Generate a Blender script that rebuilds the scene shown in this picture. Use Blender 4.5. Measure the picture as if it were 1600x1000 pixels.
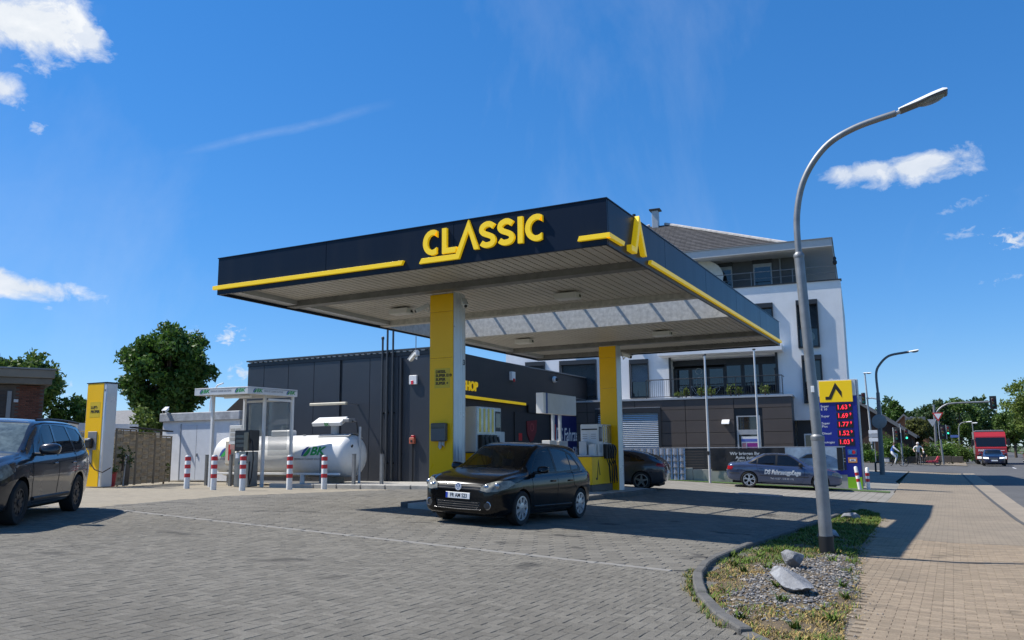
import bpy, bmesh, math, random
from math import sin, cos, pi, radians, sqrt, atan2, hypot
from mathutils import Vector, Matrix
from mathutils.bvhtree import BVHTree
RND = random.Random(11)
scene = bpy.context.scene
COL = scene.collection
for o in list(bpy.data.objects):
    bpy.data.objects.remove(o)

# ---------------------------------------------------------------- camera
YAW, PITCH, ROLL, CAMH = 0.4815, 0.1551, -0.009, 1.4504
def station(v):
    c, s = cos(YAW), sin(YAW)
    return Vector((v[0]*c - v[1]*s, v[0]*s + v[1]*c, v[2]))
_fw = Vector((0, cos(PITCH), sin(PITCH))); _up = Vector((0, -sin(PITCH), cos(PITCH))); _rt = Vector((1, 0, 0))
CRT = station(_rt*cos(ROLL) + _up*sin(ROLL)); CUP = station(-_rt*sin(ROLL) + _up*cos(ROLL)); CFW = station(_fw)
cam = bpy.data.cameras.new('camera'); camo = bpy.data.objects.new('camera', cam); COL.objects.link(camo)
cam.sensor_width = 36.0; cam.lens = 1292.1/1600*36; cam.clip_start = 0.1; cam.clip_end = 3000
camo.matrix_world = Matrix(((CRT.x, CUP.x, -CFW.x, 0), (CRT.y, CUP.y, -CFW.y, 0), (CRT.z, CUP.z, -CFW.z, CAMH), (0, 0, 0, 1)))
scene.camera = camo

# ---------------------------------------------------------------- sun, sky, exposure
SUN_DIR = Vector((0.69, 0.20, -1.0)).normalized()          # the way the light travels
sl = bpy.data.lights.new('sun', 'SUN'); sl.energy = 4.9; sl.angle = radians(0.53); sl.color = (1.0, 0.955, 0.88)
so = bpy.data.objects.new('sun', sl); COL.objects.link(so)
so.rotation_euler = SUN_DIR.to_track_quat('-Z', 'Y').to_euler()
scene.view_settings.view_transform = 'Standard'; scene.view_settings.look = 'None'
scene.view_settings.exposure = 0.44; scene.view_settings.gamma = 1.0; scene.view_settings.use_curve_mapping = False
scene.cycles.max_bounces = 8; scene.cycles.transparent_max_bounces = 12
scene.cycles.use_denoising = True

world = bpy.data.worlds.new('World'); scene.world = world; world.use_nodes = True
def sky_world():
    nt = world.node_tree; N = nt.nodes; L = nt.links; N.clear()
    out = N.new('ShaderNodeOutputWorld'); bg = N.new('ShaderNodeBackground')
    sky = N.new('ShaderNodeTexSky'); sky.sky_type = 'NISHITA'; sky.sun_disc = False
    sky.sun_elevation = radians(54.6); sky.sun_rotation = atan2(-SUN_DIR.x, -SUN_DIR.y)
    sky.altitude = 60; sky.air_density = 1.0; sky.dust_density = 0.0; sky.ozone_density = 3.0
    bg.inputs['Strength'].default_value = 0.095
    tc = N.new('ShaderNodeTexCoord')
    def math_(op, a, b=None, c=None):
        n = N.new('ShaderNodeMath'); n.operation = op
        for i, v in enumerate((a, b, c)):
            if v is None: continue
            if isinstance(v, (int, float)): n.inputs[i].default_value = v
            else: L.new(v, n.inputs[i])
        return n.outputs[0]
    def dot(vec):
        n = N.new('ShaderNodeVectorMath'); n.operation = 'DOT_PRODUCT'
        L.new(tc.outputs['Generated'], n.inputs[0]); n.inputs[1].default_value = vec
        return n.outputs['Value']
    def noise(scale, detail, rough, sx=1.0, dist=0.0):
        mp = N.new('ShaderNodeMapping'); mp.inputs['Scale'].default_value = (1, 1, sx)
        L.new(tc.outputs['Generated'], mp.inputs['Vector'])
        n = N.new('ShaderNodeTexNoise'); n.inputs['Scale'].default_value = scale
        n.inputs['Detail'].default_value = detail; n.inputs['Roughness'].default_value = rough
        n.inputs['Distortion'].default_value = dist
        L.new(mp.outputs[0], n.inputs['Vector']); return n.outputs['Fac']
    fine = noise(26, 9, 0.62, 1.5, 0.35); coarse = noise(9, 4, 0.55, 1.8)
    nz = math_('ADD', math_('MULTIPLY', fine, 0.62), math_('MULTIPLY', coarse, 0.38))
    tiny = noise(85, 6, 0.6, 1.6, 0.4)
    # clouds: (azimuth deg clockwise from +Y, elevation deg, half width deg, half height deg, tilt deg, density)
    clouds = CLOUDS
    total = None
    for az, el, hw, hh, tilt, dens in clouds:
        a, e = radians(az), radians(el)
        F = Vector((sin(a)*cos(e), cos(a)*cos(e), sin(e)))
        Rr = Vector((cos(a), -sin(a), 0)); U = Rr.cross(F)
        t = radians(tilt); R2 = Rr*cos(t) + U*sin(t); U2 = -Rr*sin(t) + U*cos(t)
        d = dot(F)
        u = math_('DIVIDE', dot(R2/math.tan(radians(hw))), d); v = math_('DIVIDE', dot(U2/math.tan(radians(hh))), d)
        r2 = math_('ADD', math_('MULTIPLY', u, u), math_('MULTIPLY', v, v))
        m = math_('SUBTRACT', 1.0, math_('SQRT', r2))
        gt = math_('GREATER_THAN', d, 0.2)
        m = math_('MAXIMUM', m, -1.5)
        m = math_('SUBTRACT', math_('MULTIPLY', m, gt), math_('MULTIPLY', math_('SUBTRACT', 1.0, gt), 2.0))
        val = math_('ADD', math_('MULTIPLY', m, 0.42), math_('SUBTRACT', nz, 0.60)) if hw > 2.6 else math_('ADD', math_('MULTIPLY', m, 0.40), math_('SUBTRACT', math_('MULTIPLY', tiny, 1.3), 0.86))
        val = math_('MULTIPLY', math_('MAXIMUM', val, 0.0), (5.5 if hw > 2.6 else 3.6)*dens)
        val = math_('MINIMUM', val, dens)
        total = val if total is None else math_('MAXIMUM', total, val)
    # faint veil of cirrus everywhere
    veil = math_('MULTIPLY', math_('MAXIMUM', math_('SUBTRACT', noise(3.2, 7, 0.6, 0.5, 0.8), 0.52), 0.0), 0.5)
    total = math_('MAXIMUM', total, math_('MINIMUM', veil, 0.10))
    # the old condensation trail
    e1, e2 = TRAIL
    nrm = e1.cross(e2).normalized(); mid = (e1+e2).normalized(); along = (e2-e1).normalized(); half = (e2-e1).length/2
    dd = dot(nrm); wob = math_('MULTIPLY', math_('SUBTRACT', coarse, 0.5), 0.012)
    w = math_('SUBTRACT', 1.0, math_('DIVIDE', math_('ABSOLUTE', math_('ADD', dd, wob)), 0.0065))
    ends = math_('SUBTRACT', 1.0, math_('POWER', math_('ABSOLUTE', math_('DIVIDE', dot(along), half)), 2.0))
    tr = math_('MULTIPLY', math_('MULTIPLY', math_('MAXIMUM', w, 0.0), math_('MAXIMUM', ends, 0.0)), math_('MULTIPLY', fine, 0.20))
    tr = math_('MULTIPLY', tr, math_('GREATER_THAN', dot(mid), 0.3))
    total = math_('MAXIMUM', total, tr)
    # sky slightly deeper blue than the raw model
    hsv = N.new('ShaderNodeHueSaturation'); hsv.inputs['Saturation'].default_value = 1.24; hsv.inputs['Value'].default_value = 0.98
    tint = N.new('ShaderNodeMix'); tint.data_type = 'RGBA'; tint.blend_type = 'MULTIPLY'; tint.inputs['Factor'].default_value = 1
    L.new(sky.outputs[0], tint.inputs['A']); tint.inputs['B'].default_value = (.130, .185, .284, 1)
    gm_ = N.new('ShaderNodeGamma'); gm_.inputs['Gamma'].default_value = 0.70; L.new(tint.outputs['Result'], gm_.inputs['Color'])
    up_ = N.new('ShaderNodeVectorMath'); up_.operation = 'SCALE'; up_.inputs['Scale'].default_value = 4.75; L.new(gm_.outputs[0], up_.inputs[0])
    L.new(up_.outputs[0], hsv.inputs['Color'])
    shade = N.new('ShaderNodeMix'); shade.data_type = 'RGBA'
    shade.inputs['A'].default_value = (5.6, 6.1, 6.8, 1); shade.inputs['B'].default_value = (8.0, 8.1, 8.2, 1)
    L.new(math_('MULTIPLY_ADD', nz, 2.4, -0.85), shade.inputs['Factor'])
    mix = N.new('ShaderNodeMix'); mix.data_type = 'RGBA'
    L.new(total, mix.inputs['Factor']); L.new(hsv.outputs[0], mix.inputs['A']); L.new(shade.outputs['Result'], mix.inputs['B'])
    L.new(mix.outputs['Result'], bg.inputs['Color']); L.new(bg.outputs[0], out.inputs['Surface'])
CLOUDS = [(-59.53, 24.96, 5.53, 3.1, 5, 1.0),
          (-56.48, 25.08, 3.1, 1.55, -25, 0.9),
          (-61.42, 21.32, 3.1, 1.55, -15, 0.9),
          (-58.51, 9.82, 4.21, 1.33, -6, 0.95),
          (-60.37, 10.4, 2.66, 1.33, 0, 0.9),
          (-58.54, 19.25, 1.15, 0.62, -20, 0.5),
          (-3.61, 17.33, 4.65, 1.06, 3, 0.8),
          (-0.59, 17.13, 5.31, 1.51, 2, 0.9),
          (4.57, 12.0, 1.77, 1.15, 0, 0.9),
          (2.07, 14.55, 1.55, 0.44, 8, 0.3),
          (1.75, 12.77, 1.77, 0.53, 5, 0.32),
          (3.87, 9.77, 1.99, 0.44, 5, 0.35),
          (-46.57, 7.53, 1.68, 0.98, 25, 0.75),
          (-48.95, 7.64, 1.33, 0.62, 0, 0.5),
          (-45.86, 5.03, 1.33, 0.98, 0, 0.7),
          (-56.41, 3.96, 1.33, 1.06, 0, 0.7),
          (0.91, 14.21, 0.98, 0.35, 5, 0.3),
          (-55.39, 9.61, 1.33, 0.44, 0, 0.3),
          (20, 14, 7, 1.8, 0, 0.9),
          (55, 22, 6, 2.2, 4, 0.9),
          (95, 12, 8, 1.6, 0, 0.8),
          (130, 28, 7, 2.4, -5, 0.9),
          (170, 16, 6, 1.5, 3, 0.85),
          (210, 24, 6, 2.2, 0, 0.9),
          (245, 12, 7, 1.4, 0, 0.8),
          (285, 20, 6, 2.4, 6, 0.95),
          (75, 40, 5, 2.5, 10, 0.6),
          (150, 48, 5, 2, 0, 0.6),
          (112, 20, 14, 5, 0, .9), (190, 33, 12, 5, 6, .9), (232, 42, 11, 5, -4, .9), (265, 30, 13, 5, 0, .9), (300, 46, 10, 4, 5, .8), (40, 52, 10, 4, 0, .7), (350, 66, 9, 4, 0, .6), (140, 12, 12, 3, 0, .9)]  # unseen clouds added outside the view to whiten the fill in shadows
TRAIL = (Vector((-0.7328, 0.5998, 0.3214)), Vector((-0.5367, 0.7438, 0.3984)))
sky_world()

# ---------------------------------------------------------------- terrain profile
PY = [(-60, .6), (0, 0), (26, -.52), (34, -.52), (60, -.35), (2000, -.35)]
QX = [(-2000, .65), (-14.5, .65), (-13.5, .625), (0, 0), (2000, 0)]
def _ip(t, tab):
    for (a, va), (b, vb) in zip(tab, tab[1:]):
        if t <= b: return va + (vb-va)*max(0, (t-a))/(b-a)
    return tab[-1][1]
def gz(x, y): return _ip(y, PY) + _ip(x, QX)

# ---------------------------------------------------------------- mesh helpers
class M:
    def __init__(s): s.v = []; s.f = []
    def add(s, vs, fs):
        n = len(s.v); s.v += [tuple(p) for p in vs]; s.f += [tuple(i+n for i in f) for f in fs]; return s
    def box(s, x0, x1, y0, y1, z0, z1):
        return s.add([(x0,y0,z0),(x1,y0,z0),(x1,y1,z0),(x0,y1,z0),(x0,y0,z1),(x1,y0,z1),(x1,y1,z1),(x0,y1,z1)],
                     [(3,2,1,0),(4,5,6,7),(0,1,5,4),(1,2,6,5),(2,3,7,6),(3,0,4,7)])
    def obox(s, c, size, m=None):
        a, b, d = size[0]/2, size[1]/2, size[2]/2; m = m or Matrix(); c = Vector(c)
        vs = [c + m @ Vector((i*a, j*b, k*d)) for k in (-1,1) for (i,j) in ((-1,-1),(1,-1),(1,1),(-1,1))]
        return s.add(vs, [(3,2,1,0),(4,5,6,7),(0,1,5,4),(1,2,6,5),(2,3,7,6),(3,0,4,7)])
    def cbox(s, x0, x1, y0, y1, z0, z1, b=.01):
        # box with chamfered edges
        X=(x0,x1);Y=(y0,y1);Z=(z0,z1); vs=[]; idx={}
        for i in (0,1):
            for j in (0,1):
                for k in (0,1):
                    sx=b if i==0 else -b; sy=b if j==0 else -b; sz=b if k==0 else -b
                    idx[i,j,k]=(len(vs),len(vs)+1,len(vs)+2)
                    vs+=[(X[i],Y[j]+sy,Z[k]+sz),(X[i]+sx,Y[j],Z[k]+sz),(X[i]+sx,Y[j]+sy,Z[k])]
        I=lambda i,j,k,a: idx[i,j,k][a]
        fs=[]
        fs+=[(I(0,0,0,0),I(0,0,1,0),I(0,1,1,0),I(0,1,0,0)),(I(1,0,0,0),I(1,1,0,0),I(1,1,1,0),I(1,0,1,0))]
        fs+=[(I(0,0,0,1),I(1,0,0,1),I(1,0,1,1),I(0,0,1,1)),(I(0,1,0,1),I(0,1,1,1),I(1,1,1,1),I(1,1,0,1))]
        fs+=[(I(0,0,0,2),I(0,1,0,2),I(1,1,0,2),I(1,0,0,2)),(I(0,0,1,2),I(1,0,1,2),I(1,1,1,2),I(0,1,1,2))]
        for k in (0,1):
            for j in (0,1): fs.append((I(0,j,k,1),I(1,j,k,1),I(1,j,k,2),I(0,j,k,2)))
            for i in (0,1): fs.append((I(i,0,k,0),I(i,1,k,0),I(i,1,k,2),I(i,0,k,2)))
        for i in (0,1):
            for j in (0,1): fs.append((I(i,j,0,0),I(i,j,1,0),I(i,j,1,1),I(i,j,0,1)))
        for i in (0,1):
            for j in (0,1):
                for k in (0,1): fs.append(idx[i,j,k])
        return s.add(vs,fs)
    def tube(s, pts, r, n=8, caps=True):
        pts = [Vector(p) for p in pts]; rs = r if isinstance(r, (list, tuple)) else [r]*len(pts)
        vs = []; up = None
        for i, p in enumerate(pts):
            d = (pts[min(i+1, len(pts)-1)] - pts[max(i-1, 0)])
            d = d.normalized() if d.length > 1e-9 else Vector((0,0,1))
            if up is None:
                up = Vector((0,0,1)) if abs(d.z) < .9 else Vector((1,0,0))
            a = (up - d*up.dot(d)).normalized(); up = a; b = d.cross(a)
            vs += [p + (a*cos(2*pi*k/n) + b*sin(2*pi*k/n))*rs[i] for k in range(n)]
        fs = [(i*n+k, i*n+(k+1)%n, (i+1)*n+(k+1)%n, (i+1)*n+k) for i in range(len(pts)-1) for k in range(n)]
        if caps: fs += [tuple(reversed(range(n))), tuple(range((len(pts)-1)*n, len(pts)*n))]
        return s.add(vs, fs)
    def lathe(s, prof, n=24, m=None, caps=True):
        m = m or Matrix(); vs = []
        for (r, z) in prof: vs += [m @ Vector((r*cos(2*pi*k/n), r*sin(2*pi*k/n), z)) for k in range(n)]
        fs = [(i*n+k, i*n+(k+1)%n, (i+1)*n+(k+1)%n, (i+1)*n+k) for i in range(len(prof)-1) for k in range(n)]
        if caps: fs += [tuple(reversed(range(n))), tuple(range((len(prof)-1)*n, len(prof)*n))]
        return s.add(vs, fs)
    def prism(s, poly, d, m=None):
        # poly in local xy, extruded from z=0 to z=d
        m = m or Matrix(); n = len(poly)
        vs = [m @ Vector((x, y, 0)) for x, y in poly] + [m @ Vector((x, y, d)) for x, y in poly]
        fs = [tuple(reversed(range(n))), tuple(range(n, 2*n))] + [(i, (i+1)%n, n+(i+1)%n, n+i) for i in range(n)]
        return s.add(vs, fs)
    def mesh(s, name):
        me = bpy.data.meshes.new(name); me.from_pydata(s.v, [], s.f); me.update(); return me
    def build(s, name, mat, parent=None, smooth=None, fix=True):
        me = s.mesh(name)
        if fix:
            bm = bmesh.new(); bm.from_mesh(me); bmesh.ops.recalc_face_normals(bm, faces=bm.faces); bm.to_mesh(me); bm.free()
        return obj(name, me, mat, parent, smooth)
def obj(name, me, mat, parent=None, smooth=None):
    if mat is not None and not me.materials: me.materials.append(mat)
    if smooth:
        me.shade_smooth(); me.set_sharp_from_angle(angle=radians(smooth))
    o = bpy.data.objects.new(name, me); COL.objects.link(o)
    if parent is not None: o.parent = parent
    return o
def tag(o, label=None, cat=None, group=None, kind=None):
    if label: o['label'] = label
    if cat: o['category'] = cat
    if group: o['group'] = group
    if kind: o['kind'] = kind
    return o
def thing(name, label, cat, loc=(0,0,0), rz=0.0, group=None):
    o = bpy.data.objects.new(name, None); COL.objects.link(o); o.empty_display_size = .2
    o.location = loc; o.rotation_euler = (0, 0, rz); tag(o, label, cat, group); return o
def dup(root, loc, rz, label, group=None, scale=None):
    def cp(o, par):
        c = o.copy(); COL.objects.link(c)
        if par is not None: c.parent = par
        for ch in o.children: cp(ch, c)
        return c
    r = cp(root, None); r.location = loc; r.rotation_euler = (0, 0, rz); r['label'] = label
    if group: r['group'] = group
    if scale: r.scale = (scale,)*3
    return r
def frame(ax, ay, az, o=(0,0,0)):
    ax, ay, az = Vector(ax), Vector(ay), Vector(az)
    return Matrix(((ax.x, ay.x, az.x, o[0]), (ax.y, ay.y, az.y, o[1]), (ax.z, ay.z, az.z, o[2]), (0,0,0,1)))
_tc = {}
def text_mesh(txt, size, depth=.004, bold=0.0, align='CENTER', sx=1.0, shear=0.0):
    key = (txt, size, depth, bold, align, sx, shear)
    if key in _tc: return _tc[key]
    cu = bpy.data.curves.new('text', 'FONT'); cu.body = txt; cu.size = size; cu.extrude = depth/2; cu.offset = bold
    cu.align_x = align; cu.align_y = 'CENTER'; cu.resolution_u = 3; cu.shear = shear
    o = bpy.data.objects.new('text', cu); COL.objects.link(o)
    dg = bpy.context.evaluated_depsgraph_get(); me = bpy.data.meshes.new_from_object(o.evaluated_get(dg))
    bpy.data.objects.remove(o); bpy.data.curves.remove(cu)
    if sx != 1.0:
        for v in me.vertices: v.co.x *= sx
    _tc[key] = me; return me
def text(name, txt, size, m, mat, parent, depth=.004, bold=0.0, align='CENTER', sx=1.0, shear=0.0):
    me = text_mesh(txt, size, depth, bold, align, sx, shear).copy(); me.materials.clear(); me.transform(m)
    return obj(name, me, mat, parent)

# ---------------------------------------------------------------- materials
MATS = {}
def mat(name, col, rough=.6, metal=0.0, var=.12, vscale=4.0, bump=0.0, bscale=40.0, coat=0.0, spec=.5, island=0.0, dirt=None, dscale=.8, emit=0.0, alpha=1.0, stretch=None, trans=0.0, rvar=.08, world=False, stain=None):
    if name in MATS: return MATS[name]
    m = bpy.data.materials.new(name); m.use_nodes = True; nt = m.node_tree; N = nt.nodes; L = nt.links
    b = N['Principled BSDF']; b.inputs['Roughness'].default_value = rough; b.inputs['Metallic'].default_value = metal
    b.inputs['Specular IOR Level'].default_value = spec; b.inputs['Coat Weight'].default_value = coat; b.inputs['Coat Roughness'].default_value = .04
    if trans: b.inputs['Transmission Weight'].default_value = trans
    tc = N.new('ShaderNodeNewGeometry' if world else 'ShaderNodeTexCoord'); vec = tc.outputs['Position' if world else 'Object']
    if stretch:
        mp = N.new('ShaderNodeMapping'); mp.inputs['Scale'].default_value = stretch; L.new(vec, mp.inputs['Vector']); vec = mp.outputs[0]
    def noise(sc, det=5, ro=.6):
        n = N.new('ShaderNodeTexNoise'); n.inputs['Scale'].default_value = sc; n.inputs['Detail'].default_value = det; n.inputs['Roughness'].default_value = ro
        L.new(vec, n.inputs['Vector']); return n.outputs['Fac']
    c = None
    n1 = noise(vscale)
    r = N.new('ShaderNodeValToRGB'); e = r.color_ramp.elements
    e[0].position = .25; e[1].position = .75
    e[0].color = (*[x*(1-var) for x in col], 1); e[1].color = (*[min(1, x*(1+var)) for x in col], 1)
    L.new(n1, r.inputs[0]); c = r.outputs[0]
    if island:
        g = N.new('ShaderNodeNewGeometry'); hs = N.new('ShaderNodeHueSaturation')
        mr = N.new('ShaderNodeMapRange'); mr.inputs['To Min'].default_value = 1-island; mr.inputs['To Max'].default_value = 1+island
        oi = N.new('ShaderNodeObjectInfo'); ad = N.new('ShaderNodeMath'); ad.operation = 'ADD'; fr_ = N.new('ShaderNodeMath'); fr_.operation = 'FRACT'
        L.new(g.outputs['Random Per Island'], ad.inputs[0]); L.new(oi.outputs['Random'], ad.inputs[1]); L.new(ad.outputs[0], fr_.inputs[0]); L.new(fr_.outputs[0], mr.inputs['Value']); L.new(mr.outputs[0], hs.inputs['Value']); L.new(c, hs.inputs['Color']); c = hs.outputs[0]
    if dirt:
        mx = N.new('ShaderNodeMix'); mx.data_type = 'RGBA'; mr = N.new('ShaderNodeMapRange')
        mr.inputs['From Min'].default_value = .5; mr.inputs['From Max'].default_value = .75; mr.inputs['To Max'].default_value = dirt[3]
        L.new(noise(dscale, 7, .65), mr.inputs['Value']); L.new(mr.outputs[0], mx.inputs['Factor'])
        L.new(c, mx.inputs['A']); mx.inputs['B'].default_value = (*dirt[:3], 1); c = mx.outputs['Result']
    if stain:      # isolated oil and water marks
        mx = N.new('ShaderNodeMix'); mx.data_type = 'RGBA'; mr = N.new('ShaderNodeMapRange')
        mr.inputs['From Min'].default_value = stain[2]; mr.inputs['From Max'].default_value = stain[2]+.07; mr.inputs['To Max'].default_value = stain[3]
        L.new(noise(stain[1], 3, .5), mr.inputs['Value']); L.new(mr.outputs[0], mx.inputs['Factor'])
        L.new(c, mx.inputs['A']); mx.inputs['B'].default_value = (*stain[0], 1); c = mx.outputs['Result']
    L.new(c, b.inputs['Base Color'])
    if rvar:
        mr = N.new('ShaderNodeMapRange'); mr.inputs['To Min'].default_value = max(.02, rough-rvar); mr.inputs['To Max'].default_value = min(1, rough+rvar)
        L.new(noise(vscale*1.7, 4), mr.inputs['Value']); L.new(mr.outputs[0], b.inputs['Roughness'])
    if bump:
        bp = N.new('ShaderNodeBump'); bp.inputs['Strength'].default_value = bump; bp.inputs['Distance'].default_value = .02
        L.new(noise(bscale, 6, .65), bp.inputs['Height']); L.new(bp.outputs[0], b.inputs['Normal'])
    if emit:
        b.inputs['Emission Color'].default_value = (*col, 1); b.inputs['Emission Strength'].default_value = emit
    if alpha < 1: b.inputs['Alpha'].default_value = alpha
    MATS[name] = m; return m
def rib_mat(name, col, freq, axis=0, rough=.5, strength=.5):
    # painted sheet with fine pressed ribs (relief only)
    m = mat(name, col, rough, var=.08, vscale=.7, dirt=(col[0]*1.5, col[1]*1.45, col[2]*1.35, .25), dscale=.5)
    nt = m.node_tree; N = nt.nodes; L = nt.links
    w = N.new('ShaderNodeTexWave'); w.wave_type = 'BANDS'; w.bands_direction = 'XYZ'[axis]; w.inputs['Scale'].default_value = freq
    tc = N.new('ShaderNodeTexCoord'); L.new(tc.outputs['Object'], w.inputs['Vector'])
    bp = N.new('ShaderNodeBump'); bp.inputs['Strength'].default_value = strength; bp.inputs['Distance'].default_value = .01
    L.new(w.outputs['Fac'], bp.inputs['Height']); L.new(bp.outputs[0], N['Principled BSDF'].inputs['Normal']); return m
def glass(name, tint=(.02,.025,.03), alpha=.8, rough=.02):
    if name in MATS: return MATS[name]
    m = mat(name, tint, rough, var=.1, vscale=.5, rvar=0.0, spec=.7, alpha=alpha); return m
K = lambda *a, **k: mat(*a, **k)
navy = K('navy_fascia', (.010,.016,.030), .30, var=.12, vscale=.9, spec=.16, dirt=(.03,.033,.04,.35), dscale=1.6, stretch=(1,1,.12))
yellow = K('sign_yellow', (.90,.60,.008), .38, var=.03, vscale=1.5, emit=.22)   # acrylic sign letters, unlit by day; glow added to pass for sunlight
yellow_panel = K('yellow_panel', (.92,.52,.003), .3, var=.03, vscale=.8, spec=.3, dirt=(.6,.36,.015,.3), dscale=.7)
galv = K('galvanised_steel', (.50,.49,.45), .55, .1, var=.28, vscale=9, bump=.05, bscale=14)
galv_dull = K('galvanised_dull', (.20,.205,.205), .6, .35, var=.25, vscale=5)
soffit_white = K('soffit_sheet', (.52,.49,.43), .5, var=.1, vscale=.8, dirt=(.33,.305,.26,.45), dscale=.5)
white_paint = K('white_paint', (.72,.72,.70), .5, var=.06, vscale=2, dirt=(.45,.42,.36,.35), dscale=1.2)
clean_white = K('clean_white', (.78,.78,.77), .4, var=.03)
grey_plastic = K('grey_plastic', (.13,.135,.14), .5, var=.1)
light_grey = K('light_grey_metal', (.45,.46,.47), .42, .25, var=.1, dirt=(.3,.3,.29,.3))
mid_grey = K('mid_grey_metal', (.22,.225,.23), .5, .2, var=.12)
black = K('black_plastic', (.012,.012,.013), .5, var=.15)
rubber = K('rubber', (.014,.014,.014), .8, var=.3, vscale=12)
dark_void = K('dark_interior', (.006,.006,.007), .9, var=.1)
red = K('signal_red', (.55,.02,.02), .45, var=.1)
concrete = K('concrete', (.36,.345,.31), .9, var=.18, vscale=3, bump=.35, bscale=60, dirt=(.17,.16,.14,.6), dscale=1.1)
chrome = K('chrome', (.75,.76,.78), .1, 1.0, var=.03)
# ================================================================ GROUND
def in_view(x, y, z=0.0, mx=.16, my=.16):
    q = Vector((x, y, z)) - Vector((0, 0, CAMH)); d = q.dot(CFW)
    if d < .5: return False
    u = 1292.1*q.dot(CRT)/d/1600; v = 1292.1*q.dot(CUP)/d/1000
    return abs(u) < .5+mx and abs(v) < .5+my
def sheet(name, poly_fn, xs, ys, dz, m, parent=None, skip=None):
    """grid sheet following the terrain; poly_fn(x,y)->bool keeps a cell"""
    b = M(); ix = {}
    for i in range(len(xs)-1):
        for j in range(len(ys)-1):
            cx, cy = (xs[i]+xs[i+1])/2, (ys[j]+ys[j+1])/2
            if poly_fn and not poly_fn(cx, cy): continue
            q = []
            for (a, c) in ((i,j),(i+1,j),(i+1,j+1),(i,j+1)):
                if (a,c) not in ix:
                    ix[a,c] = len(b.v); b.v.append((xs[a], ys[c], gz(xs[a], ys[c])+dz))
                q.append(ix[a,c])
            b.f.append(tuple(q))
    o = obj(name, b.mesh(name), m, parent); return o
def lin(a, b, n): return [a+(b-a)*i/n for i in range(n+1)]
def ply(t, tab): return _ip(t, tab)

joint_tan = K('joint_tan', (.19,.155,.112), .95, var=.3, vscale=9, bump=.3, bscale=90)
asphalt = K('asphalt', (.085,.083,.08), .85, var=.2, vscale=1.2, bump=.4, bscale=160, dirt=(.13,.125,.115,.5), dscale=.25)
joint_sand = K('joint_sand', (.118,.11,.095), .95, var=.3, vscale=9, bump=.3, bscale=90)
paver_grey = K('paver_grey', (.184,.171,.143), .88, var=.34, vscale=70, island=.15, bump=.7, bscale=170, dirt=(.135,.124,.102,.6), dscale=.4, spec=.25, world=True, stain=((.06,.057,.052),.9,.66,.75))
paver_hex = K('paver_hex', (.165,.154,.131), .85, var=.28, vscale=60, island=.12, bump=.5, bscale=140, dirt=(.105,.098,.083,.65), dscale=.45, spec=.25, world=True, stain=((.045,.043,.041),1.1,.64,.8))
paver_tan = K('paver_tan', (.292,.230,.162), .9, var=.32, vscale=70, island=.15, bump=.6, bscale=160, dirt=(.17,.142,.105,.6), dscale=.55, spec=.2, world=True, stain=((.12,.10,.075),1.4,.64,.6))
paver_beige = K('paver_beige', (.27,.235,.175), .92, var=.22, vscale=5, bump=.6, bscale=70, dirt=(.18,.155,.12,.5), dscale=.7)
earth = K('field_earth', (.07,.085,.035), .95, var=.4, vscale=.15)
soil = K('soil', (.115,.085,.05), .95, var=.35, vscale=6, bump=.8, bscale=50, dirt=(.17,.14,.07,.6), dscale=2)

xs = [-1500,-400,-150,-80,-50,-30,-14.5,-13.5,-10,-5,0,5,15,40,100,400,1500]; ys = [-300,-60,-20,0,13,26,34,60,100,200,500,2000]
tag(sheet('ground', None, xs, ys, -.16, earth), kind='structure')

# paving sheets (bedding below the stones, plain surface further off)
def brick_mat(name, base, c1, c2, sx, sy, mortar, off=.5):
    m = base.copy(); m.name = name; nt = m.node_tree; N = nt.nodes; L = nt.links
    br = N.new('ShaderNodeTexBrick'); br.inputs['Scale'].default_value = 1.0; br.inputs['Brick Width'].default_value = sx; br.inputs['Row Height'].default_value = sy
    br.inputs['Mortar Size'].default_value = mortar; br.offset = off; br.inputs['Mortar Smooth'].default_value = .3
    br.inputs['Color1'].default_value = (1,1,1,1); br.inputs['Color2'].default_value = (.86,.86,.86,1); br.inputs['Mortar'].default_value = (.62,.6,.56,1)
    tc = N.new('ShaderNodeTexCoord'); L.new(tc.outputs['Object'], br.inputs['Vector'])
    b = N['Principled BSDF']; src = b.inputs['Base Color'].links[0].from_socket
    mx = N.new('ShaderNodeMix'); mx.data_type = 'RGBA'; mx.blend_type = 'MULTIPLY'; mx.inputs['Factor'].default_value = 1
    L.new(src, mx.inputs['A']); L.new(br.outputs['Color'], mx.inputs['B']); L.new(mx.outputs['Result'], b.inputs['Base Color']); return m
def fore_edge_left(y): return ply(y, [(10.4,-14.3),(11.5,-14.95),(15.7,-16.5),(20.6,-16.2),(22,-15.9)])
def kerb_x(y):     # face of the kerb between forecourt and planting bed
    return ply(y, [(5.2,-.2),(6.2,-.85),(7.02,-1.5),(7.4,-1.86),(8.8,-2.48),(10.1,-2.87),(11.4,-3.08),(13.5,-3.12),(18.6,-2.98),(22.9,-2.86),(26.5,-2.74)])
def bed_right(y):
    return ply(y, [(5.2,-.1),(6.0,-.55),(7.7,-.98),(10,-1.08),(11.5,-1.28),(16,-1.56),(22.5,-1.70),(25.5,-1.95),(26.8,-2.5)])
def road_edge(y): return ply(y, [(-40,3.6),(5,2.6),(20,2.15),(31,1.92),(47,1.6),(60,1.2),(90,1.2),(140,1.6),(300,5)])
def strip_edge(y): return ply(y, [(-40,2.7),(10,1.95),(20,1.6),(26,1.40),(48,.76),(60,.5),(300,.5)])
JOINT = 10.42
hexpave = brick_mat('paver_far', K('paver_far_base', (.135,.131,.122), .88, var=.15, vscale=.8, dirt=(.085,.082,.078,.6), dscale=.4), None, None, .27, .3, .02)
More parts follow.
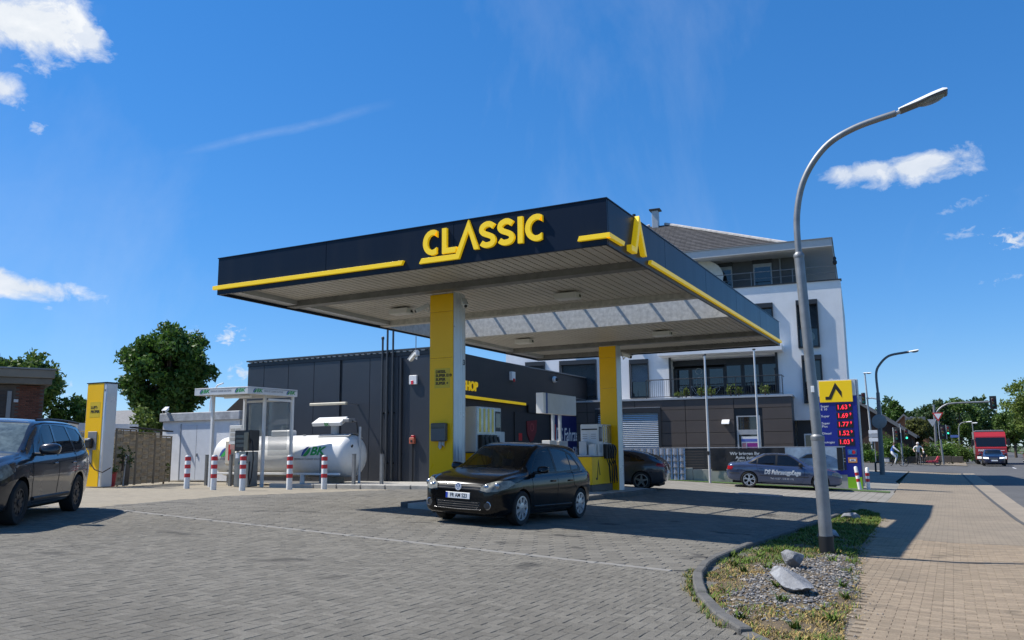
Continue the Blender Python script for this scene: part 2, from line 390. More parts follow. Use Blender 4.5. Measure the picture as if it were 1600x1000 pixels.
lightpave = brick_mat('paver_light', K('paver_light_base', (.24,.225,.195), .9, var=.12, vscale=.7, dirt=(.16,.15,.13,.5), dscale=.5), None, None, .3, .6, .02, 0)
tanfar = brick_mat('paver_tan_far', K('paver_tan_far_base', (.250,.205,.148), .9, var=.15, vscale=1.3, dirt=(.155,.13,.10,.6), dscale=.35), None, None, .2, .1, .008)
fore = tag(sheet('foreground_paving', lambda x, y: x < kerb_x(y)+.1, lin(-40,2,84), lin(-8,JOINT,36), -.014, joint_sand), kind='structure')
court = tag(sheet('forecourt_paving', lambda x, y: x > fore_edge_left(min(y,22)) and x < -2.9, lin(-20,-2.8,43)+[], lin(JOINT,31,41), -.014, joint_sand), kind='structure')
tag(sheet('forecourt_far_paving', lambda x, y: x < -2.0, lin(-18,-2,16), [31,34,37.2], -.006, lightpave), kind='structure')
tag(sheet('shop_apron', lambda x, y: True, lin(-32,-14.4,16)+[-13.5,-12,-10,-8], lin(22,31,9), -.02, paver_beige), kind='structure')
tag(sheet('beige_paving', lambda x, y: x < fore_edge_left(y)+.3, lin(-46,-14,64), lin(JOINT,23,25), -.018, paver_beige), kind='structure')
tag(sheet('yard_ground', None, lin(-60,-20,8), lin(23,60,8), -.03, paver_beige), kind='structure')
side = tag(sheet('pavement', None, [bed_right(0)-3]+[0,.6,1.2,1.8], lin(-8,4,2), -.03, joint_sand), kind='structure')
bpy.data.objects.remove(side)
def band(name, fl, fr, ys, n, dz, m):
    b = M()
    for y in ys:
        for i in range(n+1):
            x = fl(y) + (fr(y)-fl(y))*i/n; b.v.append((x, y, gz(x, y)+dz))
    w = n+1
    for j in range(len(ys)-1):
        for i in range(n): b.f.append((j*w+i, j*w+i+1, (j+1)*w+i+1, (j+1)*w+i))
    return tag(obj(name, b.mesh(name), m), kind='structure')
side = band('pavement', lambda y: bed_right(y)-.1 if y < 26.8 else -2.2, strip_edge, lin(4.6,18,16), 6, -.011, joint_tan)
band('pavement_far', lambda y: (bed_right(y)-.15 if y < 26.8 else ply(y,[(26.8,-2.9),(30,-2.85),(31,-2.05),(36,-2.1),(44,-2.3),(66,-2.6)])), strip_edge, lin(18,62,44), 6, -.003, tanfar)
band('verge_strip', strip_edge, road_edge, lin(-8,62,50), 2, -.006, K('verge_pavers', (.25,.21,.16), .9, var=.2, vscale=2, bump=.4, bscale=80, dirt=(.15,.13,.1,.6), dscale=.5))
band('road', road_edge, lambda y: road_edge(y)+9.5, lin(-40,300,60), 4, -.035, asphalt)
band('side_street', lambda y: -60, road_edge, lin(62,84,6), 6, -.03, asphalt)
band('pavement_beyond', lambda y: -30, road_edge, lin(84,140,8), 4, .02, K('beyond_pavers', (.27,.23,.175), .9, var=.15, vscale=1))
band('corner_pavement', lambda y: -40, lambda y: -2.2 if y<46 else -2.6, lin(37.3,62,8), 6, -.02, K('corner_pavers', (.20,.19,.165), .9, var=.2, vscale=.6))
band('opposite_verge', lambda y: road_edge(y)+9.5, lambda y: road_edge(y)+30, lin(-40,300,30), 3, .03, K('verge_grass', (.06,.10,.025), .95, var=.4, vscale=.7))
# gutter line between pavement and verge strip, painted lines on the road
band('gutter_line', lambda y: strip_edge(y)-.05, lambda y: strip_edge(y)+.06, lin(4,62,40), 1, .002, K('gutter', (.07,.068,.065), .9, var=.3))
for i, y0 in enumerate((76,90,104,118)):
    band('road_marking', lambda y: road_edge(y)+3.1, lambda y: road_edge(y)+3.22, [y0, y0+4], 1, -.030, clean_white)

# ---- stones laid one by one
def stone_mesh(name, poly, gap=.004, h=.03, bev=.006):
    b = M(); n = len(poly)
    cx = sum(p[0] for p in poly)/n; cy = sum(p[1] for p in poly)/n
    def ins(p, d):
        l = hypot(p[0]-cx, p[1]-cy); k = (l-d*1.3)/l; return (cx+(p[0]-cx)*k, cy+(p[1]-cy)*k)
    b.v = [(*ins(p, gap), -h) for p in poly] + [(*ins(p, gap), -bev) for p in poly] + [(*ins(p, gap+bev), 0) for p in poly]
    b.f = [(i, (i+1)%n, n+(i+1)%n, n+i) for i in range(n)] + [(n+i, n+(i+1)%n, 2*n+(i+1)%n, 2*n+i) for i in range(n)] + [tuple(range(2*n, 3*n))]
    return b
def slope_m(x, y, ang, dz):
    e = .05; nx = -(gz(x+e,y)-gz(x-e,y))/(2*e); ny = -(gz(x,y+e)-gz(x,y-e))/(2*e)
    nrm = Vector((nx + RND.gauss(0,.004), ny + RND.gauss(0,.004), 1)).normalized()
    ax = Vector((cos(ang), sin(ang), 0)); ax = (ax - nrm*ax.dot(nrm)).normalized(); ay = nrm.cross(ax)
    return frame(ax, ay, nrm, (x, y, gz(x, y)+dz))
def lay(parent, pieces, base, name, m, stuffname):
    """pieces: list of (x,y,ang); 300 nearest become objects of their own, the rest one mesh"""
    pcs = sorted(pieces, key=lambda p: (0 if in_view(p[0], p[1], gz(p[0],p[1]), .0, .0) else 1, p[0]**2+p[1]**2))
    me = base.mesh(name); me.materials.append(m)
    for (x, y, a) in pcs[:300]:
        o = obj(name, me, None, parent); o.matrix_world = slope_m(x, y, a, RND.uniform(-.0016,.0016))
    b = M()
    for (x, y, a) in pcs[300:]:
        mt = slope_m(x, y, a, RND.uniform(-.0016,.0016)); b.add([mt @ Vector(v) for v in base.v], base.f)
    o = obj(stuffname, b.mesh(stuffname), m, parent); tag(o, kind='stuff')
# small rectangular stones in herringbone bond
U = .1; pcs = []
for i in range(-190, 10):
    for j in range(20, 105):
        k = (i-j) % 4
        if k == 0: x, y, a = (i+1)*U, (j+.5)*U, 0.0
        elif k == 3: x, y, a = (i+.5)*U, (j+1)*U, pi/2
        else: continue
        if y > JOINT-.16 or x > kerb_x(y)+.02 or not in_view(x, y, gz(x,y), .12, .12): continue
        pcs.append((x, y, a))
lay(fore, pcs, stone_mesh('paving_stone', [(-.1,-.05),(.1,-.05),(.1,.05),(-.1,.05)], .0018, .03, .0045), 'paving_stone', paver_grey, 'paving_stones_beyond')
# pale row of kerb slabs along the joint between the two pavings
jb = M().cbox(-.49,.49,-.075,.075,-.06,0,.006); jm = jb.mesh('edging_slab'); jm.materials.append(K('edging', (.21,.20,.18), .9, var=.2, vscale=3, dirt=(.12,.11,.1,.5)))
for i in range(16):
    x = -3.7-i*1.0
    o = obj('edging_slab', jm, None, court); o.matrix_world = slope_m(x, JOINT-.06, 0, .001)
# long hexagonal stones of the forecourt
a_, b_, c_ = .135, .10, .185; pcs = []
for j in range(0, 74):
    for i in range(-70, 2):
        x = -3.2 + i*2*a_ + (a_ if j % 2 else 0); y = JOINT + .2 + j*(b_+c_)
        if x > kerb_x(min(y,26))+.02 or x < fore_edge_left(min(y,22)) or y > 31: continue
        if not in_view(x, y, gz(x,y), .08, .08): continue
        pcs.append((x, y, 0.0))
lay(court, pcs, stone_mesh('forecourt_stone', [(a_,-b_),(a_,b_),(0,c_),(-a_,b_),(-a_,-b_),(0,-c_)], .005, .03, .007), 'forecourt_stone', paver_hex, 'forecourt_stones_beyond')
# tan stones of the pavement, running bond
pcs = []
for j in range(46, 180):
    y = j*.1
    for i in range(-20, 14):
        x = i*.2 + (.1 if j % 2 else 0)
        if x-.1 < bed_right(y)+.02 or x+.1 > strip_edge(y) or not in_view(x, y, gz(x,y), .1, .1): continue
        pcs.append((x, y, 0.0))
lay(side, pcs, stone_mesh('pavement_stone', [(-.1,-.05),(.1,-.05),(.1,.05),(-.1,.05)], .0015, .03, .0035), 'pavement_stone', paver_tan, 'pavement_stones_beyond')

# ---- kerb stones round the planting bed
kerb = bpy.data.objects.new('kerb', None); COL.objects.link(kerb); tag(kerb, kind='structure')
kmat = K('kerb_stone', (.105,.102,.095), .9, var=.25, vscale=5, bump=.5, bscale=50, dirt=(.055,.053,.048,.7), dscale=2.2)
y = 5.4; step = .1; path = []
while y < 26.4: path.append((kerb_x(y), y)); y += step
def arc_pts(path, L0):
    out = [path[0]]; acc = 0; i = 0; L_ = L0(path[0][1])
    for p, q in zip(path, path[1:]):
        acc += hypot(q[0]-p[0], q[1]-p[1])
        if acc >= L_: out.append(q); acc = 0; L_ = L0(q[1])
    return out
kp = arc_pts(path, lambda y: .5 if y < 11.2 else 1.0)
for (p, q) in zip(kp, kp[1:]):
    d = Vector((q[0]-p[0], q[1]-p[1], 0)); L_ = d.length; d.normalize()
    c = ((p[0]+q[0])/2 + .06, (p[1]+q[1])/2); z = gz(*c) + RND.uniform(-.008,.008)
    if c[1] < 7.6: z -= (7.6-c[1])*.045
    ax = d; mt = frame(ax, Vector((-ax.y, ax.x, 0)), Vector((0,0,1)), (c[0], c[1], z)) @ Matrix.Rotation(RND.uniform(-.02,.02), 4, 'X') @ Matrix.Rotation(-(gz(*q)-gz(*p))/L_, 4, 'Y')
    b = M().cbox(-L_/2+.006, L_/2-.006, -.06, .06, -.2, .055, .016); b.v = [tuple(mt @ Vector(v)) for v in b.v]
    b.build('kerb_stone', kmat, kerb)

# ---- planting bed
b = M(); ysb = lin(5.2, 26.6, 90); n = 10
for y in ysb:
    for i in range(n+1):
        t = i/n; xl, xr = kerb_x(y)+.1, bed_right(y)+.06; x = xl+(xr-xl)*t
        z = gz(xl, y)*(1-t) + gz(xr, y)*t - .03*(1-t) + .035*sin(pi*t) + RND.uniform(-.012,.012)
        if i == n: z = gz(x, y) - .008
        b.v.append((x, y, z))
for j in range(len(ysb)-1):
    for i in range(n): b.f.append((j*11+i, j*11+i+1, (j+1)*11+i+1, (j+1)*11+i))
bed = obj('planting_bed', b.mesh('planting_bed'), soil, None, 60); tag(bed, kind='structure')
def bed_z(x, y):
    xl, xr = kerb_x(y)+.1, bed_right(y)+.06; t = min(1, max(0, (x-xl)/max(.01, xr-xl)))
    return gz(xl, y)*(1-t) + gz(xr, y)*t - .03*(1-t) + .035*sin(pi*t)
ICO_V = []; _p = (1+sqrt(5))/2
for s1 in (-1,1):
    for s2 in (-1,1): ICO_V += [(0,s1,s2*_p),(s1,s2*_p,0),(s2*_p,0,s1)]
_bm = bmesh.new(); bmesh.ops.create_icosphere(_bm, subdivisions=1, radius=1); ICO_V = [tuple(v.co) for v in _bm.verts]; ICO_F = [tuple(v.index for v in f.verts) for f in _bm.faces]; _bm.free()
def pebble(b, c, r, fl=.7):
    m = Matrix.Rotation(RND.uniform(0,6.28), 3, 'Z') @ Matrix.Rotation(RND.uniform(0,6.28), 3, 'X')
    s = (RND.uniform(.7,1.4), RND.uniform(.6,1.1), RND.uniform(.4,.9))
    vs = []
    for v in ICO_V:
        k = r*RND.uniform(.82,1.15); p = m @ Vector((v[0]*s[0]*k, v[1]*s[1]*k, v[2]*s[2]*k)); vs.append((c[0]+p.x, c[1]+p.y, c[2]+p.z*fl))
    b.add(vs, ICO_F)
def gravelness(x, y):
    # the patch of grey chippings round the boulders
    v = 1 - ((x+1.72-.02*(y-10.8))/.66)**2 - ((y-10.9)/3.1)**2
    return v + .35*sin(x*5.1+y*2.3)*sin(y*3.1-x*4)
gm = [K('chipping_grey', (.145,.142,.14), .85, var=.25, vscale=30, island=.65), K('chipping_pale', (.32,.28,.23), .85, var=.2, vscale=30, island=.3)]
for mi in (0, 1):
    b = M()
    for _ in range(5200 if mi == 0 else 1300):
        y = RND.uniform(6.6, 14.6); x = RND.uniform(kerb_x(y)+.15, bed_right(y)+.14)
        if gravelness(x, y) < RND.uniform(-.05,.45): continue
        pebble(b, (x, y, bed_z(x, y)+.006), RND.uniform(.010,.026))
    for _ in range(160):   # strays towards the pavement and forecourt
        y = RND.uniform(6.5, 16); x = bed_right(y)+abs(RND.gauss(0,.12)); pebble(b, (x, y, gz(x,y)+.004), RND.uniform(.005,.013))
    tag(b.build('gravel_chippings', gm[mi], None, fix=False), ('loose dark grey stone chippings in the planting bed' if mi == 0 else 'scattered pale tan stone chippings in the planting bed'), 'gravel', kind='stuff')
# grass
gcol = [('grass_green', (.10,.155,.022)), ('grass_dark', (.05,.095,.018)), ('grass_dry', (.33,.235,.085))]
gb = [M(), M(), M()]
def blade(b, x, y, z, h, w):
    a = RND.uniform(0, 2*pi); l = RND.uniform(.6,2.0)*h; dx, dy = cos(a), sin(a); px, py = -dy*w, dx*w
    b.add([(x-px,y-py,z),(x+px,y+py,z),(x+px*.7+dx*l*.35,y+py*.7+dy*l*.35,z+h*.6),(x-px*.7+dx*l*.35,y-py*.7+dy*l*.35,z+h*.6),(x+dx*l,y+dy*l,z+h)], [(0,1,2,3),(3,2,4)])
for _ in range(46000):
    y = 5.4 + 20.9*RND.random()**1.35; x = RND.uniform(kerb_x(y)+.10, bed_right(y)+.05)
    g = gravelness(x, y); cl = sin(x*7.3+y*1.9)+sin(y*4.1-x*3.3)+sin(x*2.2+y*6.7)
    if g > RND.uniform(.0,.45): continue
    if cl < -1.1 and RND.random() < .75: continue
    if y < 11.6: dry = .82 - .12*cl
    else: dry = .22
    k = 2 if RND.random() < dry else (0 if RND.random() < .65 else 1)
    h = RND.uniform(.012,.040)*(1.0 if y < 11.6 else 1.5)*(1.5 if cl > 1.1 else 1)
    if k == 2: h *= .7
    blade(gb[k], x, y, bed_z(x, y)-.004, h, RND.uniform(.003,.0055)*(1+.03*y))
for _ in range(46):      # taller tufts and broad-leaved weeds
    y = RND.uniform(6.4, 25); x = RND.uniform(kerb_x(y)+.14, bed_right(y))
    for _ in range(26): blade(gb[RND.choice((0,0,1))], x+RND.gauss(0,.025), y+RND.gauss(0,.025), bed_z(x,y)-.003, RND.uniform(.04,.11), RND.uniform(.004,.012))
for _ in range(120):     # weed tufts along the kerb foot and pavement edge
    if RND.random() < .6: y = RND.uniform(6.3, 10.5); x = kerb_x(y)-.03-abs(RND.gauss(0,.03)); z = gz(x,y)
    else: y = RND.uniform(7, 24); x = bed_right(y)+.05+abs(RND.gauss(0,.06)); z = gz(x,y)
    for _ in range(9): blade(gb[RND.choice((0,0,1,2,2))], x+RND.gauss(0,.02), y+RND.gauss(0,.02), z-.003, RND.uniform(.02,.06), .004)
glab = ['fresh green grass blades growing in the roadside bed', 'darker green grass growing in the roadside bed', 'dry straw coloured grass in the roadside bed']
for (nm, c), b, lb in zip(gcol, gb, glab):
    tag(b.build(nm, K(nm, c, .7, var=.35, vscale=6, island=.3, spec=.2), None, fix=False), lb, 'grass', kind='stuff')
# boulders
rockm = K('boulder_rock', (.215,.22,.23), .75, var=.45, vscale=7, bump=1.0, bscale=30, dirt=(.07,.072,.08,.85), dscale=3.5, stain=((.36,.37,.38),6.0,.56,.6))
def boulder(label, loc, size, rz, tilt=0, seed=1, pinch=0):
    rr = random.Random(seed); bm = bmesh.new(); bmesh.ops.create_icosphere(bm, subdivisions=4, radius=1)
    planes = [(Vector((rr.gauss(0,1), rr.gauss(0,1), rr.gauss(0,.8))).normalized(), rr.uniform(.48,.88)) for _ in range(20)]
    for v in bm.verts:
        for nrm, d in planes:
            e = v.co.dot(nrm)-d
            if e > 0: v.co -= nrm*e*.94
    for v in bm.verts:
        if pinch: k = 1-pinch*max(0, v.co.x); v.co.y *= k; v.co.z *= k
        v.co += Vector((rr.gauss(0,.010), rr.gauss(0,.010), rr.gauss(0,.010)))
        v.co = Vector((v.co.x*size[0]/2, v.co.y*size[1]/2, v.co.z*size[2]/2))
    me = bpy.data.meshes.new('boulder'); bm.to_mesh(me); bm.free()
    o = obj('boulder', me, rockm, None, 18); o.location = loc; o.rotation_euler = (0, tilt, rz)
    tag(o, label, 'boulder', 'boulders in the planting bed'); return o
boulder('long pale grey wedge-shaped boulder, largest of the four in the bed', (-1.68, 9.72, bed_z(-1.68,9.72)+.10), (1.05,.42,.34), radians(118), -.10, 4, .45)
boulder('squat dark grey boulder standing behind the long wedge-shaped one', (-1.98, 11.75, bed_z(-1.98,11.75)+.10), (.40,.34,.34), .4, 0, 8)
boulder('low grey boulder in the grass just behind the tall street lamp', (-2.15, 16.6, bed_z(-2.15,16.6)+.06), (.95,.5,.26), 1.2, 0, 12)
boulder('flat pale boulder against the kerb at the far end of the bed', (-2.35, 22.6, bed_z(-2.35,22.6)+.05), (.55,.4,.22), .9, 0, 17)
# drain cover and patched slab
d = thing('manhole_cover', 'square grey access cover set in the far forecourt paving', 'manhole cover', (-6.2, 30.7, gz(-6.2,30.7)-.004))
mt = slope_m(-6.2, 30.7, 0, 0); ang = atan2(-.046, 1)
M().cbox(-.75,.75,-.5,.5,-.02,.022,.005).build('cover_frame', galv_dull, d); M().cbox(-.62,.62,-.38,.38,0,.03,.004).build('cover_plate', mid_grey, d)
d.rotation_euler = (0, .046, 0)
# green strip along the wall under the parked sedan
band('grass_strip', lambda y: -13.5, lambda y: -2.3, lin(36.6,37.6,2), 12, .012, K('strip_grass', (.055,.105,.022), .9, var=.35, vscale=4, bump=.6, bscale=60))
# ================================================================ STROKE LETTERS
def smooth_path(pts, k=6):
    P = [Vector((*p, 0)) for p in pts]; out = []
    for i in range(len(P)-1):
        p0, p1, p2, p3 = P[max(i-1,0)], P[i], P[i+1], P[min(i+2,len(P)-1)]
        for j in range(k):
            t = j/k; t2, t3 = t*t, t*t*t
            q = .5*((2*p1) + (p2-p0)*t + (2*p0-5*p1+4*p2-p3)*t2 + (3*p1-p0-3*p2+p3)*t3); out.append((q.x, q.y))
    out.append((P[-1].x, P[-1].y)); return out
def ribbon(path, w, ends=(None, None)):
    n = len(path); Lf = []; Rt = []
    for i in range(n):
        a = Vector(path[max(i-1,0)]); b = Vector(path[i]); c = Vector(path[min(i+1,n-1)])
        d1 = (b-a).normalized() if i > 0 else (c-b).normalized(); d2 = (c-b).normalized() if i < n-1 else d1
        n1 = Vector((-d1.y, d1.x)); n2 = Vector((-d2.y, d2.x)); m = (n1+n2); m = m.normalized() if m.length > 1e-6 else n1
        k = min(2.2, 1/max(.3, m.dot(n1))); 
        e = ends[0] if i == 0 else ends[1] if i == n-1 else None
        if e: m = Vector(e); k = 1/max(.35, abs(m.dot(n1)))
        Lf.append(b+m*k*w/2); Rt.append(b-m*k*w/2)
    return Lf, Rt
def stroke(path, w, depth, m, ends=(None, None), bev=.012):
    """raised letter stroke: back outline at 0, front at depth, slightly chamfered"""
    Lf, Rt = ribbon(path, w, ends); Li, Ri = ribbon(path, w-2*bev, ends); n = len(path); b = M()
    rows = [[(p.x,p.y,0) for p in Lf],[(p.x,p.y,depth-bev) for p in Lf],[(p.x,p.y,depth) for p in Li],[(p.x,p.y,depth) for p in Ri],[(p.x,p.y,depth-bev) for p in Rt],[(p.x,p.y,0) for p in Rt]]
    vs = [m @ Vector(p) for r in rows for p in r]
    fs = [(r*n+i, r*n+i+1, (r+1)*n+i+1, (r+1)*n+i) for r in range(5) for i in range(n-1)]
    fs += [tuple(r*n for r in range(6)), tuple(r*n+n-1 for r in reversed(range(6)))]
    return b.add(vs, fs)
S_PTS = [(.97,.86),(.72,.985),(.42,1.0),(.13,.90),(.05,.73),(.2,.58),(.5,.49),(.84,.37),(.95,.2),(.80,.045),(.48,0),(.22,.03),(.02,.13)]
def c_pts(): return [(.5+.5*cos(radians(a))*1.0, .5+.5*sin(radians(a))) for a in range(52, 309, 12)]

# ================================================================ FUEL CANOPY
CX0, CX1, CY0, CY1, CZ0, CZ1 = -14.40, -5.0, 13.18, 29.85, 4.95, 5.785
SL0, SL1 = 19.45, 22.55
can = thing('fuel_canopy', 'flat dark navy filling station canopy with yellow lettering on two yellow columns', 'canopy', (0,0,0))
T = .05; G_ = .004
for i in range(3):       # front panels
    w = (CX1-CX0)/3; M().cbox(CX0+i*w+G_/2, CX0+(i+1)*w-G_/2, CY0, CY0+T, CZ0, CZ1, .006).build('fascia_panel', navy, can)
    M().cbox(CX0+i*w+G_/2, CX0+(i+1)*w-G_/2, CY1-T, CY1, CZ0, CZ1, .006).build('fascia_panel', navy, can)
for i in range(5):
    w = (CY1-CY0-2*T-.004)/5; y0 = CY0+T+.002+i*w
    M().cbox(CX1-T, CX1, y0+G_/2, y0+w-G_/2, CZ0, CZ1, .006).build('fascia_panel', navy, can)
    M().cbox(CX0, CX0+T, y0+G_/2, y0+w-G_/2, CZ0, CZ1, .006).build('fascia_panel', navy, can)
b = M(); 
for (x0,x1,y0,y1) in ((CX0-.012,CX1+.012,CY0-.012,CY0+.06),(CX0-.012,CX1+.012,CY1-.06,CY1+.012),(CX0-.012,CX0+.06,CY0+.06,CY1-.06),(CX1-.06,CX1+.012,CY0+.06,CY1-.06)):
    b.box(x0,x1,y0,y1,CZ1,CZ1+.02)
b.build('coping', navy, can)
def corr(y0, y1, z, x0=CX0+.40, x1=CX1-.08, pitch=.187):
    b = M(); x = x0; pr_ = []
    while x < x1-.02:
        pr_ += [(x, z), (x+pitch*.80, z), (x+pitch*.84, z+.04), (x+pitch*.96, z+.04)]; x += pitch
    n = len(pr_)
    for y in (y0, y1): b.v += [(px, y, pz) for px, pz in pr_]
    b.f = [(i, i+1, n+i+1, n+i) for i in range(n-1)]
    return b
BE = [(15.36,15.64),(19.2,SL0),(SL1,22.8),(26.9,27.18),(29.5,29.76)]
bays = [(CY0+.06,15.36),(15.64,19.2),(22.8,26.9),(27.18,29.5)]
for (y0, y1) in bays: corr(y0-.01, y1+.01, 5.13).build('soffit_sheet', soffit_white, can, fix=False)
beam_m = K('beam_steel', (.19,.19,.18), .55, .3, var=.25, vscale=4, dirt=(.1,.1,.095,.4), dscale=1.5)
for i, (y0, y1) in enumerate(BE):
    M().box(CX0+.06, CX1-.055, y0, y1, 4.985 if i not in (1,2) else 4.99, 5.28 if i not in (1,2) else 5.70).build('cross_beam', galv if i in (1,2) else beam_m, can)
for x0, x1, nm in ((CX0+.052,CX0+.40,'edge_trim'),(CX1-.10,CX1-.052,'edge_trim')):
    for (y0, y1) in bays: M().box(x0, x1, y0+.004, y1-.004, 5.02, 5.16).build(nm, light_grey, can)
for (y0, y1) in ((CY0+.052, SL0-.003),(SL1+.003, CY1-.052)):
    M().box(CX0+.052, CX1-.052, y0, y1, 5.45, 5.50).build('roof_deck', galv_dull, can)
x = CX0+.9
while x < CX1-.3: M().box(x, x+.05, SL0+.002, SL1-.002, 5.60, 5.67).build('slot_purlin', galv_dull, can); x += 1.02
for x in (CX0+.052, CX1-.11): M().box(x, x+.056, SL0+.002, SL1-.002, 5.0, 5.7).build('edge_trim', galv, can)
# yellow line and letters, front
mF = frame((1,0,0),(0,0,1),(0,-1,0),(0,CY0-.002,0))
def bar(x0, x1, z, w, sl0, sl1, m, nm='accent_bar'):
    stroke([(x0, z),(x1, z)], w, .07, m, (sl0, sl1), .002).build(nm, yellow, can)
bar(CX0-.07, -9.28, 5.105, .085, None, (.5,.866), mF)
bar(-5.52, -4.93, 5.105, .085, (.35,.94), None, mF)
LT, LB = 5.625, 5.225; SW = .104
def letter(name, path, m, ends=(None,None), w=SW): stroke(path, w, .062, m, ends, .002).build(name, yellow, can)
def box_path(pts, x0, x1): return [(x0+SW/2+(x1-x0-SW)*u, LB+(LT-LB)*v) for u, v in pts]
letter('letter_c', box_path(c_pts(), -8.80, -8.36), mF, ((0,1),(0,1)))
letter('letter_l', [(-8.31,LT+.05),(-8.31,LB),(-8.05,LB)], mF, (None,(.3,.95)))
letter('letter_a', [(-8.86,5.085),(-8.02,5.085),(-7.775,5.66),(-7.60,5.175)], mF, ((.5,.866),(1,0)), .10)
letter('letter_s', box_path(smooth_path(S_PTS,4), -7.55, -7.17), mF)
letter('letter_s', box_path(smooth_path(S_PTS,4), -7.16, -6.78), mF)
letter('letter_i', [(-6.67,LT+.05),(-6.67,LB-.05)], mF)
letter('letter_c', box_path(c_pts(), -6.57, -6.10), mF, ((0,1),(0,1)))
# right-hand side
mR = frame((0,1,0),(0,0,1),(1,0,0),(CX1+.002,0,0))
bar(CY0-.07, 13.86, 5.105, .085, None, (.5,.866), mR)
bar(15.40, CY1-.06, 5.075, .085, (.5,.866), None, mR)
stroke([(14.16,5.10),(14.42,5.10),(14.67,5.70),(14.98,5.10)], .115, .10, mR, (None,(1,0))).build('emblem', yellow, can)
# little aerial stub on the right edge
M().tube([(CX1-.03,14.72,CZ1),(CX1-.03,14.72,CZ1+.10)], .035, 8).build('roof_stub', black, can)

# ---- columns
white_side = K('column_aluminium', (.62,.63,.64), .3, .35, var=.06, vscale=.9, dirt=(.4,.4,.39,.3))
def column(x0, x1, y0, y1, txt):
    zb = gz((x0+x1)/2, y0)+.05; zt = 4.985
    cg = M(); r = .08
    pts = [(x0+.02,y0+.02),(x1-r,y0+.02)]
    core = [(x0+.012,y0+.03),(x1-.008,y0+.03)]
    # ribbed rounded side profile
    side_ = []
    n = 14
    for i in range(n+1):
        t = i/n; y = y0+.03+(y1-y0-.06)*t; bow = .06*sin(pi*t); side_.append((x1-.03+bow*.9 - (.012 if i % 3 == 0 else 0), y))
    poly = [(x0+.012,y0+.03)] + side_ + [(x0+.012,y1-.03)]
    c = cg.prism(poly, zt-zb, Matrix.Translation((0,0,zb))).build('column', white_side, can, 30)
    zs = [zb+.01, 3.50, 4.555, zt-.02]
    for a, e in zip(zs, zs[1:]):
        M().cbox(x0, x1-.045, y0, y0+.026, a+.002, e-.002, .004).build('yellow_cladding', yellow_panel, c)
        M().cbox(x0, x1-.045, y1-.026, y1, a+.002, e-.002, .004).build('yellow_cladding', yellow_panel, c)
    M().cbox(x0-.02, x1+.03, y0-.03, y1+.03, zb-.06, zb+.008, .004).build('base_plate', mid_grey, c)
    return c
col1 = column(-10.32, -9.66, 15.70, 16.25, 1)
col2 = column(-10.62, -9.96, 26.85, 27.35, 2)
ink = K('black_print', (.012,.011,.008), .6, var=.1)
mC = frame((1,0,0),(0,0,1),(0,-1,0),(-10.17, 15.698, 3.15))
M().box(-10.185,-9.78,15.696,15.6995,2.82,3.26).build('grade_label', K('label_yellow', (.66,.45,.01), .4, var=.02), col1)
for i, t in enumerate(('DIESEL','SUPER E10','SUPER','SUPER +')):
    text('lettering', t, .088, frame((1,0,0),(0,0,1),(0,-1,0),(-10.155, 15.694, 3.185-i*.087)), ink, col1, .002, .0035, 'LEFT', 1.05)
text('lettering', '3', .17, frame((0,1,0),(0,0,1),(1,0,0),(-9.628, 16.06, 3.40)), ink, col1, .003, .004)

# ---- lamps under the canopy
lamp_white = K('lamp_housing', (.66,.66,.63), .45, var=.05)
def canopy_light(loc, label):
    t = thing('canopy_light', label, 'ceiling light', loc, 0, 'lamps under the canopy')
    M().cbox(-.28,.28,-.17,.17,-.14,0,.012).build('housing', lamp_white, t); M().cbox(-.25,.25,-.14,.14,-.146,-.139,.002).build('diffuser', K('diffuser', (.72,.71,.66), .3, var=.03), t)
    M().box(.281,.285,.02,.12,-.10,-.04).build('vent_slot', black, t)
    M().box(-.2,.2,-.03,.03,0,.035).build('bracket', mid_grey, t); M().cbox(-.05,.05,.20,.27,-.06,.02,.006).build('junction_box', grey_plastic, t)
canopy_light((-7.75,17.7,5.09), 'white box lamp under the canopy between fascia emblem and front column')
canopy_light((-12.4,17.5,5.09), 'white box lamp under the canopy left of the front column')
canopy_light((-12.4,24.6,5.09), 'white box lamp under the rear canopy half nearest the shop')
canopy_light((-7.8,25.2,5.09), 'white box lamp under the rear canopy half above the forecourt exit')

# ---- cameras
def cctv(loc, az, el, label, s=1.0, arm=(0,.18,.05)):
    t = thing('security_camera', label, 'camera', loc, az, 'security cameras'); t.scale = (s,)*3
    R3 = Matrix.Rotation(el, 4, 'X')
    hb = M().cbox(-.05,.05,-.20,.16,-.045,.045,.012); hb.v = [tuple(R3 @ Vector(v)) for v in hb.v]; h_ = hb.build('housing', lamp_white, t)
    sb = M().cbox(-.06,.06,-.24,.17,.047,.056,.003); sb.v = [tuple(R3 @ Vector(v)) for v in sb.v]; sb.build('sun_shield', clean_white, t)
    lb = M().lathe([(.036,0),(.034,.012)], 12, R3 @ frame((1,0,0),(0,0,1),(0,-1,0),(0,-.20,0))); lb.build('lens', black, h_)
    M().tube([(0,.06,-.04),(0,arm[1]*.8,-.10),arm], .016, 6).build('arm', lamp_white, t); M().cbox(arm[0]-.05,arm[0]+.05,arm[1]-.01,arm[1]+.02,arm[2]-.06,arm[2]+.06,.006).build('mount', lamp_white, t)
    return t
cctv((-10.62,15.85,4.72), radians(-35), radians(28), 'white security camera on the left of the front column top')
cctv((-9.45,15.78,4.72), radians(40), radians(30), 'white security camera on the right of the front column top')
cctv((-9.66,27.0,4.62), radians(60), radians(20), 'white security camera beside the rear column top', 1.2)
t = cctv((-17.95,26.2,5.02), radians(-115), radians(28), 'long white security camera hanging from a rod by the shop corner', 1.5)
M().tube([(0,.1,.05),(0,.1,.5)], .012, 6).build('hanging_rod', mid_grey, t)

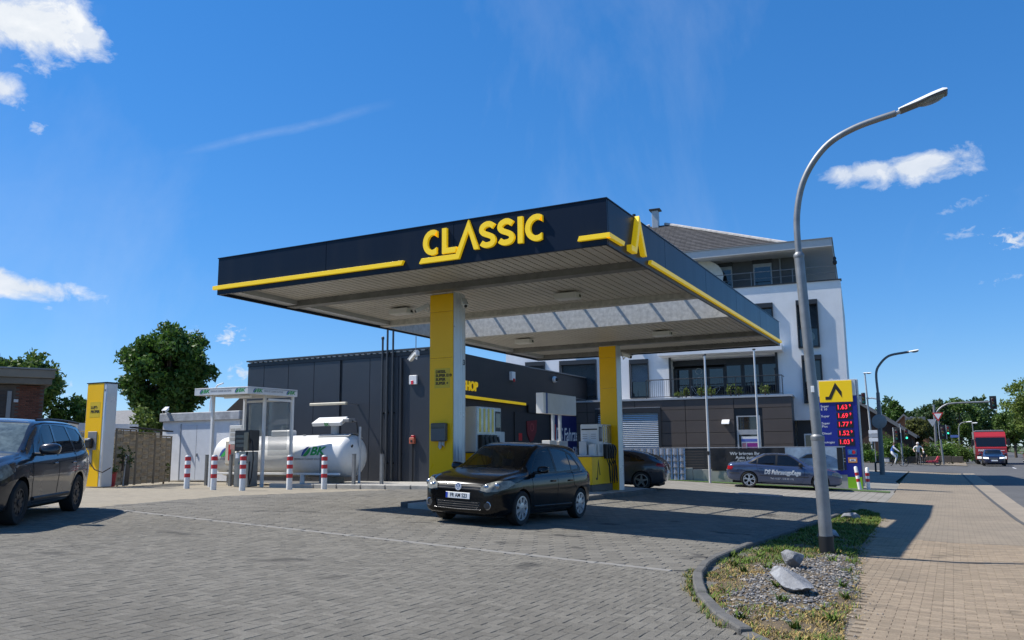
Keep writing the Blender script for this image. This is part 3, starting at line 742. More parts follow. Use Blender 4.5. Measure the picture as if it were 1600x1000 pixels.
# ---- paper towel box on the front column
t = thing('towel_dispenser', 'dark grey towel box with paper hanging out on the front column', 'dispenser', (-10.02,15.698,1.62))
M().cbox(-.19,.19,-.13,0,.02,.42,.02).build('housing', K('towel_box', (.10,.105,.11), .25, var=.1), t); M().cbox(-.17,.17,-.134,-.129,.30,.40,.004).build('window', K('smoked', (.03,.032,.035), .1, var=.05), t)
b = M(); n = 9
for i in range(n):
    for j in range(5):
        b.v.append((-.02+.15*i/(n-1)+RND.gauss(0,.006), -.06+.03*sin(i*1.9)+RND.gauss(0,.004), .03-.19*j/4*(.75+.25*sin(i*.8))))
b.f = [(i*5+j, i*5+j+1, i*5+j+6, i*5+j+5) for i in range(n-1) for j in range(4)]
b.build('paper_towel', K('paper', (.55,.54,.52), .9, var=.1), t, 60, fix=False)

# ---- pump island
isl = bpy.data.objects.new('pump_island', None); COL.objects.link(isl); tag(isl, kind='structure')
y = 15.5
while y < 28.6:
    y1 = min(y+1.0, 28.7); zz = gz(-10.2, (y+y1)/2); sl = .046
    for (xa, xb) in ((-10.95,-10.75),(-9.5,-9.3)):
        b = M().cbox(xa, xb, y+.004, y1-.004, zz-.15, zz+.13, .015); b.v = [(v[0], v[1], v[2]-.046*(v[0]+10.2)) for v in b.v]; b.build('kerb_stone', kmat, isl)
    b = M().box(-10.746, -9.504, y+.003, y1-.003, zz-.1, zz+.115); b.v = [(v[0], v[1], v[2]-.046*(v[0]+10.2)) for v in b.v]; b.build('island_slab', concrete, isl)
    y = y1

# ================================================================ FUEL PUMPS
pump_white = K('pump_white', (.60,.60,.58), .35, var=.05, dirt=(.45,.44,.4,.3))
def pump(loc, label, nearext=.7):
    t = thing('fuel_pump', label, 'fuel pump', loc, 0, 'fuel pumps'); W = .34; t.scale = (1,1,1.13)
    M().cbox(-W+.02, W-.02, -1.0+.03, .86, 0, .20, .01).build('plinth', K('pump_plinth', (.07,.065,.06), .6, var=.2), t)
    c = M().cbox(-W, W, -1.0, .88, .20, .98, .012).build('lower_cabinet', yellow_panel, t)
    for sx in (-1, 1):
        fr = frame((0,sx,0),(0,0,1),(sx,0,0),(sx*(W+.001),0,.59))
        stroke([(-.20,-.23),(-.09,-.23),(.03,.26),(.15,-.13)], .058, .004, fr @ Matrix.Translation((-.48*1 if sx>0 else .40,0,0)), (None,None), .0005).build('emblem', ink, c)
    M().box(-W-.003, W+.003, -1.003, .883, .975, .99).build('ledge', black, t)
    h_ = M().cbox(-W+.02, W-.02, -.33, .86, .99, 1.92, .02).build('head_cabinet', pump_white, t)
    M().cbox(-W+.03, W-.03, -.98, -.34, .99, 1.03, .008).build('tray', light_grey, t)
    # end panel facing the entrance: notices
    for (x0,x1,z0,z1) in ((-.27,-.02,1.42,1.70),(.03,.27,1.42,1.70)):
        M().box(x0,x1,-.334,-.331,z0,z1).build('notice', K('notice_paper', (.58,.6,.62), .6, var=.05), h_)
    for k in range(6):
        M().box(-.24+.3*(k//3), -.07+.3*(k//3), -.3365, -.3345, 1.62-.06*(k%3), 1.635-.06*(k%3)).build('notice_line', mid_grey, h_)
    M().box(-.28,.28,-.335,-.331,1.75,1.79).build('vent_slot', black, h_)
    # payment shelf, bin, hose guide on the tray
    M().cbox(-.26,.0,-.62,-.36,1.03,1.42,.01).build('waste_bin', light_grey, t); M().cbox(.04,.26,-.55,-.37,1.03,1.34,.01).build('towel_holder', pump_white, t)
    for sx in (-1, 1):
        x = sx*(W-.019)
        def pl(nm, y0, y1, z0, z1, m_, d=.006): M().cbox(min(x,x+sx*d), max(x,x+sx*d), y0, y1, z0, z1, .002).build(nm, m_, h_)
        pl('display', -.29, -.03, 1.42, 1.84, black); pl('display_glass', -.27, -.05, 1.50, 1.80, K('lcd', (.10,.11,.10), .1, var=.05), .009)
        for k in range(4): pl('grade_sticker', .06+.2*k, .15+.2*k, 1.40, 1.88, K('mirror_yellow', (.34,.25,.03), .15, .5, var=.3, vscale=8), .008)
        pl('grade_panel', .02, .84, 1.36, 1.90, K('panel_steel', (.30,.31,.31), .22, .8, var=.3, vscale=5), .004)
        pl('keypad', -.27, -.06, 1.10, 1.34, K('keypad', (.4,.41,.42), .4, var=.05))
        for k in range(4): 
            y0 = .06+.2*k
            M().cbox(min(x,x+sx*.11), max(x,x+sx*.11), y0, y0+.15, .92, 1.34, .012).build('nozzle_holster', black, t)
            nz = M().tube([(x+sx*.15,y0+.075,1.30),(x+sx*.20,y0+.075,1.16),(x+sx*.17,y0+.075,1.0)], [.028,.03,.022], 7); nz.build('nozzle', black, t, 50)
            lp = [(x+sx*(.16+.05*sin(q*pi/8)), y0+.075+.05*sin(q*pi/4+k), 1.0-.78*sin(q*pi/8)) for q in range(9)]
            lp = lp[:8]+[(x+sx*.06, y0+.12, .95)]
            M().tube(lp, .017, 6).build('hose', rubber, t, 60)
    return t
pump((-10.52,25.9,gz(-10.3,25.9)+.12), 'yellow and white fuel pump with black hoses before the rear column')
p1 = pump((-9.93,17.45,gz(-9.93,17.4)+.16), 'white fuel pump with mirror-yellow stickers just behind the front column'); p1.rotation_euler = (0,0,pi)
# ---- blank light box sign on two posts
t = thing('blank_sign', 'blank white light box with blue edge band on two grey posts', 'sign', (-12.95,28.3,gz(-12.95,28.3)))
z0 = -t.location.z
M().cbox(-.14,.14,-1.05,1.55,2.72+z0,3.46+z0,.012).build('light_box', K('milky_panel', (.58,.58,.56), .35, var=.06, dirt=(.4,.39,.36,.4)), t)
M().cbox(-.15,.15,-1.42,-1.22,2.72+z0,3.46+z0,.01).build('end_strip', clean_white, t); M().cbox(-.148,.148,-1.218,-1.053,2.722+z0,3.458+z0,.004).build('blue_band', K('sign_blue', (.01,.05,.25), .35, var=.04), t)
for y in (-.32,.30): M().cbox(-.05,.05,y-.06,y+.06,0,2.72+z0,.008).build('post', light_grey, t)
M().cbox(-.16,.16,-.95,-.35,1.28,1.68,.01).build('side_box', pump_white, t); M().cbox(-.17,.17,-.15,.62,1.18,1.66,.01).build('control_box', light_grey, t)
# ================================================================ SHOP BUILDING
SX0, SX1, SY0, SY1, SZ = -27.86, -18.0, 27.5, 47.0, 5.51
wall_grey = rib_mat('shop_wall_panel', (.036,.041,.052), 26, 0, .42, .35)
fascia_grey = K('shop_fascia', (.020,.022,.026), .5, var=.08, vscale=.5)
shop = thing('shop_building', 'low dark grey panel-clad petrol station shop with flat roof', 'building', (0,0,0))
zb = .10
M().box(SX0+.05, SX1-.05, SY0+.06, SY1, zb-.3, SZ-.12).build('wall_core', fascia_grey, shop)
edges = [SX0, -26.88, -25.45, -24.0, -22.58, -21.02, -19.58, SX1]
for a, c in zip(edges, edges[1:]):
    o = M().cbox(a+.008+(.12 if abs(a+22.58)<.01 else 0), c-.008, SY0, SY0+.055, zb+.1, SZ-.28, .008).build('wall_panel', wall_grey, shop)
M().box(SX0-.02, SX1+.02, SY0-.015, SY0+.05, SZ-.275, SZ-.13).build('trim_band', fascia_grey, shop)
M().box(SX0-.05, SX1+.05, SY0-.07, SY0+.10, SZ-.06, SZ).build('coping', K('coping_grey', (.05,.053,.058), .4, var=.1), shop)
x = SX0+.1
while x < SX1-.2:      # light edges of the roof sheet under the coping
    M().box(x, x+.16, SY0-.04, SY0+.02, SZ-.115, SZ-.075).build('roof_sheet_edge', K('sheet_edge', (.50,.49,.47), .5, var=.2, vscale=3), shop); x += .30
M().box(SX0+.03, SX1-.02, SY0-.03, SY0+.05, zb-.05, zb+.095).build('base_flashing', light_grey, shop)
M().box(SX0+.05, SX1+.02, SY0+.1, SY1, SZ-.118, SZ-.062).build('roof', mid_grey, shop)
# side facing the pumps
def front(nm, y0, y1, z0, z1, d0, d1, m_, par=shop): return M().cbox(SX1+d0, SX1+d1, y0, y1, z0, z1, .004).build(nm, m_, par)
b = M()      # fascia, slightly falling towards the back
b.add([(SX1,27.44,3.62),(SX1+.12,27.44,3.62),(SX1+.12,36.0,3.55),(SX1,36.0,3.55),(SX1,27.44,5.50),(SX1+.12,27.44,5.50),(SX1+.12,36.0,5.38),(SX1,36.0,5.38)], [(3,2,1,0),(4,5,6,7),(0,1,5,4),(1,2,6,5),(2,3,7,6),(3,0,4,7)])
b.build('shop_fascia', fascia_grey, shop)
b = M(); b.add([(SX1,36.0,3.20),(SX1+.06,36.0,3.20),(SX1+.06,SY1,3.15),(SX1,SY1,3.15),(SX1,36.0,5.38),(SX1+.06,36.0,5.38),(SX1+.06,SY1,5.20),(SX1,SY1,5.20)], [(3,2,1,0),(4,5,6,7),(0,1,5,4),(1,2,6,5),(2,3,7,6),(3,0,4,7)])
b.build('rear_fascia', fascia_grey, shop)
M().box(SX1+.062, SX1+.075, 38.5, SY1, 4.15, 4.18).build('seam_trim', mid_grey, shop)
b = M(); b.add([(SX1+.122,29.5,3.60),(SX1+.20,29.5,3.60),(SX1+.20,35.45,3.52),(SX1+.122,35.45,3.52),(SX1+.122,29.5,3.72),(SX1+.20,29.5,3.72),(SX1+.20,35.45,3.63),(SX1+.122,35.45,3.63)], [(3,2,1,0),(4,5,6,7),(0,1,5,4),(1,2,6,5),(2,3,7,6),(3,0,4,7)])
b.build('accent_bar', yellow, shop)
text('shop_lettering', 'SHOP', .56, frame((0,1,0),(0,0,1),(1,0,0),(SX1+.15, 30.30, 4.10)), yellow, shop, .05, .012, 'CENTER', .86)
# glazed entrance, recessed
gls = glass('shop_glass', (.012,.013,.015), .85)
front('entrance_reveal', 28.2, 34.6, zb, 3.55, -.30, -.26, dark_void)
for i in range(5):
    y0 = 28.3+i*1.26; f_ = front('window', y0, y0+1.2, .5, 3.35, -.2, -.14, black)
    front('pane', y0+.06, y0+1.14, .56, 3.29, -.139, -.13, gls, f_)
front('yellow_poster', 30.6, 32.1, 3.05, 3.34, -.126, -.12, yellow); front('blue_poster', 32.15, 32.6, 2.75, 3.34, -.126, -.12, K('poster_blue', (.02,.04,.25), .4, var=.1)); front('red_poster', 30.5, 31.6, 2.72, 3.02, -.126, -.12, red)
front('wall_panel', 34.64, 38.4, zb, 3.18, -.05, .01, K('shop_wall_dark', (.022,.023,.026), .5, var=.1))
# shield shaped red sign, small notice
sh = [(-.55,.36),(.55,.44),(.5,-.1),(.15,-.55),(-.2,-.62),(-.5,-.25)]
M().prism(sh, .03, frame((0,1,0),(0,0,1),(1,0,0),(SX1+.02, 36.35, 2.42))).build('shield_sign', K('dark_red', (.16,.008,.012), .4, var=.1), shop)
M().lathe([(.20,0),(.20,.006),(.14,.006),(.14,0)], 18, frame((0,1,0),(0,0,1),(1,0,0),(SX1+.052, 36.35, 2.5)), False).build('shield_ring', K('pale_red', (.35,.06,.06), .4), shop)
front('fire_notice', 35.0, 35.35, 1.85, 2.2, .012, .02, red)
# alarm, dome camera
front('alarm_box', 33.9, 34.25, 4.62, 5.02, .12, .26, clean_white); front('alarm_lamp', 34.0, 34.15, 4.55, 4.70, .262, .30, red)
# banner of the car care workshop
blue_b = K('banner_blue', (.008,.014,.10), .5, var=.06, vscale=1)
bn = thing('wash_banner', 'dark blue car care banner with white lettering on the shop wall', 'banner', (SX1+.02,38.6,.3))
M().box(0,.03,0,6.4,0,2.92).build('sheet', blue_b, bn)
for i, (tx, sz, z, y) in enumerate((('DS Fahrzeugpflege',.95,1.86,3.05),('0157 - 518 23 195',.66,.98,3.05))):
    text('lettering', tx, sz, frame((0,1,0),(0,0,1),(1,0,0),(.034,y,z)), clean_white, bn, .004, .012, 'CENTER', .72 if i == 0 else .8, .15)
M().box(.031,.036,.2,.5,1.5,2.4).build('logo_stripe', red, bn); M().box(.031,.034,1.2,4.6,.28,.36).build('small_print', clean_white, bn)
# ---- things on the side wall
for (x, zt, lab, yy) in ((-20.32,5.95,'shortest of three vent pipes on the shop side wall',.06),(-20.08,6.95,'middle one of three tall vent pipes on the shop side wall',.09),(-19.80,6.95,'tall vent pipe right of two others on the shop side wall',.06)):
    t = thing('vent_pipe', lab, 'pipe', (x, SY0-.09, zb), 0, 'tank vent pipes')
    pm = K('pipe_grey', (.065,.07,.075), .45, .4, var=.25, vscale=3)
    M().tube([(0,0,-.05),(0,0,zt-zb)], .042, 10).build('pipe', pm, t, 50)
    M().lathe([(.05,0),(.062,.02),(.062,.10),(.03,.13)], 10, Matrix.Translation((0,0,zt-zb))).build('cap', pm, t)
    for z in (2.85,.85): M().cbox(-.06,.06,-.01,.10,z-.03,z+.03,.004).build('clamp', black, t)
t = thing('downpipe', 'dark downpipe with shadow gap on the shop side wall', 'pipe', (-19.40, SY0-.06, zb)); M().tube([(0,0,0),(0,0,5.05)], .05, 10).build('pipe', fascia_grey, t, 50)
for z in (1.2,3.0,4.5): M().box(-.06,.06,.0,.06,z,z+.03).build('clamp', black, t)
t = thing('alarm_box', 'white alarm box with red lamp high on the shop side wall', 'alarm', (-18.82, SY0, 4.05))
M().cbox(-.18,.18,-.10,0,0,.36,.012).build('housing', clean_white, t); M().cbox(-.08,.04,-.112,-.101,0,.15,.006).build('lamp', K('lamp_red', (.7,.02,.04), .2, var=.05), t)
t = thing('emergency_stop', 'orange emergency stop box on a black post by the shop wall', 'alarm', (-18.82, SY0-.05, zb))
M().tube([(0,0,0),(0,0,1.6)], .028, 8).build('post', black, t); M().cbox(-.11,.11,-.10,.04,1.6,1.84,.01).build('box', K('orange_box', (.5,.13,.07), .5, var=.1), t)
M().cbox(-.04,.04,-.115,-.101,1.66,1.76,.004).build('button', black, t); M().cbox(-.03,.10,-.09,.03,1.845,1.93,.008).build('lamp', K('lamp_red2', (.6,.03,.04), .3), t)
t = thing('dome_camera', 'small white dome camera on the shop fascia facing the pumps', 'camera', (SX1+.065, 38.9, 5.0))
M().lathe([(.16,0),(.17,.08),(.14,.16)], 16, frame((0,1,0),(0,0,1),(1,0,0))).build('base', clean_white, t, 40); M().lathe([(.11,.16),(.08,.24),(.01,.28)], 14, frame((0,1,0),(0,0,1),(1,0,0))).build('dome', black, t, 60)
# raised concrete edge along the apron
kb = bpy.data.objects.new('apron_kerb', None); COL.objects.link(kb); tag(kb, kind='structure')
x = -21.6
while x < -11.3:
    z = gz(x+.5, 22.6); y = 22.55+.02*(x+21)
    M().cbox(x+.005, x+.995, y, y+.18, z-.1, z+.13, .02).build('kerb_stone', concrete, kb); x += 1.0
tag(sheet('raised_apron', lambda x, y: True, lin(-21.6,-11.2,10), lin(22.72,27.5,5), .10, concrete), kind='structure')

# ================================================================ GAS TANK AND SHELTER
tank_white = K('tank_white', (.68,.68,.66), .38, var=.05, vscale=1.2, dirt=(.45,.43,.36,.45), dscale=.9)
bk_green = K('print_green', (.02,.30,.06), .5, var=.1); bk_blue = K('print_blue', (.03,.07,.28), .5, var=.2)
def leaf_logo(m, par, s=1.0):
    # round leaf mark followed by the two letters
    def bl(p, mm, nm): M().prism([(x*s, y*s) for x, y in p], .004, m).build(nm, mm, par)
    q = [(-.9,-.42),(-.86,-.1),(-.7,.2),(-.42,.4),(-.1,.45),(-.35,.2),(-.6,-.12),(-.78,-.42)]
    bl(q, bk_blue, 'logo_leaf')
    q = [(-.74,-.42),(-.5,-.1),(-.22,.22),(-.02,.42),(.04,.2),(-.02,-.08),(-.2,-.32),(-.45,-.45)]
    bl(q, bk_green, 'logo_leaf')
    text('lettering', 'BK', 1.05*s, m @ Matrix.Translation((.85*s,0,0)), bk_green, par, .004, .035*s, 'CENTER', 1.25, .2)
gt = thing('gas_tank', 'large white horizontal gas tank with green lettering beside the shop', 'tank', (-23.5, 25.3, gz(-23.5,25.3)))
R_, zc, L0, L1 = .80, 1.12, -2.95, 3.35
mX = frame((0,1,0),(0,0,1),(1,0,0),(0,0,zc))
prof = [(.02,L0-.42)] + [(R_*sin(a*pi/16), L0-.42*cos(a*pi/16)) for a in range(1,9)] + [(R_, L1)] + [(R_*cos(a*pi/16), L1+.42*sin(a*pi/16)) for a in range(1,8)] + [(.02,L1+.42)]
M().lathe(prof, 40, mX).build('shell', tank_white, gt, 40)
for x in (L0+.6, L1-.9): M().cbox(x-.12,x+.12,-.6,.6,-.05,.62,.01).build('saddle', concrete, gt)
def on_tank(x, ang): # frame tangent to the tank side at angle above horizontal, facing the road
    a = ang; nrm = Vector((0,-cos(a),sin(a))); return frame((1,0,0),(0,sin(a),cos(a)),nrm,(x,-cos(a)*(R_+.006),zc+sin(a)*(R_+.006)))
leaf_logo(on_tank(2.0,.22), gt, .42); leaf_logo(on_tank(-2.3,.22), gt, .42)
for x in (2.0,-2.3): text('lettering', 'DRIVEN BY CLEANER SOLUTIONS', .10, on_tank(x,-.14), mid_grey, gt, .002, .002)
M().cbox(-.55,.45,-.22,.22,zc+R_-.06,zc+R_+.22,.05).build('manway_cover', tank_white, gt); M().tube([(-.15,0,zc+R_+.2),(-.15,0,zc+R_+.40)], .02, 6).build('vent', galv, gt)
b = M()
for i in range(7):
    a = radians(62+i*11); b.v += [(2.0,-cos(a)*(R_+.03),zc+sin(a)*(R_+.03)),(3.5,-cos(a)*(R_+.03),zc+sin(a)*(R_+.03))]
b.f = [(2*i,2*i+1,2*i+3,2*i+2) for i in range(6)]
b.build('saddle_hood', light_grey, gt, fix=False)
M().tube([(2.55,0,zc+R_),(2.55,0,zc+R_+.45)], .16, 12).build('dome_stand', light_grey, gt, 50)
for x in (1.2,3.2): M().lathe([(.06,0),(.06,.06)], 10, Matrix.Translation((x,-.2,zc+R_-.04))).build('lifting_lug', galv, gt)
M().lathe([(.02,0),(.07,.01),(.07,.03),(.02,.04)], 12, frame((0,1,0),(0,0,1),(1,0,0),(L1+.30,-.35,zc+.35))).build('gauge', black, gt)
M().cbox(-3.1,3.5,-.85,-.79,.42,.50,.006).build('guard_rail', white_paint, gt); M().cbox(-3.0,-2.8,-.84,-.78,0,.42,.006).build('rail_post', white_paint, gt); M().cbox(1.6,1.8,-.84,-.78,0,.42,.006).build('rail_post', white_paint, gt)
t = thing('warning_lamp_board', 'tilted white board lamp with green lettering above the gas tank', 'sign', (-21.0, 25.2, 2.52))
bb = M().cbox(-.78,.62,-.28,.22,0,.14,.01); bb.v = [tuple(Matrix.Rotation(radians(28),4,'X') @ Vector(v)) for v in bb.v]; bb.build('board', white_paint, t)
text('lettering', 'BK', .2, Matrix.Rotation(radians(28),4,'X') @ frame((1,0,0),(0,0,1),(0,-1,0),(-.05,-.283,.07)), bk_green, t, .003, .006)
M().cbox(.63,.95,-.2,.2,.0,.14,.02).build('junction_box', mid_grey, t); M().tube([(.9,0,.05),(1.15,0,0),(1.22,0,-.4)], .03, 6).build('conduit', black, t)
t = thing('feed_pipe', 'thin grey pipe standing at the right end of the gas tank', 'pipe', (-19.75, 25.3, gz(-19.75,25.3))); M().tube([(0,0,0),(0,0,2.2)], .05, 8).build('pipe', light_grey, t, 50)
# wall light above the tank
t = thing('tube_light', 'long pale tube light on an arm above the gas tank', 'wall light', (-22.5, 26.7, 3.30))
M().cbox(-.95,.95,-.07,.07,0,.11,.02).build('tube', K('old_plastic', (.55,.50,.38), .5, var=.1), t); M().box(.85,.92,.07,.8,.03,.07).build('arm', mid_grey, t)
# shelter over the dispenser
shl = thing('dispenser_shelter', 'white open shelter with lettered roof band over the gas dispenser', 'shelter', (0,0,0))
A = Vector((-24.45,21.55,0)); B = Vector((-22.05,21.80,0)); D = Vector((-21.95,24.25,0)); E_ = A + (D-B)
cs = [A, B, D, E_]; zt0, zt1 = 3.50, 3.76
for p, q, both in ((A,B,1),(B,D,1),(D,E_,0),(E_,A,0)):
    d = (q-p); L_ = d.length; d.normalize(); nrm = Vector((d.y,-d.x,0)); mt = frame(d, Vector((0,0,1)), nrm, (p.x,p.y,zt0))
    bnd = M(); bnd.add([mt @ Vector(v) for v in M().cbox(.003,L_-.003,0,zt1-zt0,-.05,0,.004).v], M().cbox(0,1,0,1,0,1).f); bo = bnd.build('roof_band', white_paint, shl)
    if both:
        for u in (.40, L_-.42): leaf_logo(mt @ Matrix.Translation((u,.13,.001)), bo, .17)
        text('lettering', 'DRIVEN BY CLEANER SOLUTIONS', .10, mt @ Matrix.Translation((L_/2,.13,.002)), mid_grey, bo, .002, 0, 'CENTER', .62)
M().prism([(p.x,p.y) for p in cs], .03, Matrix.Translation((0,0,zt1-.06))).build('roof_sheet', light_grey, shl)
for (x, y) in ((-24.3,23.9),(-22.3,22.9),(-22.1,24.15),(-23.9,21.95)):
    M().cbox(x-.05,x+.05,y-.05,y+.05,gz(x,y)-.05,zt0,.006).build('post', white_paint, shl)
M().cbox(-24.28,-22.14,24.0,24.06,zt0-.16,zt0-.08,.004).build('rail', white_paint, shl); M().cbox(-22.14,-22.08,22.9,24.1,zt0-.20,zt0-.12,.004).build('rail', white_paint, shl)
M().tube([(-23.6,22.2,zt0-.06),(-22.4,22.3,zt0-.06)], .05, 8).build('tube_light', clean_white, shl)
gpane = glass('shelter_glass', (.30,.34,.34), .25)
M().box(-24.2,-22.2,24.02,24.03,1.5,3.3).build('rear_pane', gpane, shl); M().box(-22.13,-22.12,22.96,24.08,1.3,3.25).build('side_pane', gpane, shl)
# dispenser for gas
steel = K('stainless', (.30,.29,.27), .32, .7, var=.2, vscale=3)
gd = thing('gas_dispenser', 'stainless gas dispenser with black meter head and hose', 'dispenser', (-22.75, 22.55, gz(-22.75,22.55)))
M().cbox(-.34,.34,-.25,.25,0,1.25,.015).build('cabinet', steel, gd); hd = M().cbox(-.38,.38,-.24,.24,1.28,2.02,.02).build('meter_head', K('meter_black', (.03,.03,.032), .4, var=.15), gd)
for z in (1.42,1.58,1.75): M().cbox(-.30,.10,-.246,-.241,z,z+.10,.002).build('display', K('display_grey', (.09,.1,.1), .2), hd)
M().cbox(.14,.34,-.30,-.245,1.3,1.95,.01).build('side_cover', K('brass_grey', (.22,.20,.15), .4, .4), hd)
M().box(-.28,-.10,-.254,-.251,1.02,1.20).build('notice', clean_white, gd); leaf_logo(frame((1,0,0),(0,0,1),(0,-1,0),(-.02,-.252,.86)), gd, .13)
M().tube([(.36,-.2,1.55),(.42,-.25,1.72),(.58,-.3,1.6),(.66,-.32,1.0),(.58,-.3,.35),(.48,-.28,.10),(.40,-.26,.4),(.38,-.2,.9)], .022, 7).build('hose', rubber, gd, 60)
M().tube([(.30,-.26,1.25),(.30,-.33,1.05),(.30,-.30,.85)], .035, 7).build('nozzle', black, gd)
t = thing('extinguisher_box', 'cream cabinet with a red extinguisher on the shelter post', 'cabinet', (-24.55, 23.6, gz(-24.5,23.6)+.75))
M().cbox(-.22,.22,-.22,.22,0,1.0,.08).build('cabinet', K('cream_plastic', (.62,.56,.45), .45, var=.08), t); M().cbox(.02,.16,-.232,-.221,.2,.8,.01).build('extinguisher', red, t); M().tube([(-.35,0,.1),(-.2,0,.1)], .05, 8).build('bracket', mid_grey, t)
t = thing('notice_board', 'small white notice board with printed rows beside the gas dispenser', 'sign', (-24.0, 23.2, gz(-24,23.2)+1.3))
M().cbox(-.32,.32,-.02,.02,.25,.95,.006).build('board', white_paint, t); M().cbox(-.26,.26,-.025,-.021,.05,.22,.003).build('red_notice', K('faded_red', (.45,.25,.22), .6), t)
for k in range(6): M().box(-.26+.28*(k%2),-.02+.28*(k%2),-.0245,-.021,.38+.17*(k//2),.50+.17*(k//2)).build('print_block', K('print_grey', (.42,.41,.38), .6), t)
M().tube([(0,.03,-1.3),(0,.03,.95)], .025, 6).build('post', galv, t)
# bollards
bw = K('bollard_white', (.72,.72,.70), .45, var=.06, dirt=(.4,.38,.33,.5), dscale=3); br_ = K('bollard_red', (.52,.025,.03), .45, var=.1)
def bollard(loc, label, rx=0, h=1.10, r=.095, group='red and white bollards before the gas tank', rot=0):
    t = thing('bollard', label, 'bollard', loc, 0, group); t.rotation_euler = (rot, rx, 0)
    M().lathe([(r,-.1),(r,h-.04),(r-.03,h),(.01,h+.004)], 18).build('post', bw, t, 40)
    for z in (.36,.66,.92):
        if z+.14 < h: M().lathe([(r+.002,z*h/1.10),(r+.002,z*h/1.10+.13)], 18, None, False).build('red_band', br_, t, 40)
    return t
for (x, y), lb in zip(((-23.14,20.26),(-21.22,19.65),(-19.9,19.6),(-19.33,21.1),(-18.55,21.9)), ('red and white bollard nearest the wooden fence','red and white bollard second from the wooden fence','red and white bollard right in front of the gas dispenser','red and white bollard in front of the shelter post','red and white bollard before the right end of the gas tank')):
    bollard((x, y, gz(x,y)), lb)
for (x, y), lb in zip(((-25.9,23.6),(-24.4,23.4),(-20.9,24.5),(-18.9,23.9),(-18.2,24.6)), ('grey steel post before the white shed','grey steel post under the left end of the gas tank','grey steel post under the tank lettering','grey steel post at the right end of the gas tank','grey steel post nearest the vent pipes')):
    t = thing('steel_post', lb, 'post', (x, y, gz(x,y)), 0, 'grey steel posts round the gas tank'); M().cbox(-.06,.06,-.05,.05,-.1,1.15,.012).build('post', galv_dull, t); M().box(-.065,.065,-.055,.055,1.15,1.17).build('cap', galv_dull, t)
# ================================================================ TREES
bark = K('bark', (.09,.065,.045), .9, var=.3, vscale=8, bump=.8, bscale=25)
def leaf_mat(nm, c):
    m = K(nm, c, .55, var=.3, vscale=.5, island=.35, spec=.35); b = m.node_tree.nodes['Principled BSDF']
    nt = m.node_tree; tr = nt.nodes.new('ShaderNodeBsdfTranslucent'); mx = nt.nodes.new('ShaderNodeMixShader'); mx.inputs[0].default_value = .32
    nt.links.new(b.inputs['Base Color'].links[0].from_socket, tr.inputs['Color']); nt.links.new(b.outputs[0], mx.inputs[1]); nt.links.new(tr.outputs[0], mx.inputs[2]); nt.links.new(mx.outputs[0], nt.nodes['Material Output'].inputs['Surface']); return m
LEAF = {k: leaf_mat('foliage_'+k, c) for k, c in dict(chestnut=(.062,.125,.020), dark=(.045,.085,.022), mid=(.085,.145,.028), light=(.135,.19,.036), conifer=(.03,.06,.03), hedge=(.10,.19,.03), olive=(.11,.125,.035)).items()}
def leaf_quad(b, p, s, rr, nrm=None):
    d = Vector((rr.gauss(0,1), rr.gauss(0,1), rr.gauss(0,1)-.35)).normalized()
    if nrm is not None: d = (d*.75+nrm*.7).normalized()
    a = d.orthogonal().normalized(); a = Matrix.Rotation(rr.uniform(0,6.28), 3, d) @ a; c = d.cross(a)
    w, l = s*rr.uniform(.45,.7), s*rr.uniform(.8,1.3)
    b.add([p-a*w*.5, p+c*l*.35-a*w*.55, p+c*l, p+c*l*.35+a*w*.55], [(0,1,2,3)])
def tree(label, loc, h, crown, leaf='mid', n=9000, s=.3, seed=1, trunk_h=None, cz=None, group=None, clumps=70, name='deciduous_tree', trunk_r=.18):
    rr = random.Random(seed); t = thing(name, label, 'tree', loc, 0, group)
    rx, ry, rz = crown; cz = cz if cz is not None else h-rz; th = trunk_h or cz
    tb = M().tube([(0,0,-.2),(.03,0,th*.5),(0,.04,th),(0.05,0,cz+rz*.3)], [trunk_r*1.25,trunk_r,trunk_r*.8,trunk_r*.3], 9)
    cl = []
    for i in range(clumps):
        while True:
            v = Vector((rr.uniform(-1,1), rr.uniform(-1,1), rr.uniform(-1,1)))
            if .25 < v.length < 1: break
        if i % 3: v = v.normalized()*rr.uniform(.68,.95)
        flat = 1.0 if v.z > -.3 else .75
        c = Vector((v.x*rx*flat, v.y*ry*flat, cz+v.z*rz)); cl.append((c, v, rr.uniform(.18,.34)*min(rx,rz)))
    for c, v, r in cl[::5]: tb.tube([(0,0,th*.75+.2*rr.random()), tuple(Vector((c.x*.5,c.y*.5,(th+c.z)/2))), tuple(c)], [trunk_r*.35,trunk_r*.2,trunk_r*.06], 5)
    tb.build('trunk', bark, t, 50)
    b = M()
    for _ in range(n):
        c, v, r = cl[rr.randrange(len(cl))]
        u = Vector((rr.gauss(0,1), rr.gauss(0,1), rr.gauss(0,1))).normalized(); p = c + Vector((u.x*r, u.y*r, u.z*r*.8))*rr.random()**.4
        leaf_quad(b, p, s, rr, u)
    o = obj('crown', b.mesh('crown'), LEAF[leaf], t); return t
def conifer(label, loc, h, r, seed=1, group=None, leaf='conifer'):
    rr = random.Random(seed); t = thing('conifer_tree', label, 'tree', loc, 0, group)
    M().tube([(0,0,-.2),(0,0,h)], [r*.12,.03], 7).build('trunk', bark, t); b = M()
    for i in range(1500):
        z = h*(.12+.88*rr.random()**.8); rad = r*(1-z/h)**.85*(.65+.35*sin(z*9)); a = rr.uniform(0,6.28); q = rad*rr.random()**.35
        leaf_quad(b, Vector((cos(a)*q, sin(a)*q, z-q*.25)), r*.25, rr)
    obj('crown', b.mesh('crown'), LEAF[leaf], t); return t
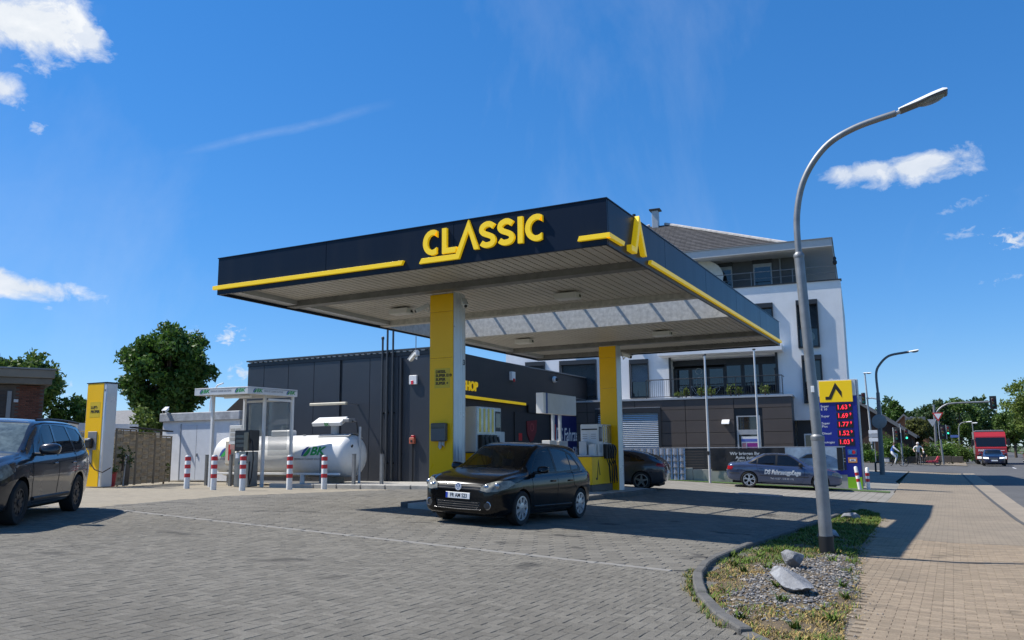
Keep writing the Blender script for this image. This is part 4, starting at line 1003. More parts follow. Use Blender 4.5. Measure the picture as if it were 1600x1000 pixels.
def bush(label, loc, size, leaf='hedge', n=1800, s=.14, seed=1, name='shrub', group=None, rz=0, cat='shrub'):
    rr = random.Random(seed); t = thing(name, label, cat, loc, rz, group); b = M()
    M().tube([(0,0,-.1),(0,0,size[2]*.6)], .04, 5).build('stem', bark, t)
    lob = [(rr.uniform(-.7,.7), rr.uniform(-.6,.6), rr.uniform(.35,.75), rr.uniform(.3,.5)) for _ in range(14)]
    for _ in range(n):
        x, y, z, r = lob[rr.randrange(14)]; u = Vector((rr.gauss(0,1), rr.gauss(0,1), rr.gauss(0,1))).normalized()*rr.random()**.4*r
        p = Vector(((x+u.x)*size[0]/2, (y+u.y)*size[1]/2, max(0,(z+u.z)*size[2]))); leaf_quad(b, p, s, rr, u)
    obj('foliage', b.mesh('foliage'), LEAF[leaf], t); return t
tree('big round dark green chestnut tree behind the white shed', (-40.1,33.4,.2), 8.5, (2.45,2.45,2.9), 'chestnut', 30000, .25, 3, cz=5.55, clumps=120, trunk_r=.3)
bush('young light green sapling at the foot of the chestnut', (-38.2,30.6,1.6), (1.6,1.4,2.4), 'light', 700, .22, 9, 'sapling', cat='sapling')
tree('pale green tree rising behind the flat brick building', (-57.9,36.0,.2), 8.2, (2.6,2.6,2.6), 'mid', 6000, .36, 5, trunk_r=.25)
tree('low bushy tree right of the brick building behind the pylon', (-56.2,38.8,.2), 5.5, (1.5,1.5,2.0), 'chestnut', 3500, .3, 6)
conifer('small dark fir tree behind the white garage', (-60.4,42.0,.3), 5.4, 1.1, 4, 'small firs behind the garage')
conifer('tiny fir tip just left of the air pylon', (-62.5,45.6,.3), 5.0, .6, 5, 'small firs behind the garage')

# ================================================================ AIR PYLON
PZ = gz(-26.9,19.5); py = thing('air_pylon', 'tall yellow air and tyre service pylon beside the fence', 'pylon', (-26.92,19.55,PZ))
H_ = 3.93-PZ
M().cbox(-.64,.30,-.10,.36,0,H_,.012).build('core', white_side, py)
M().cbox(-.60,.28,-.118,-.102,.02,H_-.01,.004).build('yellow_front', yellow_panel, py); M().box(-.655,.44,-.13,.40,H_,H_+.03).build('top_cap', navy, py)
M().cbox(.302,.42,-.112,.36,.0,H_-.003,.03).build('side_profile', white_side, py, 40)
M().box(-.40,.16,-.1215,-.119,2.45,3.0).build('label', K('label_yellow2', (.64,.44,.01), .3, var=.02), py)
for i, tx in enumerate(('LUFT-','PRÜFER')): text('lettering', tx, .13, frame((1,0,0),(0,0,1),(0,-1,0),(-.34,-.124,2.80-i*.15)), ink, py, .002, .006, 'LEFT', 1.08)
text('lettering', '12', .09, frame((1,0,0),(0,0,1),(0,-1,0),(.36,-.115,3.40)), ink, py, .002, .004)
ag = M().cbox(-.38,.10,-.15,-.119,1.30,1.95,.01).build('gauge_plate', mid_grey, py); M().cbox(-.36,-.02,-.30,-.151,1.36,1.72,.04).build('air_gauge', black, ag, 40); M().cbox(-.32,-.10,-.315,-.301,1.64,1.70,.01).build('gauge_rim', light_grey, ag)
M().cbox(-.26,-.10,-.14,-.119,.80,1.30,.006).build('hose_bracket', mid_grey, py)
M().tube([(-.30,-.26,1.4),(-.28,-.3,1.25),(-.1,-.32,1.0),(.3,-.28,.62),(.62,-.2,.52),(.9,-.1,.68)], .02, 6).build('air_hose', rubber, py, 60)

# ================================================================ WOODEN FENCE (woven panels)
wood = K('weathered_wood', (.40,.33,.23), .85, var=.35, vscale=3, bump=.5, bscale=40, stretch=(1,1,6), dirt=(.13,.12,.09,.6), dscale=2)
wood_d = K('weathered_post', (.24,.20,.145), .85, var=.3, vscale=3, bump=.4)
def woven(fence, x0, w, h, n=14, dz=0.0):
    t = M().cbox(x0,x0+w,-.035,.035,h+dz,h+dz+.05,.005).build('panel', wood_d, fence)
    for x in (x0+.03, x0+w-.03): M().cbox(x-.03,x+.03,-.03,.03,dz,h+dz,.005).build('frame_post', wood_d, t)
    for xm in (x0+w/3, x0+w*2/3): M().cbox(xm-.02,xm+.02,-.012,.012,dz+.02,h+dz,.003).build('batten', wood_d, t)
    for i in range(n):
        z0 = dz+.03+i*(h-.06)/n; z1 = z0+(h-.06)/n*1.02; b = M(); k = 12; s = 1 if i % 2 else -1
        for j in range(k+1):
            x = x0+.06+(w-.12)*j/k; y = s*.055*sin(j/k*3*pi)
            b.v += [(x,y-.006,z0),(x,y-.006,z1),(x,y+.006,z1),(x,y+.006,z0)]
        for j in range(k):
            for q in range(4): b.f.append((j*4+q,j*4+(q+1)%4,(j+1)*4+(q+1)%4,(j+1)*4+q))
        b.f += [(0,1,2,3),(k*4+3,k*4+2,k*4+1,k*4)]
        b.build('slat', wood, t, 40)
fa = Vector((-26.9,20.25,0)); fb = Vector((-29.6,25.0,0)); d = (fb-fa); L_ = d.length; rz = atan2(d.y, d.x)
fc = thing('woven_fence', 'weathered woven wooden fence running from the pylon to the white shed', 'fence', (fa.x,fa.y,gz(fa.x,fa.y)), rz, 'woven fences')
for i in range(3): woven(fc, i*L_/3, L_/3-.02, 2.05-.08*i, 14, -.02*i)
fc = thing('woven_fence', 'weathered woven wooden fence left of the pylon behind the parked van', 'fence', (-30.8,20.7,gz(-29,20.6)), -.02, 'woven fences')
for i in range(2): woven(fc, i*1.85, 1.8, 2.0, 12)
t = thing('fence_cap_board', 'dark roof board lying along the short fence top', 'board', (-28.0,22.7,2.33)); t.rotation_euler = (0,.02,rz); M().cbox(-1.9,1.9,-.12,.12,0,.05,.006).build('board', K('tar_board', (.03,.03,.032), .8), t)
# climbing plant, bucket, panel, cable
bush('dry creeper hanging on the fence behind the air hose', (-26.9,20.6,.9), (.9,.5,.8), 'dark', 220, .10, 31, 'creeper', cat='plant')
bush('weeds growing at the fence corner by the shed', (-29.5,24.6,.2), (.5,.5,1.0), 'mid', 260, .10, 33, 'weed', cat='plant')
t = thing('bucket', 'red plastic bucket at the foot of the fence', 'bucket', (-26.75,20.0,gz(-26.75,20)))
M().lathe([(.17,0),(.22,.5),(.235,.5),(.235,.53),(.215,.53),(.16,.02)], 20).build('pail', K('bucket_red', (.42,.02,.03), .4, var=.1), t, 40); M().tube([(.22*cos(a*pi/8),.02,.5+.16*sin(a*pi/8)) for a in range(9)], .008, 5).build('handle', mid_grey, t)
bush('plastic bag with weeds in the red bucket', (-26.6,20.0,gz(-26.6,20)+.42), (.4,.35,.3), 'mid', 120, .07, 35, 'weed', cat='plant')
t = thing('leaning_panel', 'dark framed panel leaning against the fence', 'panel', (-27.35,21.1,gz(-27.35,21.1))); t.rotation_euler = (.05,0,rz)
M().cbox(-.24,.24,-.03,.03,0,1.15,.02).build('frame', light_grey, t); M().cbox(-.20,.20,-.036,-.031,.04,1.11,.004).build('insert', black, t)

# ================================================================ WHITE SHED
shed_white = K('shed_render', (.76,.77,.78), .85, var=.08, vscale=2, bump=.2, bscale=30, dirt=(.56,.56,.56,.5), dscale=.8)
sd = thing('white_shed', 'small white rendered shed with double door behind the bollards', 'shed', (-30.7,28.4,.15))
M().cbox(-2.3,2.65,-1.1,2.0,0,2.95,.02).build('wall', shed_white, sd); M().cbox(-2.42,2.75,-1.22,2.1,2.72,3.12,.03).build('roof_edge', K('old_concrete', (.40,.41,.42), .9, var=.3, vscale=2.5, bump=.5, bscale=20, dirt=(.2,.2,.21,.7), dscale=2), sd)
dr = M().cbox(-.98,1.05,-1.135,-1.10,.05,2.55,.01).build('door', K('shed_door', (.62,.65,.69), .6, var=.06), sd)
M().box(.03,.045,-1.1385,-1.1355,.07,2.53).build('door_gap', mid_grey, dr); M().cbox(.10,.16,-1.18,-1.136,1.1,1.25,.006).build('handle', mid_grey, dr)
M().cbox(-1.04,-.985,-1.15,-1.10,.05,2.6,.006).build('door_frame', light_grey, sd); M().cbox(1.055,1.11,-1.15,-1.10,.05,2.6,.006).build('door_frame', light_grey, sd); M().box(-1.0,1.1,-1.16,-1.1,.0,.05).build('door_sill', concrete, sd)
cctv((-32.6,27.1,3.42), radians(35), radians(18), 'white security camera on the left corner of the shed roof', 1.6, (0,.15,-.12))
t = thing('curved_pipe', 'thin white curved mast rising from the shed roof', 'pipe', (-30.7,28.0,3.27)); M().tube([(0,0,0),(.02,0,.55),(.15,0,1.0),(.45,0,1.28),(.8,0,1.36)], .035, 7).build('pipe', clean_white, t, 60)
# pitched dark roof behind the shelter, pale outbuilding
ob = thing('outbuilding', 'small house with steep dark tiled roof seen behind the shelter', 'house', (-37.5,39.5,.2))
M().box(-2.2,5.2,-2,3,0,3.2).build('wall', white_paint, ob)
b = M(); b.add([(-2.7,-2.4,3.1),(5.6,-2.4,3.1),(5.6,3.4,3.1),(-2.7,3.4,3.1),(1.4,-2.4,5.9),(1.4,3.4,5.9)], [(0,1,4),(2,3,5),(0,4,5,3),(1,2,5,4),(3,2,1,0)]); b.build('roof', K('dark_roof', (.035,.034,.036), .8, var=.3, vscale=6), ob)
# pale garage and small roofs behind the fence on the left
gr = thing('pale_garage', 'long pale flat-roofed garage behind the fence and pylon', 'garage', (-38.5,25.6,.2)); M().box(-4.5,3.2,-1,2,0,2.15).build('wall', K('garage_wall', (.30,.29,.27), .8), gr); M().box(-4.6,3.3,-1.1,2.1,2.15,2.62).build('roof_edge', K('garage_edge', (.55,.58,.62), .6, var=.05), gr)
for x in (-3.4,-.8,1.7): M().cbox(x-1.1,x+1.1,-1.03,-1.0,.05,1.95,.01).build('garage_door', mid_grey, gr)
ob = thing('low_house', 'distant house with low grey tiled roof left of the pylon', 'house', (-56.5,44.5,.2)); M().box(-5,4,-3,3,0,2.8).build('wall', white_paint, ob)
b = M(); b.add([(-5.6,-3.5,2.7),(4.6,-3.5,2.7),(4.6,3.5,2.7),(-5.6,3.5,2.7),(-5.6,0,4.6),(4.6,0,4.6)], [(0,1,5,4),(2,3,4,5),(0,4,3),(1,2,5),(3,2,1,0)]); b.build('roof', K('grey_roof', (.16,.16,.165), .8, var=.25, vscale=5), ob)
# ---- flat brick building at the left edge
bb = thing('brick_building', 'flat-roofed brown brick building with dark shutter at the left edge', 'building', (-32.76,21.2,.2), radians(62))
brick_m = K('brick_brown', (.115,.045,.028), .85, var=.25, vscale=7, island=.35, bump=.4, bscale=60); mortar = K('mortar', (.10,.085,.075), .95, var=.2)
M().box(-9,.0,.02,8,0,4.0).build('wall_core', mortar, bb)
bk = M().cbox(0,.228,0,.03,0,.064,.004); me = bk.mesh('brick'); me.materials.append(brick_m); k = 0; rest = M()
for j in range(52):
    for i in range(4):
        x = -1.0+i*.245-(.12 if j % 2 else 0)
        if x < -1.05: continue
        if j >= 20: o = obj('brick', me, None, bb); o.location = (x, -.012, .1+j*.075)
        else: rest.add([(v[0]+x, v[1]-.012, v[2]+.1+j*.075) for v in bk.v], bk.f)
tag(rest.build('lower_bricks', brick_m, bb), kind='stuff')
M().box(-3.6,-1.12,-.03,.05,.0,3.75).build('shutter_box', K('shutter_brown', (.05,.035,.03), .6), bb)
for i in range(28): M().cbox(-3.5,-1.35,-.05,-.032,.1+i*.125,.1+i*.125+.118,.006).build('shutter_slat', K('shutter_dark', (.03,.022,.02), .5, var=.15), bb)
M().cbox(-1.3,-1.14,-.07,-.031,0,3.75,.01).build('drain_pipe', mid_grey, bb)
M().cbox(-9.3,.22,-.35,8.2,4.02,4.28,.02).build('roof_slab', K('roof_slab', (.17,.15,.12), .9, var=.2, vscale=2, dirt=(.08,.075,.06,.6)), bb); M().cbox(-9.35,.30,-.42,8.3,4.283,4.62,.02).build('roof_edge', K('roof_edge', (.20,.18,.145), .85, var=.15, vscale=1.5), bb); M().box(-9.4,.34,-.46,8.3,4.623,4.68).build('roof_flashing', mid_grey, bb)
M().cbox(-1.06,-.9,-.05,-.031,3.3,3.42,.004).build('house_number', light_grey, bb)
# ================================================================ WHITE APARTMENT BUILDING
def wall_holes(x0, x1, z0, z1, holes, y=0.0, depth=.22):
    xs = sorted({x0, x1, *[h[0] for h in holes], *[h[1] for h in holes]}); zs = sorted({z0, z1, *[h[2] for h in holes], *[h[3] for h in holes]}); b = M(); ix = {}
    def V(x, z):
        if (x, z) not in ix: ix[x, z] = len(b.v); b.v.append((x, y, z))
        return ix[x, z]
    for a, c in zip(xs, xs[1:]):
        for e, f_ in zip(zs, zs[1:]):
            mx, mz = (a+c)/2, (e+f_)/2
            if any(h[0] < mx < h[1] and h[2] < mz < h[3] for h in holes): continue
            b.f.append((V(a,e), V(c,e), V(c,f_), V(a,f_)))
    for h in holes:
        q = [(h[0],h[2]),(h[1],h[2]),(h[1],h[3]),(h[0],h[3])]
        for p, r in zip(q, q[1:]+q[:1]): b.add([(p[0],y,p[1]),(r[0],y,r[1]),(r[0],y+depth,r[1]),(p[0],y+depth,p[1])], [(0,1,2,3)])
    return b
render_white = K('render_white', (.80,.80,.80), .85, var=.06, vscale=1.2, bump=.45, bscale=45, dirt=(.66,.66,.65,.45), dscale=.5)
anth = K('anthracite', (.022,.024,.028), .45, var=.1)
pane_m = K('window_pane', (.018,.024,.032), .03, var=.2, vscale=.4, rvar=0, spec=.9)
slat_m = K('blind_slat', (.50,.53,.56), .35, .4, var=.08)
slat_dark = K('blind_dark', (.10,.105,.11), .4, .2, var=.1)
bld = thing('apartment_building', 'white modern apartment building with set-back top floor and dark roof', 'building', (-4.317,44.526,0), radians(5))
wins = dict(A=(-2.19,-1.2,6.5,8.92), B=(-2.08,-1.18,3.67,6.05), C=(-11.11,-10.11,4.2,6.27), D=(-17.3,-16.16,4.2,6.43), E=(-15.2,-13.07,4.2,6.4), F=(-4.24,-3.4,6.9,8.9), H2=(-7.2,-5.6,6.9,8.9), I2=(-10.6,-9.2,6.9,8.9), J2=(-14.5,-12.8,6.9,8.9))
LOG = (-8.96,-3.31,4.16,6.22)
wall_holes(-18.6, 0, 2.85, 9.86, list(wins.values())+[LOG]).build('wall', render_white, bld, fix=False)
M().box(-18.6, -.005, 1.4, 13, -.6, 9.8).build('wall_core', render_white, bld)
M().box(-.004, 0, .002, 13, 2.85, 9.86).build('side_wall', render_white, bld)
M().box(-18.7, .06, -.06, .42, 9.862, 9.92).build('parapet_coping', anth, bld)
M().box(-2.55, -.02, .24, .4, -.6, 2.83).build('entrance_wall', K('entrance_dark', (.03,.031,.034), .6), bld); M().box(-18.6,0,.0,.5,2.78,2.849).build('soffit', render_white, bld)
for x in (-1.9,-.75): 
    f_ = M().cbox(x-.34,x+.34,.20,.24,.4,2.1,.01).build('window', clean_white, bld); M().cbox(x-.27,x+.27,.19,.199,.48,2.02,.003).build('pane', pane_m, f_)
def blind(x0, x1, z0, z1, y, m_, par, pitch=.06):
    b = M(); z = z0
    while z < z1: b.add([(x0,y-.012,z),(x1,y-.012,z),(x1,y+.018,z+pitch*.55),(x0,y+.018,z+pitch*.55)], [(0,1,2,3)]); z += pitch
    tag(b.build('blind', m_, par, fix=False), kind='stuff')
def window(w, split=.42, bl=.45, dark=True, par=bld, y=.12, box=.22):
    x0, x1, z0, z1 = w; e = .002
    fr = wall_holes(x0+e, x1-e, z0+e, z1-e, [(x0+.07,x1-.07,z0+.07,z0+(z1-z0)*split-.03),(x0+.07,x1-.07,z0+(z1-z0)*split+.03,z1-box)], y, .05).build('window', anth, par, fix=False)
    M().box(x0+.06,x1-.06,y+.03,y+.04,z0+.06,z0+(z1-z0)*split).build('pane', pane_m, fr); M().box(x0+.06,x1-.06,y+.03,y+.04,z0+(z1-z0)*split,z1-box+.01).build('pane', pane_m, fr)
    M().box(x0-.03,x1+.03,-.16,y-.002,z1-box,z1+.02).build('shutter_box', anth, fr); M().box(x0-.03,x1+.03,-.16,y-.004,z0-.05,z0).build('sill', anth, fr)
    for xx in (x0-.03,x1-.002): M().box(xx,xx+.032,-.16,-.003,z0,z1-box).build('side_fin', anth, fr)
    if bl: blind(x0+.05,x1-.05,z1-box-(z1-z0-box)*bl,z1-box,y-.05,slat_dark if dark else slat_m,fr)
    return fr
window(wins['A'],.42,.56); window(wins['B'],.30,.0); window(wins['C'],.45,.52,False); window(wins['D'],.3,1.0); 
for a in ('E','H2','I2','J2'): window(wins[a],.35,.9)
window(wins['F'],.4,0)
# round sticker in window A
M().lathe([(.26,0),(.26,.004)], 20, frame((1,0,0),(0,0,1),(0,-1,0),(-1.66,.148,7.05))).build('window_decal', K('decal', (.16,.22,.22), .5), bld)
# loggia glazing
x0, x1, z0, z1 = LOG; yl = 1.0
M().box(x0,x1,yl+.25,yl+.3,z0,z1).build('loggia_back', dark_void, bld)
for xx in (x0-.001, x1-.02): M().box(xx,xx+.021,.225,yl+.25,z0,z1).build('loggia_reveal', render_white, bld)
M().box(x0,x1,.225,yl+.25,z1-.005,z1+.02).build('loggia_ceiling', render_white, bld); M().box(x0,x1,.225,yl+.25,z0-.02,z0+.005).build('loggia_floor', concrete, bld)
M().box(x0+.03,x1-.03,yl-.04,yl+.2,z1-.32,z1-.01).build('shutter_box', anth, bld)
pw = (x1-x0-.06)/6
for i in range(6):
    a = x0+.03+i*pw; zt_ = z1-.45 if i < 3 else z1-.32
    fr = wall_holes(a+.004,a+pw-.004,z0+.006,zt_,[(a+.10,a+pw-.10,z0+.12,zt_-.08)],yl,.06).build('window', anth, bld, fix=False)
    M().box(a+.09,a+pw-.09,yl+.03,yl+.04,z0+.1,zt_-.07).build('pane', pane_m, fr)
    if i < 3: blind(a+.12,a+pw-.12,z0+.14,zt_-.1,yl+.10,slat_dark,fr,.09)
# line drawing on the glass: head, body and petals
wl = K('decal_white', (.55,.58,.60), .6); lm = frame((1,0,0),(0,0,1),(0,-1,0),(x0+.03+1.5*pw, yl-.004, z0)); L2 = lambda pts, r=.012: M().tube([lm @ Vector((x,y,0)) for x, y in pts], r, 5).build('window_drawing', wl, bld, 60)
L2([(.17*cos(a*pi/8), 1.42+.17*sin(a*pi/8)) for a in range(17)]); L2(smooth_path([(-.12,.55),(-.16,.85),(-.14,1.02),(0,1.1),(.14,1.02),(.16,.85),(.12,.55)])); 
for s in (-1,1): L2(smooth_path([(s*.1,.1),(s*.25,.45),(s*.45,.62),(s*.3,.3),(s*.05,.02)])); L2(smooth_path([(s*.5,.1),(s*.75,.45),(s*1.1,.52),(s*.95,.25),(s*.7,.02)])); 
# balcony canopy slab
M().cbox(-9.3,-2.95,-1.15,.0,6.30,6.58,.01).build('balcony_roof', render_white, bld)
for x in (-7.6,-5.0,-3.9): M().lathe([(.07,0),(.07,.01)], 12, Matrix.Translation((x,-.6,6.287))).build('spot_light', clean_white, bld)
M().cbox(-8.95,-8.83,-.1,0,4.2,6.3,.005).build('downpipe', anth, bld); M().cbox(-3.4,-3.28,-.1,0,4.2,6.3,.005).build('downpipe', anth, bld)
# ---- brown clad ground floor
bro = K('fibre_cement_brown', (.092,.074,.064), .6, var=.08, vscale=.8, dirt=(.11,.09,.08,.4), dscale=.4)
PY0 = -1.5
HG, HH = (-12.6,-9.3,1.0,3.30), (-5.32,-4.17,.55,3.02)
M().box(-18.4,-2.63,PY0+.06,-.002,-.6,3.93).build('ground_floor_core', anth, bld)
cols = [-18.4,-15.8,-13.2,-10.55,-7.88,-5.42,-2.62]; rows = [-.4,.30,.95,1.58,2.2,2.82,3.40,3.92]
for a, c in zip(cols, cols[1:]):
    for e, f_ in zip(rows, rows[1:]):
        segs = [(a, c)]
        for H in (HG, HH):
            ns = []
            for (p, q) in segs:
                if e < H[3]-.05 and f_ > H[2]+.05 and p < H[1] and q > H[0]:
                    if H[0]-.12 > p: ns.append((p, H[0]-.12))
                    if q > H[1]+.12: ns.append((H[1]+.12, q))
                else: ns.append((p, q))
            segs = ns
        for (p, q) in segs:
            if q-p > .1: M().cbox(p+.014,q-.014,PY0+.0,PY0+.055,e+.014,f_-.014,.004).build('cladding_panel', bro, bld)
M().box(-18.5,-2.55,PY0-.05,.0-.002,3.932,4.03).build('terrace_edge', light_grey, bld)
# big window with bright blind
fr = wall_holes(HG[0]-.12,HG[1]+.12,HG[2]-.1,HG[3]+.25,[(HG[0],HG[1],HG[2],HG[3])],PY0-.10,.22).build('window', anth, bld, fix=False); M().box(HG[0],HG[1],PY0+.058,PY0+.059,HG[2],HG[3]).build('pane', pane_m, fr)
M().box(HG[0]-.12,HG[1]+.12,PY0-.10,PY0+.03,HG[3]+.25,HG[3]+.27).build('head_flashing', light_grey, fr); M().box(HG[1]+.12,HG[1]+.14,PY0-.10,PY0+.03,HG[2]-.1,HG[3]+.25).build('side_flashing', anth, fr)
blind(HG[0]+.02,HG[1]-.02,HG[2]+.03,HG[3]-.02,PY0-.03,slat_m,fr,.10)
# narrow window with poster
fr = wall_holes(HH[0],HH[1],HH[2],HH[3],[(HH[0]+.08,HH[1]-.08,HH[2]+.08,2.08),(HH[0]+.08,HH[1]-.08,2.32,HH[3]-.06)],PY0,.06).build('window', light_grey, bld, fix=False)
M().box(HH[0]+.05,HH[1]-.05,PY0+.03,PY0+.04,HH[2],HH[3]-.04).build('pane', pane_m, fr)
po = thing('window_poster', 'pink and white poster in the narrow ground floor window', 'poster', (-4.317,44.526,0), radians(5))
M().box(-5.12,-4.30,PY0-.014,PY0-.006,.75,1.98).build('sheet', clean_white, po); M().box(-5.12,-4.30,PY0-.02,PY0-.0145,1.72,1.86).build('blue_bar', K('poster_bluebar', (.10,.16,.5), .5), po)
M().box(-4.86,-4.32,PY0-.02,PY0-.0145,1.22,1.66).build('purple_block', K('poster_purple', (.25,.02,.22), .5), po); M().box(-5.10,-4.9,PY0-.02,PY0-.0145,1.22,1.66).build('pink_block', K('poster_pink', (.6,.25,.27), .5, var=.4, vscale=9), po)
M().prism([(-5.10,1.0),(-4.95,.8),(-4.80,1.0),(-4.95,1.2)], .004, frame((1,0,0),(0,0,1),(0,-1,0),(0,PY0-.0145,0))).build('emblem', black, po)
for z in (.85,.95,1.05): M().box(-4.74,-4.36,PY0-.018,PY0-.0145,z,z+.04).build('print_line', mid_grey, po)
wl_ = thing('wall_lamp', 'white slanted wall lamp casting a long shadow on brown cladding', 'wall light', (-4.317,44.526,0), radians(5))
b = M(); b.add([(-6.03,PY0+.03,2.66),(-5.66,PY0+.03,2.66),(-5.66,PY0+.03,2.86),(-6.03,PY0+.03,2.86),(-6.03,PY0-.32,2.62),(-5.66,PY0-.32,2.62),(-5.66,PY0-.28,2.70),(-6.03,PY0-.28,2.70)], [(3,2,1,0),(4,5,6,7),(0,1,5,4),(1,2,6,5),(2,3,7,6),(3,0,4,7)]); b.build('housing', clean_white, wl_)
# railing of the terrace
rl = thing('balcony_railing', 'dark steel balcony railing on the brown ground floor', 'railing', (-4.317,44.526,0), radians(5))
M().tube([(-9.95,-.2,5.02),(-9.95,-1.25,5.02),(-3.02,-1.25,5.02),(-3.02,-.2,5.02)], .025, 6).build('top_rail', anth, rl)
for x in (-9.95,-7.6,-5.3,-3.02): M().cbox(x-.02,x+.02,-1.27,-1.23,4.03,5.0,.003).build('post', anth, rl)
b = M(); x = -9.85
while x < -3.05: b.box(x-.006,x+.006,-1.256,-1.244,4.12,4.98); x += .11
b.box(-9.95,-3.02,-1.26,-1.24,4.10,4.13); tag(b.build('bars', anth, rl), kind='stuff')
cr, sr = cos(radians(5)), sin(radians(5)); W7 = lambda x, y, z: (-4.317+x*cr-y*sr, 44.526+x*sr+y*cr, z)
for i, (x, hh) in enumerate(((-8.3,.35),(-7.9,.6),(-7.1,.55),(-6.6,.5),(-5.6,.65),(-5.2,.5),(-3.9,.6))):
    bush(('yellow green balcony plant left of the first flagpole','leafy balcony plant just left of the first flagpole','bright green balcony plant just right of the first flagpole','small balcony plant between the flagpoles, leftmost','tall thin balcony plant between the flagpoles','low balcony plant left of the second flagpole','balcony plant at the right end of the railing')[i], W7(x,-1.0,4.03), (.5,.3,hh), 'light', 130, .10, 60+i, 'balcony_plant', 'plants behind the balcony railing', cat='plant')
# ---- set-back top floor and roof
pg = K('penthouse_grey', (.085,.088,.092), .7, var=.08)
M().box(-17,-2.25,1.6,11,9.8,11.75).build('top_floor_wall', pg, bld)
for (a, c) in ((-6.6,-5.55),(-4.42,-3.44),(-9.8,-8.2)):
    fr = M().cbox(a,c,1.53,1.6,9.95,11.4,.01).build('window', K('frame_light', (.32,.34,.36), .4), bld); M().box(a+.07,c-.07,1.52,1.529,10.0,11.2).build('pane', pane_m, fr); M().box(a-.03,c+.03,1.50,1.6,11.4,11.62).build('shutter_box', anth, fr)
M().tube([(-3.0,1.55,9.8),(-3.0,1.55,11.7)], .05, 8).build('downpipe', mid_grey, bld)
b = M(); b.add([(-18.8,-.25,11.62),(-.28,-.25,11.62),(-.28,12.5,11.62),(-18.8,12.5,11.62),(-18.8,-.25,12.02),(-.28,-.25,12.02),(-.28,12.5,12.02),(-18.8,12.5,12.02)], [(3,2,1,0),(4,5,6,7),(0,1,5,4),(1,2,6,5),(2,3,7,6),(3,0,4,7)]); b.build('roof_slab', K('slab_grey', (.50,.51,.52), .7, var=.05), bld)
M().box(-18.85,-.23,-.30,12.55,12.022,12.07).build('roof_flashing', mid_grey, bld)
tile_m = K('roof_tile', (.066,.063,.064), .75, var=.2, vscale=5, island=.18)
E1, E2, E3, E4 = Vector((-18.3,.9,12.1)), Vector((-2.2,.9,12.1)), Vector((-2.2,12,12.1)), Vector((-18.3,12,12.1)); R1, R2 = Vector((-11.2,6.4,15.5)), Vector((-10.2,6.4,15.5))
b = M(); b.add([E1,E2,E3,E4,R1,R2], [(0,1,5,4),(1,2,5),(2,3,4,5),(3,0,4),(3,2,1,0)]); b.build('roof', anth, bld)
tb = M()
for (p, q, u, v) in ((E1,E2,R1,R2),(E2,E3,R2,R2),(E3,E4,R2,R1),(E4,E1,R1,R1)):
    nrm = (q-p).cross(u-p).normalized(); nc = 24
    for i in range(nc):
        t0, t1 = i/nc, (i+1)/nc; a0, a1 = p.lerp(u,t0), q.lerp(v,t0); c0, c1 = p.lerp(u,t1), q.lerp(v,t1); L_ = (a1-a0).length; k = max(1, int(L_/.33))
        for j in range(k):
            s0, s1 = j/k, (j+.95)/k
            tb.add([a0.lerp(a1,s0)+nrm*.05, a0.lerp(a1,s1)+nrm*.05, c0.lerp(c1,s1)+nrm*.02, c0.lerp(c1,s0)+nrm*.02, a0.lerp(a1,s0)+nrm*.01, a0.lerp(a1,s1)+nrm*.01], [(0,1,2,3),(4,5,1,0)])
tag(tb.build('roof_tiles', tile_m, bld, fix=False), kind='stuff')
for p, q in ((E2,R2),(E1,R1)): M().tube([p+Vector((0,0,.08)), q+Vector((0,0,.1))], .09, 6).build('hip_ridge', K('ridge_tile', (.42,.40,.38), .6, var=.3, vscale=4), bld)
M().cbox(-10.95,-10.55,6.0,6.4,15.3,16.45,.02).build('chimney', light_grey, bld); M().cbox(-11.1,-10.4,5.9,6.5,16.45,16.55,.01).build('chimney_cap', black, bld)
M().tube([(-18,0.1,10.65),(-.15,.1,10.65)], .02, 6).build('terrace_rail', mid_grey, bld); M().tube([(-18,0.1,10.3),(-.15,.1,10.3)], .012, 6).build('terrace_rail', mid_grey, bld)
for x in (-.2,-2.3,-4.4,-6.5,-8.6,-10.7): M().tube([(x,.1,9.92),(x,.1,10.68)], .02, 6).build('rail_post', mid_grey, bld)
t = thing('owl_figure', 'small black bird figure on the terrace corner post', 'ornament', W7(-.2,.1,10.68)); M().lathe([(.04,0),(.10,.06),(.11,.18),(.06,.26),(.09,.32),(.06,.42),(.01,.45)], 10).build('figure', black, t, 60)
t = thing('parasol', 'folded round white parasol leaning on the roof terrace', 'parasol', W7(-6.9,.7,9.95), radians(5)); 
M().lathe([(.02,.0),(.45,.05),(.85,.16),(.95,.22),(.84,.2),(.44,.09),(.02,.04)], 24, Matrix.Translation((0,0,.75)) @ Matrix.Rotation(radians(76),4,'X') @ Matrix.Rotation(radians(15),4,'Y')).build('canopy', K('parasol_cloth', (.66,.64,.58), .8), t, 50); M().tube([(0,0,0),(0,.1,.8)], .03, 6).build('pole', anth, t)

